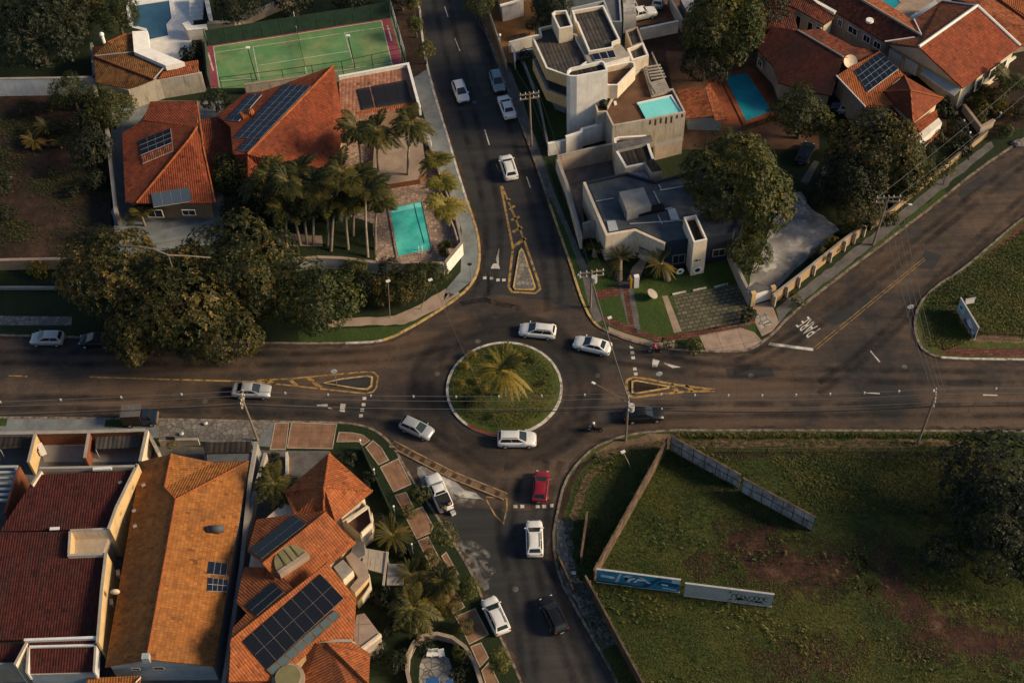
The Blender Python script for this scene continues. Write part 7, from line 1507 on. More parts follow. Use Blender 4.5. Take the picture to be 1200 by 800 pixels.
def stroke(pts, w_):
    out = []
    for (x0, y0), (x1, y1) in zip(pts[:-1], pts[1:]):
        dx, dy = (x1-x0)*9.5, (y1-y0)*2.5; l = math.hypot(dx, dy) or 1; nx, ny = -dy/l*w_/9.5, dx/l*w_/2.5; out.append([(x0-nx, y0-ny), (x1-nx, y1-ny), (x1+nx, y1+ny), (x0+nx, y0+ny)])
    return out
rb = random.Random(5); gr = []
for k in range(8):
    x = .56+k*.052; y = .55 if k % 2 else .5; r_ = .17; n = 8
    gr += stroke([(x+.024*math.cos(2*math.pi*i/n+k), y+r_*math.sin(2*math.pi*i/n+k)) for i in range(6+k % 3)], .05)
for k in range(6): x = .58+k*.055; gr += stroke([(x, .15+.1*rb.random()), (x+.02, .35), (x+.045, .12+.1*rb.random())], .06)
gr += stroke([(.5, .78), (.52, .84), (.525, .74), (.5, .72)], .05)+stroke([(.5, .12), (.54, .2), (.53, .3)], .06)+[[(.6, .2), (.66, .24), (.66, .42), (.6, .36)], [(.8, .18), (.88, .2), (.87, .32), (.8, .3)]]
board('billboard', 'plain grey billboard with black graffiti scrawl in the corner lot', ((803.5, 683), (907, 696)), .35, .12, 'panel_grey', 2.9, [('ink_black', gr)], 4)
rb = random.Random(9); st = []
for k in range(16): x = rb.random(); st += [[(x, 0), (x+.02, 0), (x+.015+rb.random()*.02, .9*rb.random()+.1), (x, .5)]]
board('billboard', 'long pale billboard running diagonally across the corner lot, upper section', ((787, 511), (868, 556)), .3, .1, 'sheet_white', 2.9, [('concrete', st), ('ink_black', [[(k/6-.004, 0), (k/6+.004, 0), (k/6+.004, 1), (k/6-.004, 1)] for k in range(7)]+[[(0, .48), (1, .48), (1, .53), (0, .53)]])], 6, top_fr='wood'); board('billboard', 'long pale billboard running diagonally across the corner lot, lower section', ((871, 560), (956, 606)), .3, .1, 'sheet_white', 2.9, [('concrete', st), ('ink_black', [[(k/7-.004, 0), (k/7+.004, 0), (k/7+.004, 1), (k/7-.004, 1)] for k in range(8)]+[[(0, .48), (1, .48), (1, .53), (0, .53)]])], 6, top_fr='wood')
board('billboard', 'timber backed billboard seen edge on behind the street corner', ((783, 512), (696, 668)), .3, .14, 'wood', 2.3, (), 10, back='wood', top_fr='wood'); board('billboard', 'second timber backed billboard edge on along the lower street', ((686, 674), (757, 806)), .3, .12, 'wood', 1.9, (), 9, back='wood', top_fr='wood'); board('billboard', 'short weathered timber board by the curved footpath', ((688, 600), (681, 652)), .3, .14, 'wood', 1.7, (), 4, back='wood_dark', top_fr='wood'); board('billboard', 'low broken timber barrier along the kerb footpath', ((655, 652), (672, 690)), .2, .1, 'wood', .9, (), 4, back='wood_dark', top_fr='wood')
bn = [('ink_purple', [[(.38, 0), (1, 0), (1, .35), (.6, .15), (.42, .4)]]), ('ink_pale', [[(.04, .2), (.32, .3), (.32, .9), (.04, .9)]]), ('ink_white', [[(.5, .3), (.7, .2), (.85, .5), (.6, .75)], [(.8, .1), (.92, .1), (.92, .3), (.8, .3)]]), ('ink_deep', [[(.1, .45), (.2, .45), (.2, .65), (.1, .65)]])]
board('billboard', 'pale banner board with purple lower edge on the triangular grass verge', ((1126, 349), (1147, 384)), .5, .1, 'panel_grey', 2.6, bn, 3); board('notice_board', 'small white notice board behind the purple banner', ((1132, 351), (1143, 349)), .6, .06, 'ink_white', 1.4, (), 2, 'sign')
# roadside odds and ends
for i, (x, y, lb) in enumerate(((1146, 385, 'thin wire fence on the triangular grass verge'),)): mesh_fence('wire_fence', lb, [(1146, 388), (1200, 392)], 1.2, 'wood_dark', 'wood_dark', 3.0, False, 2)
mesh_fence('wire_fence', 'thin post and wire fence along the ditch of the corner lot', [(830, 524), (900, 525), (985, 524), (1070, 524)], 1.2, 'wood_dark', 'wood', 2.6, False, 2)
p = P(305, 496.5, .13); 
for i, (x, y, lb) in enumerate(((241, 497, 'white rubbish bag on the broken lower pavement'), (213, 509, 'small white rubbish bag by the pale front wall'), (672, 672, 'white rubbish bag at the foot of the blue billboard'))):
    t = thing('rubbish_bag', lb, 'bag', P(x, y, .13), 0, 'rubbish bags'); mb = MB(); mb.ball(P(x, y, .13)+V(0, 0, .18), .27, 0, 9, 6, (1.1, .8, .7)); mb.build('bag', ['cloth_white'], t, True); mb = MB(); mb.ball(P(x, y, .13)+V(.1, 0, .36), .09, 0, 7, 5); mb.build('knot', ['cloth_white'], t, True)
# ================================================================== vehicles
G = 'cars on the streets'
car('hatch', 540, 111, (550, 138), 'car_white', 'white hatchback driving down the left lane of the upper street')
car('hatch', 583, 99, (590, 122), 'car_bluegrey', 'blue grey hatchback parked highest on the right of the upper street')
car('sedan', 594, 129, (586, 108), 'car_white', 'white sedan parked right behind the blue grey hatchback')
car('suv', 596, 200, (589, 178), 'car_white', 'white car driving up the upper street beside the yellow hatching')
car('wagon', 630, 391, (590, 387), 'car_white', 'white estate car at the upper edge of the roundabout')
car('sedan', 694, 408, (655, 399), 'car_white', 'white sedan entering the roundabout from the right')
car('hatch', 57, 400, (20, 400), 'car_silver', 'silver car nearest the left edge on the upper lane'); car('hatch', 114, 402, (80, 402), 'car_black', 'black car beside the big spreading tree on the left')
car('sedan', 296, 461, (340, 462), 'car_silver', 'silver car below the left traffic island'); car('hatch', 489, 505, (520, 519), 'car_silver', 'silver hatchback approaching the roundabout from the left')
car('suv', 606, 518, (650, 518), 'car_white', 'white car at the lower edge of the roundabout'); car('hatch', 634, 573, (637, 545), 'car_red', 'dark red car waiting at the dotted line of the lower street')
car('suv', 626.5, 634, (625.5, 600), 'car_white', 'white car driving up the middle of the lower street'); car('suv', 649, 723, (637, 698), 'car_black', 'black car driving up the lower street near the kerb'); car('suv', 581, 724, (570, 700), 'car_white', 'white car parked beside the terracotta pavement'); car('sedan', 754, 489, (790, 487), 'car_black', 'black car in shade beside the pole at the lower right corner')
car('pickup', 515, 580, (503, 553), 'car_white', 'white pickup with black load cover in the corner parking bay', None, 'parked_pickup', .01)
car('pickup', 750, 21, (772, 16), 'car_white', 'white pickup parked in the brown car park at the top', None, 'parked_pickup', .13); car('hatch', 737, 6, (728, -12), 'car_silver', 'car at the left in the brown car park at the top', 'cars in the brown car park', z=.13); car('hatch', 772, 3, (776, -14), 'car_bluegrey', 'blue grey car at the right in the brown car park at the top', 'cars in the brown car park', z=.13)
car('hatch', 943, 183, (950, 168), 'car_navy', 'dark blue car on the drive in the shaded right garden', None, z=.13); car('hatch', 977, 121, (974, 105), 'car_navy', 'dark car tucked beside the grey wall of the solar house', None, z=.13); car('hatch', 987, 124, (984, 108), 'car_silver', 'silver car half hidden under the solar house carport', None, z=.13)
# small parked truck: box body and blue cab
c = P(166, 494, .13); t = thing('small_truck', 'small parked truck with grey box body and blue cab', 'truck', c, 0); t.scale = (.9, .9, .9)
def ad(nm, b, m, par=None, sm=False): o = bpy.data.objects.new(nm, b.mesh(nm, m, smooth=sm)); COL.objects.link(o); o.parent = par or t; return o
b = MB(); b.box((-.9, .1, 1.45), (2.4, 1.9, 1.75)); bx = ad('box_body', b, ['wood_dark']); b = MB(); b.box((-.9, .1, 2.36), (2.44, 1.94, .07)); ad('roof_sheet', b, ['concrete_dark'], bx)
b = MB(); b.slab([V(.35, -.85, 1.3), V(2.1, -.8, 1.15), V(2.1, .9, 1.15), V(.35, .95, 1.3)], .8); cb = ad('cab', b, ['car_navy']); b = MB(); b.slab([V(.45, -.7, 1.95), V(1.15, -.66, 1.92), V(1.15, .76, 1.92), V(.45, .8, 1.95)], .62); ad('cab_roof', b, ['car_navy'], cb)
b = MB(); b.face([V(1.17, -.62, 1.88), V(1.17, .72, 1.88), V(1.55, .76, 1.27), V(1.55, -.68, 1.27)]); ad('windscreen', b, ['glass_dark'], cb); b = MB(); b.box((2.15, .05, .65), (.1, 1.8, .3)); ad('bumper', b, ['pole_concrete'], cb)
b = MB(); b.beam((-2.1, .1, .6), (2.0, .1, .6), .9, .2); ad('chassis', b, ['black_metal'])
for x in (-1.3, 1.4):
    for y in (-.8, .95): b = MB(); b.tube((x, y-.12, .36), (x, y+.12, .36), .36, .36, 14); w_ = ad('wheel', b, ['rubber']); b = MB(); b.tube((x, y-.13, .36), (x, y+.13, .36), .2, .2, 12); ad('rim', b, ['rim'], w_)
# motorcycles and people
motorcycle(697, 505, (680, 503), 'car_black', 'dark motorcycle leaving the roundabout with its rider'); p = P(697, 505, .02); d = P(680, 503, .02)-p; person('motorcyclist in dark jacket and white helmet below the roundabout', p, math.atan2(d.y, d.x), 'cloth_dark', 'cloth_dark', 'ride', 'white_paint')
motorcycle(768, 413, (745, 412), 'car_red', 'red motorcycle at the upper kerb right of the dotted line'); p = P(768, 413, .02); d = P(745, 412, .02)-p; person('motorcyclist in dark red jacket at the upper right kerb', p, math.atan2(d.y, d.x), 'cloth_red', 'cloth_dark', 'ride', 'cloth_red')
person('person in blue shirt standing at the tail of the white pickup', P(528, 597, .02), 2.2, 'cloth_blue', 'cloth_dark', 'stand'); person('person in green yellow shirt standing behind the white pickup', P(522, 602, .02), 1.6, 'cloth_green', 'cloth_dark', 'stand')
t = thing('plastic_crate', 'small white crate on the ground behind the pickup', 'crate', P(531, 602, .01)); mb = MB(); mb.box(P(531, 602, .01)+V(0, 0, .2), (.5, .4, .38), .5); mb.build('box', ['cloth_white'], t); mb = MB(); mb.box(P(531, 602, .01)+V(0, 0, .41), (.54, .44, .04), .5); mb.build('lid', ['panel_grey'], t)
# ================================================================== trees
TG = 'large street and garden trees'
tree('mango_a', 135, 322, 6.4, 5.6, 'mango_tree', 'big olive tree left of the pair overhanging the main road', group=TG); tree('mango_b', 282, 315, 6.6, 5.8, 'mango_tree', 'big olive tree nearest the palms above the main road', group=TG, rz=1.0); tree('mango_a', 212, 352, 7.2, 6.0, 'mango_tree', 'biggest spreading olive tree reaching over the upper lane', group=TG, rz=2.4); tree('mango_b', 255, 388, 4.6, 5.2, 'mango_tree', 'lower bough crown of the spreading trees over the road', group=TG, rz=4.2); tree('mango_b', 165, 385, 4.4, 5.0, 'mango_tree', 'lower left crown of the spreading trees over the road', group=TG, rz=.2)
tree('round_b', 374, 352, 4.9, 4.2, 'street_tree', 'rounded bright green tree between the spreading trees and the hedge', group=TG)
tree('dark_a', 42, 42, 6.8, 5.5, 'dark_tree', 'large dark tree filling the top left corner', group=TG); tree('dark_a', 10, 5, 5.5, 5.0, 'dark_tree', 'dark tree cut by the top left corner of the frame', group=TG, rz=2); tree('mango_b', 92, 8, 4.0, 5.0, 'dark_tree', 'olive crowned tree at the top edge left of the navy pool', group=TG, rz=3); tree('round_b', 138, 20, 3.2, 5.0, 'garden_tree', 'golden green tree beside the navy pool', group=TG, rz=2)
tree('round_b', 84, 108, 2.6, 3.6, 'garden_tree', 'leafy tree in front of the whitewashed wall', group='trees by the bare lot'); tree('round_b', 128, 128, 3.4, 3.6, 'garden_tree', 'leafy tree at the upper corner of the red roof house', group='trees by the bare lot', rz=1.3); tree('dark_b', 107, 182, 3.2, 2.8, 'garden_tree', 'dark bushy tree at the right side of the bare brown lot', group='trees by the bare lot'); tree('dark_b', 105, 148, 3.0, 2.8, 'garden_tree', 'dark bush between the yucca clump and the red roof house', group='trees by the bare lot', rz=2)
palm('yucca', 55, 150, 2.0, 1.2, 'yucca clump with pale drooping leaves on the bare lot', 'yucca clumps', .1, name='yucca'); palm('yucca', 40, 165, 1.6, 1.0, 'smaller yucca clump lower left on the bare lot', 'yucca clumps', .1, name='yucca'); palm('yucca', 70, 168, 1.5, 1.0, 'small yucca clump right on the bare lot', 'yucca clumps', .1, name='yucca')
tree('shrub_dark', -2, 215, 2.0, 1.2, 'shrub', 'dark shrub at the left edge of the bare lot', 'shrub'); tree('shrub_gold', 45, 314, 1.4, 1.0, 'shrub', 'golden shrub below the tan boundary wall', 'shrub')
tree('dark_b', 252, 118, 2.2, 2.2, 'garden_tree', 'round dark tree between the two red roofs below the court', group='trees by the bare lot'); tree('shrub_dark', 222, 62, 1.7, 1.2, 'shrub', 'dark round shrub between the pool deck and the court', 'shrub')
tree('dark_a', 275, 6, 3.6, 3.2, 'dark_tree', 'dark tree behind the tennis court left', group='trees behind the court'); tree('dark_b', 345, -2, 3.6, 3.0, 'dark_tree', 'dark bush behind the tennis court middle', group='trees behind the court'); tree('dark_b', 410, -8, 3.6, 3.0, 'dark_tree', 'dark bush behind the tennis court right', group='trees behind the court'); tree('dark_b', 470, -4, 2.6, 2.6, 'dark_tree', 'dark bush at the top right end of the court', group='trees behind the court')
for x, y, r_, z, lb in ((487, 28, 1.5, 2.6, 'clipped ball tree higher on the pavement of the upper street'), (498, 59, 1.55, 2.6, 'clipped ball tree lower on the pavement of the upper street'), (586.5, 773, 1.5, 2.2, 'clipped golden ball tree by the lower street pavement'), (485, 6, 1.2, 2.0, 'clipped ball tree at the top edge of the upper street')): tree('ball', x, y, r_, z, 'topiary_tree', lb, group='clipped ball trees')
tree('ball', 548, 690, 1.5, 1.4, 'topiary_tree', 'dark clipped ball bush beside the terracotta paving', group='clipped ball bushes'); tree('ball', 536, 765, .9, .8, 'topiary_tree', 'small clipped ball bush on the round terrace garden', group='clipped ball bushes'); tree('ball', 527, 690, .8, .9, 'topiary_tree', 'tiny clipped ball bush by the garden palms', group='clipped ball bushes')
# palms of the ridge house garden
PG = 'tall palms in the pool garden'
for a in (('coco', 418, 150, 1.0, 8.4, 'tall palm leftmost of three in front of the terracotta annex', (426, 208)), ('coco_b', 442, 152, 1.0, 8.2, 'tall palm middle of three in front of the terracotta annex', (444, 206)), ('coco', 482, 145, .95, 8.6, 'tall slender palm rightmost beside the annex and pavement', (478, 211)),
          ('coco_b', 336, 212, 1.05, 8.0, 'tall palm leftmost in the shaded garden row', (352, 287)), ('coco', 372, 215, 1.1, 7.8, 'tall palm second in the shaded garden row', (367, 287)), ('coco_b', 400, 200, 1.1, 8.6, 'tall palm third in the shaded garden row', (388, 294)), ('coco', 428, 222, 1.15, 8.0, 'tall palm with pale trunk left of the turquoise pool', (431, 301)), ('coco', 300, 215, .8, 5.5, 'shorter palm behind the spreading olive trees', (303, 262)), ('coco_b', 356, 238, .9, 5.6, 'low drooping palm under the shaded garden row', (360, 286)), ('coco', 405, 240, .9, 5.8, 'low drooping palm beside the pale trunk palm', (408, 292))):
    palm(a[0], a[1], a[2], a[3], a[4], a[5], PG, .15, a[6])
for a in (('coco', 318, 205, 1.0, 6.6, 'tall palm at the left end behind the shaded row', (322, 262)), ('coco_b', 352, 200, 1.0, 7.6, 'tall palm rising highest before the orange roof', (350, 262)), ('coco', 388, 232, 1.0, 6.4, 'leafy palm filling the middle of the shaded row', (384, 288)), ('coco_b', 418, 208, 1.05, 7.6, 'leafy palm close behind the pale trunk palm', (414, 276)), ('coco_b', 442, 235, .9, 5.6, 'low palm reaching toward the turquoise pool', (440, 292)), ('coco', 336, 245, .95, 4.8, 'low dense palm beside the spreading olive trees', (336, 290))): palm(a[0], a[1], a[2], a[3], a[4], a[5], PG, .15, a[6])
for a in (('gold', 510, 188, .85, 5.2, 'golden palm uppermost right of the turquoise pool', (520, 228)), ('gold', 517, 213, .9, 5.2, 'golden palm middle right of the turquoise pool', (531, 250)), ('gold', 521, 240, 1.0, 5.6, 'golden palm lowest at the corner of the pool garden', (538, 289))): palm(a[0], a[1], a[2], a[3], a[4], a[5], 'golden palms beside the turquoise pool', .14, a[6])
tree('round_b', 275, 205, 2.8, 3.0, 'garden_tree', 'leafy bush between the red roof and the palms', group='garden bushes of the ridge house'); tree('dark_b', 310, 238, 3.2, 2.4, 'garden_tree', 'dark bush under the palms in the shaded garden', group='garden bushes of the ridge house'); tree('dark_b', 380, 245, 3.4, 2.4, 'garden_tree', 'second dark bush under the palms in the shaded garden', group='garden bushes of the ridge house', rz=2); tree('shrub_gold', 314, 224, 1.0, 3.6, 'shrub', 'bright golden shrub among the dark garden bushes', 'shrub'); tree('dark_b', 272, 245, 2.2, 2.0, 'garden_tree', 'dark bush at the corner of the red roof house terrace', group='garden bushes of the ridge house', rz=1)
palm('fan', 165, 250, 1.7, 2.4, 'dark palm at the lower corner of the red roof house', None, .14)
# hedge along the pool garden wall, as separate bushes
HG = 'hedge bushes below the pool garden wall'
for i, (x, y, r_, k, lb) in enumerate(((413, 322, 2.0, 'round_b', 'hedge bush leftmost below the pool garden wall'), (432, 332, 2.1, 'dark_b', 'dark hedge bush second from the left below the pool wall'), (452, 340, 2.2, 'mango_b', 'hedge bush in the middle behind the lamp poles'), (474, 337, 2.5, 'mango_a', 'largest hedge bush bulging over the footpath'), (494, 325, 2.1, 'round_b', 'hedge bush right of the largest one'), (511, 321, 1.7, 'round_b', 'hedge bush rightmost by the white corner wall'), (455, 318, 1.8, 'dark_b', 'dark hedge bush tucked against the pool wall'))): tree(k, x, y, r_, 1.8, 'hedge_bush', lb, 'hedge', HG, .9)
palm('fan', 522, 290, .9, .8, 'small spiky palm by the white corner wall', None, .08, name='small_palm')
tree('round_b', 562, 6, 2.2, 3.0, 'street_tree', 'small leafy street tree at the top beside the ochre forecourt', group='trees at the top street'); tree('dark_a', 645, 10, 2.9, 4.0, 'dark_tree', 'dark tree between the ochre forecourt and the modern house', group='trees at the top street'); tree('dark_b', 628, 30, 1.6, 2.2, 'dark_tree', 'small dark bush by the roof box of the modern house', group='trees at the top street'); tree('shrub_dark', 617, 66, 1.1, 1.4, 'shrub', 'dark column shrub beside the pale blue inner wall', 'shrub')
t = thing('bare_branch', 'pale bare branch lying across the top of the spreading olive trees', 'branch', P(190, 292, .1)); mb = MB(); bp = [P(*q) for q in ((142, 288, 10.6), (163, 289, 11.2), (180, 292, 11.4), (197, 299, 11.4), (222, 300, 11.2), (247, 302, 10.6))]
for a, b, r_ in zip(bp[:-1], bp[1:], (.09, .11, .12, .1, .08)): mb.tube(a, b, r_, r_*.9, 6)
mb.build('bough', ['bark_pale'], t); mb = MB(); mb.tube(bp[3], P(212, 345, 6.0), .12, .2, 6); mb.tube(P(212, 345, 6.0), P(212, 385, .1), .2, .24, 6); mb.build('stem', ['bark'], t)
# north-east trees
tree('round_a', 851, 32, 6.2, 6.0, 'garden_tree', 'broad dark tree with golden patches above the red decked pool', group=TG, rz=.7); tree('dark_a', 826, 72, 3.6, 3.6, 'garden_tree', 'shaded lower crown left of the red decked pool', group=TG, rz=1.7); tree('dark_a', 890, 8, 4.4, 5.0, 'garden_tree', 'dark crown at the top by the dark tiled house', group=TG, rz=.3)
tree('round_a', 864, 222, 6.6, 6.2, 'garden_tree', 'tall dense rounded tree beside the navy building', group=TG, sz=1.15); tree('round_b', 876, 298, 2.7, 3.6, 'garden_tree', 'lower golden crown at the foot of the tall dense tree', group=TG, rz=2.2)
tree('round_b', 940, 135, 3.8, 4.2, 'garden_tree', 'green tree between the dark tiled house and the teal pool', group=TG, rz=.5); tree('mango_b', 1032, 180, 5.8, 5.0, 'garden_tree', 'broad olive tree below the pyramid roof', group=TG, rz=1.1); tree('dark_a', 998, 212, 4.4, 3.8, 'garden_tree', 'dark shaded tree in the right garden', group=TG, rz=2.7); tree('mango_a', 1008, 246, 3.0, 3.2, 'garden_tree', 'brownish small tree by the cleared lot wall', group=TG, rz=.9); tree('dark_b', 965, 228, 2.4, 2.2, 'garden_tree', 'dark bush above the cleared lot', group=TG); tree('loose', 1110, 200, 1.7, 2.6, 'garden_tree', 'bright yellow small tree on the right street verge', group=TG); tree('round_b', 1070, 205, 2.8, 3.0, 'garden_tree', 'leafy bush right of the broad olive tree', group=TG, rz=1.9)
palm('coco', 1183, 92, .95, 4.6, 'palm at the right edge below the large cream house'); palm('fan', 1150, 108, 1.2, 2.0, 'small palm below the cream balcony', None, .1, name='small_palm')
for i, (x, y, r_, k, lb) in enumerate(((1098, 158, 1.5, 'shrub', 'green shrub by the porch of the hip roof house'), (1108, 130, 1.8, 'shrub_dark', 'dark shrub in the yard between two right houses'), (1150, 132, 1.5, 'shrub', 'shrub among the beds below the cream house'), (1175, 128, 1.3, 'shrub_gold', 'golden shrub near the right edge garden beds'), (1180, 152, 1.4, 'shrub', 'green shrub above the pale boulder'), (1128, 175, 1.8, 'shrub_dark', 'dark shrub on the verge near the bright yellow tree'), (935, 352, 1.0, 'shrub', 'small green shrub on the street verge by the pink gate'), (814, 406, 1.2, 'shrub', 'grassy shrub beside the pale corner pavement'), (784, 403, .9, 'shrub', 'small shrub on the verge left of the pale pavement'), (1065, 225, 1.4, 'shrub_dark', 'dark shrub behind the wall of the right street'), (1045, 255, 1.4, 'shrub', 'green shrub by the pole of the right street'), (976, 285, 1.2, 'shrub_gold', 'golden shrub leaning over the tan lot wall'), (875, 370, 1.2, 'shrub_dark', 'dark shrub beside the pink gate pier'), (748, 290, 1.4, 'shrub_dark', 'dark shrub under the navy building porch'))): tree(k, x, y, r_, .8, 'shrub', lb, 'shrub', 'garden shrubs of the right blocks')
for i, (x, y, s, bs, lb) in enumerate(((727, 302, .75, (726, 328), 'squat date palm left of the brick path'), (774, 308, .78, (783, 328), 'squat date palm right of the brick path'), (697, 290, .55, (697, 300), 'small date palm by the grey curved yard wall'))): palm('date', x, y, s, 2.6 if i < 2 else 1.4, lb, 'date palms before the navy building', .3, bs, bark='pole_concrete')
# south-west garden
palm('date', 460, 626, .85, 2.2, 'starburst date palm on the dark lawn', 'garden date palms', .22); palm('coco', 484, 712, .9, 3.4, 'wide palm above the curved wall', 'garden date palms', .16, (487, 742)); palm('date', 482, 672, .7, 2.6, 'dark palm beside the flat shelter', 'garden date palms', .2, (478, 690)); palm('coco_b', 518, 682, .8, 3.4, 'palm leaning over the terracotta paving', 'garden date palms', .15, (512, 705)); palm('coco', 322, 566, .85, 4.6, 'dark palm beside the pavilion roof of the solar house', 'garden date palms', .16, (318, 595))
tree('loose', 520, 624, 1.7, 2.4, 'street_tree', 'small bright green street tree by the parking bay', group='small street trees'); tree('loose', 492, 578, 1.2, 1.2, 'street_tree', 'low bright green bush beside the white pickup', group='small street trees'); tree('loose', 202, 522, .7, 1.4, 'street_tree', 'tiny potted tree in the front yard by the dark carport', group='small street trees')
for i, (x, y, r_, k, lb) in enumerate(((446, 700, 1.3, 'shrub_dark', 'dark shrub beside the tiled terrace roof'), (440, 765, 1.4, 'shrub_dark', 'dark shrub at the lower right of the solar house'), (545, 775, 1.1, 'shrub', 'shrub inside the curved wall to the right'), (498, 752, 1.1, 'shrub_dark', 'dark shrub inside the curved wall to the left'), (538, 790, 1.0, 'shrub_dark', 'dark shrub inside the curved wall at the frame edge'), (502, 700, 1.2, 'shrub', 'shrub between the garden palms'), (432, 562, 1.0, 'shrub_dark', 'dark shrub under the garden fence'), (408, 540, 1.1, 'shrub_dark', 'dark shrub near the corner of the pavilion roof'), (320, 540, 1.0, 'shrub_dark', 'dark shrub in the side yard of the solar house'))): tree(k, x, y, r_, .8, 'shrub', lb, 'shrub', 'garden shrubs of the solar house')
for x, y, r_, k, lb in ((468, 640, 1.2, 'dark_b', 'dark bush just right of the starburst palm'), (445, 610, 1.1, 'dark_b', 'dark bush below the pavilion balcony'), (470, 700, 1.5, 'dark_b', 'dark bush in the lawn right of the balconies'), (455, 735, 1.4, 'dark_b', 'dark bush beside the tiled terrace roof corner'), (462, 775, 1.5, 'dark_b', 'dark bush left outside the curved wall'), (528, 712, 1.2, 'round_b', 'green bush at the edge of the terracotta paving'), (543, 735, 1.0, 'round_b', 'green bush between the curved wall and the paving'), (500, 660, 1.4, 'round_b', 'green bush behind the flat roofed shelter'), (425, 575, 1.0, 'dark_b', 'dark bush at the right corner of the pavilion roof'), (478, 600, .9, 'round_b', 'low green bush on the inner side of the paving'),
        (1120, 152, 1.6, 'dark_b', 'dark bush between the broken garden wall and the porch'), (1140, 118, 1.4, 'round_b', 'green bush under the cream house balcony'), (1165, 115, 1.5, 'round_b', 'green bush right of the small balcony palm'), (1195, 128, 1.6, 'dark_b', 'dark bush at the right edge below the palm'), (1088, 182, 1.8, 'dark_b', 'dark bush between the olive tree and the porch wall'), (1052, 228, 1.5, 'round_b', 'green bush behind the right street garden wall'), (960, 300, 1.2, 'round_b', 'green bush hanging over the middle of the tan lot wall'), (1000, 268, 1.1, 'round_b', 'green bush at the upper end of the tan lot wall')): tree(k, x, y, r_, 1.0, 'garden_bush', lb, 'bush', 'garden bushes around the houses')
# south-east lot and roundabout
tree('dark_a', 1168, 572, 7.2, 3.6, 'dark_tree', 'huge dark tree at the right edge of the corner lot', group=TG, rz=2.2, sz=.8); tree('dark_a', 1192, 620, 6.0, 4.0, 'dark_tree', 'dark lower crown at the right edge of the corner lot', group=TG, rz=.4); tree('dark_b', 1102, 648, 2.8, 2.0, 'garden_tree', 'low greyish bush beside the red earth of the corner lot')
palm('round', 592, 433, 1.0, 5.0, 'golden palm in the centre of the roundabout', None, .2, (591, 466), bark='bark')
RG = 'shrubs on the roundabout'
for i, (x, y, r_, k, lb) in enumerate(((551, 470, .95, 'shrub_dark', 'dark round bush on the left of the roundabout'), (552, 415, .6, 'shrub_gold', 'golden shrub at the upper left of the roundabout'), (545, 428, .55, 'shrub_gold', 'golden shrub beside the left rim of the roundabout'), (560, 446, .55, 'shrub_gold', 'golden shrub left of the roundabout palm'), (541, 448, .45, 'shrub_gold', 'small golden shrub at the left rim'), (568, 456, .6, 'shrub_gold', 'golden shrub below left of the roundabout palm'), (624, 420, .6, 'shrub', 'green shrub at the upper right of the roundabout'), (637, 448, .5, 'shrub', 'green shrub at the right of the roundabout'), (578, 486, .5, 'shrub', 'green shrub at the lower edge of the roundabout'), (598, 411, .5, 'shrub_gold', 'golden shrub behind the roundabout palm'))): tree(k, x, y, r_, .75, 'shrub', lb, 'shrub', RG)
# more growth round the bare lot
for x, y, r_, k, lb in ((30, 128, 1.6, 'dark_b', 'dark bush under the whitewashed wall at the left'), (62, 122, 1.4, 'shrub', 'green bush under the whitewashed wall near the leafy tree'), (112, 212, 2.0, 'dark_b', 'dark bush lowest along the right side of the bare lot'), (118, 275, 1.8, 'dark_b', 'dark bush at the lower right corner of the bare lot'), (-4, 180, 1.8, 'dark_b', 'dark bush cut by the left edge of the bare lot'), (6, 250, 1.6, 'dark_b', 'dark bush at the lower left of the bare lot'), (85, 225, 1.0, 'shrub_dark', 'low dark weed clump in the middle of the bare lot'), (60, 200, .9, 'shrub_dark', 'low weed clump left of the bare lot centre')): tree(k, x, y, r_, .9, 'shrub', lb, 'shrub', 'bushes round the bare lot')
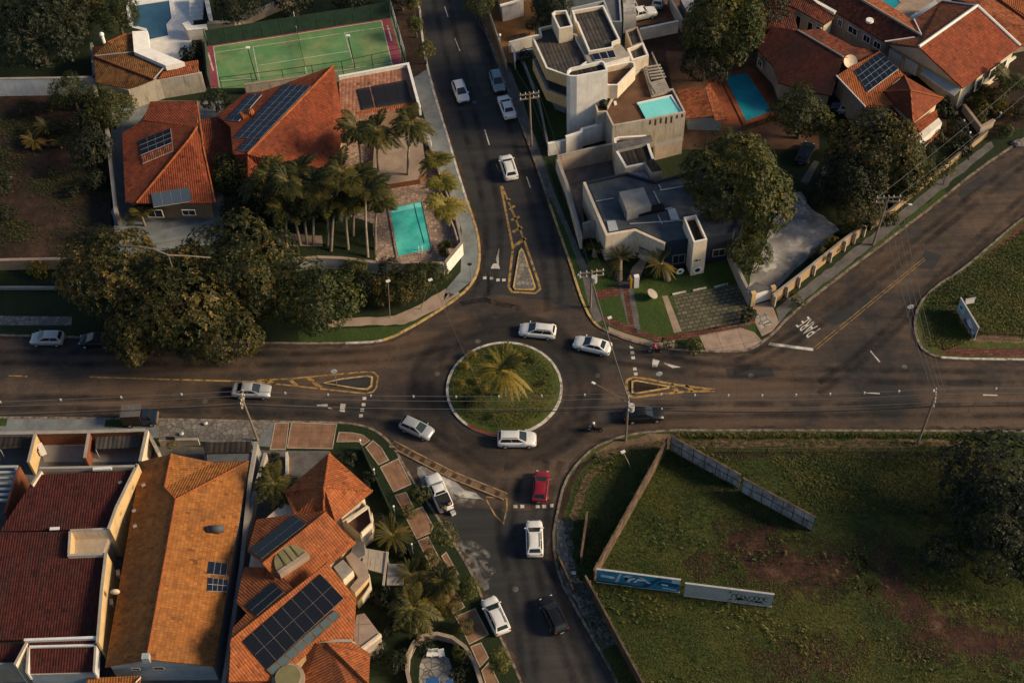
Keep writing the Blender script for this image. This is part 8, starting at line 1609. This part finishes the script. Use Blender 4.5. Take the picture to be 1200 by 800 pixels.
# ------------------------------------------------------------------ grass as one mass of tufts
def inside(p, poly):
    c = False; n = len(poly)
    for i in range(n):
        a, b = poly[i], poly[i-1]
        if (a.y > p[1]) != (b.y > p[1]) and p[0] < (b.x-a.x)*(p[1]-a.y)/(b.y-a.y)+a.x: c = not c
    return c
def tufts(name, px, n, size, seed, holes=(), z=.12, hgt=.35, clump=0.0, bias=0.0):
    rng = np.random.default_rng(seed); poly = PP(px, z); hs = [PP(q, z) for q in holes]
    xs = [p.x for p in poly]; ys = [p.y for p in poly]; C = []
    while len(C) < n:
        x, y = rng.uniform(min(xs), max(xs)), rng.uniform(min(ys), max(ys))
        if clump and (math.sin(x*.55+math.sin(y*.4)*2)+math.sin(y*.7+x*.2)+rng.normal(0, .6)) < clump: continue
        w1, w2 = 1.1*math.sin(x*1.7+y*.9)+rng.normal(0, .5), 1.1*math.sin(y*1.9-x*.7)+rng.normal(0, .5)
        if inside((x, y), poly) and (rng.random() < .13 or not any(inside((x+w1, y+w2), q) for q in hs)): C.append((x, y, z))
    C = np.array(C); F = []; T = []
    tb = np.clip(.44+bias+.3*np.sin(C[:, 0]*.17+seed+np.sin(C[:, 1]*.2))*np.sin(C[:, 1]*.23+C[:, 0]*.1)+.16*np.sin(C[:, 1]*.13+1.0)+.14*np.sin(C[:, 0]*.9+C[:, 1]*1.1)+rng.normal(0, .17, len(C)), 0, 1)
    for k in range(4):
        a = rng.uniform(0, 6.28, len(C)); s = size*rng.uniform(.5, 1.4, len(C)); d = np.stack([np.cos(a), np.sin(a), np.zeros(len(C))], 1); sd_ = np.stack([-np.sin(a), np.cos(a), np.zeros(len(C))], 1)
        h_ = np.array([0, 0, 1.0])*(hgt*rng.uniform(.5, 1.3, len(C)))[:, None]
        F.append(np.stack([C-sd_*.03, C+d*(s*.4)[:, None]+h_*.8-sd_*(s*.1)[:, None], C+d*s[:, None]+h_, C+d*(s*.4)[:, None]+h_*.8+sd_*(s*.1)[:, None]], 1)); T.append(np.clip(tb+rng.uniform(-.15, .15, len(C)), 0, 1))
    o = bpy.data.objects.new(name, np_mesh(name, np.concatenate(F), 4, 'grass_tuft', np.concatenate(T))); COL.objects.link(o)
    return tag(o, kind='stuff')
soil = ([(857, 622), (885, 618), (915, 630), (940, 652), (975, 650), (1005, 660), (1010, 672), (985, 688), (940, 690), (905, 682), (870, 672), (852, 650)], [(1020, 640), (1045, 640), (1060, 675), (1085, 705), (1130, 730), (1210, 742), (1210, 775), (1120, 765), (1060, 722), (1032, 690), (1022, 665)])
for o in (tufts('weeds', [(700, 535), (785, 518), (1170, 516), (1220, 700), (1220, 830), (740, 830), (690, 700), (690, 610)], 1100, .42, 23, hgt=.4, clump=.9, bias=.12), tufts('grass', [(700, 530), (790, 512), (1230, 520), (1230, 830), (735, 830), (672, 690), (660, 610), (680, 560)], 62000, .16, 3, soil, hgt=.11, bias=.04),
          tufts('weeds', [(0, 120), (130, 125), (132, 300), (0, 302)], 2200, .3, 14, hgt=.22, clump=.3), tufts('grass', [(790, 508), (1165, 509), (1165, 514), (795, 514)], 900, .3, 4, bias=.3), tufts('grass', [(900, 536), (1170, 536), (1170, 600), (960, 600)], 6000, .24, 6, hgt=.18, bias=.3),  # raised bias paints golden sunlight into the grass along the corner lot's upper side
          tufts('grass', [(1090, 345), (1130, 318), (1230, 250), (1230, 395), (1150, 392), (1110, 410), (1088, 405), (1082, 370)], 11000, .26, 8, hgt=.2, bias=.25),
          tufts('grass', [(535, 425), (560, 408), (591, 402), (622, 408), (648, 430), (652, 458), (640, 485), (610, 500), (570, 498), (538, 480), (530, 455)], 3600, .2, 10, z=.4, hgt=.14, bias=.25)): pass
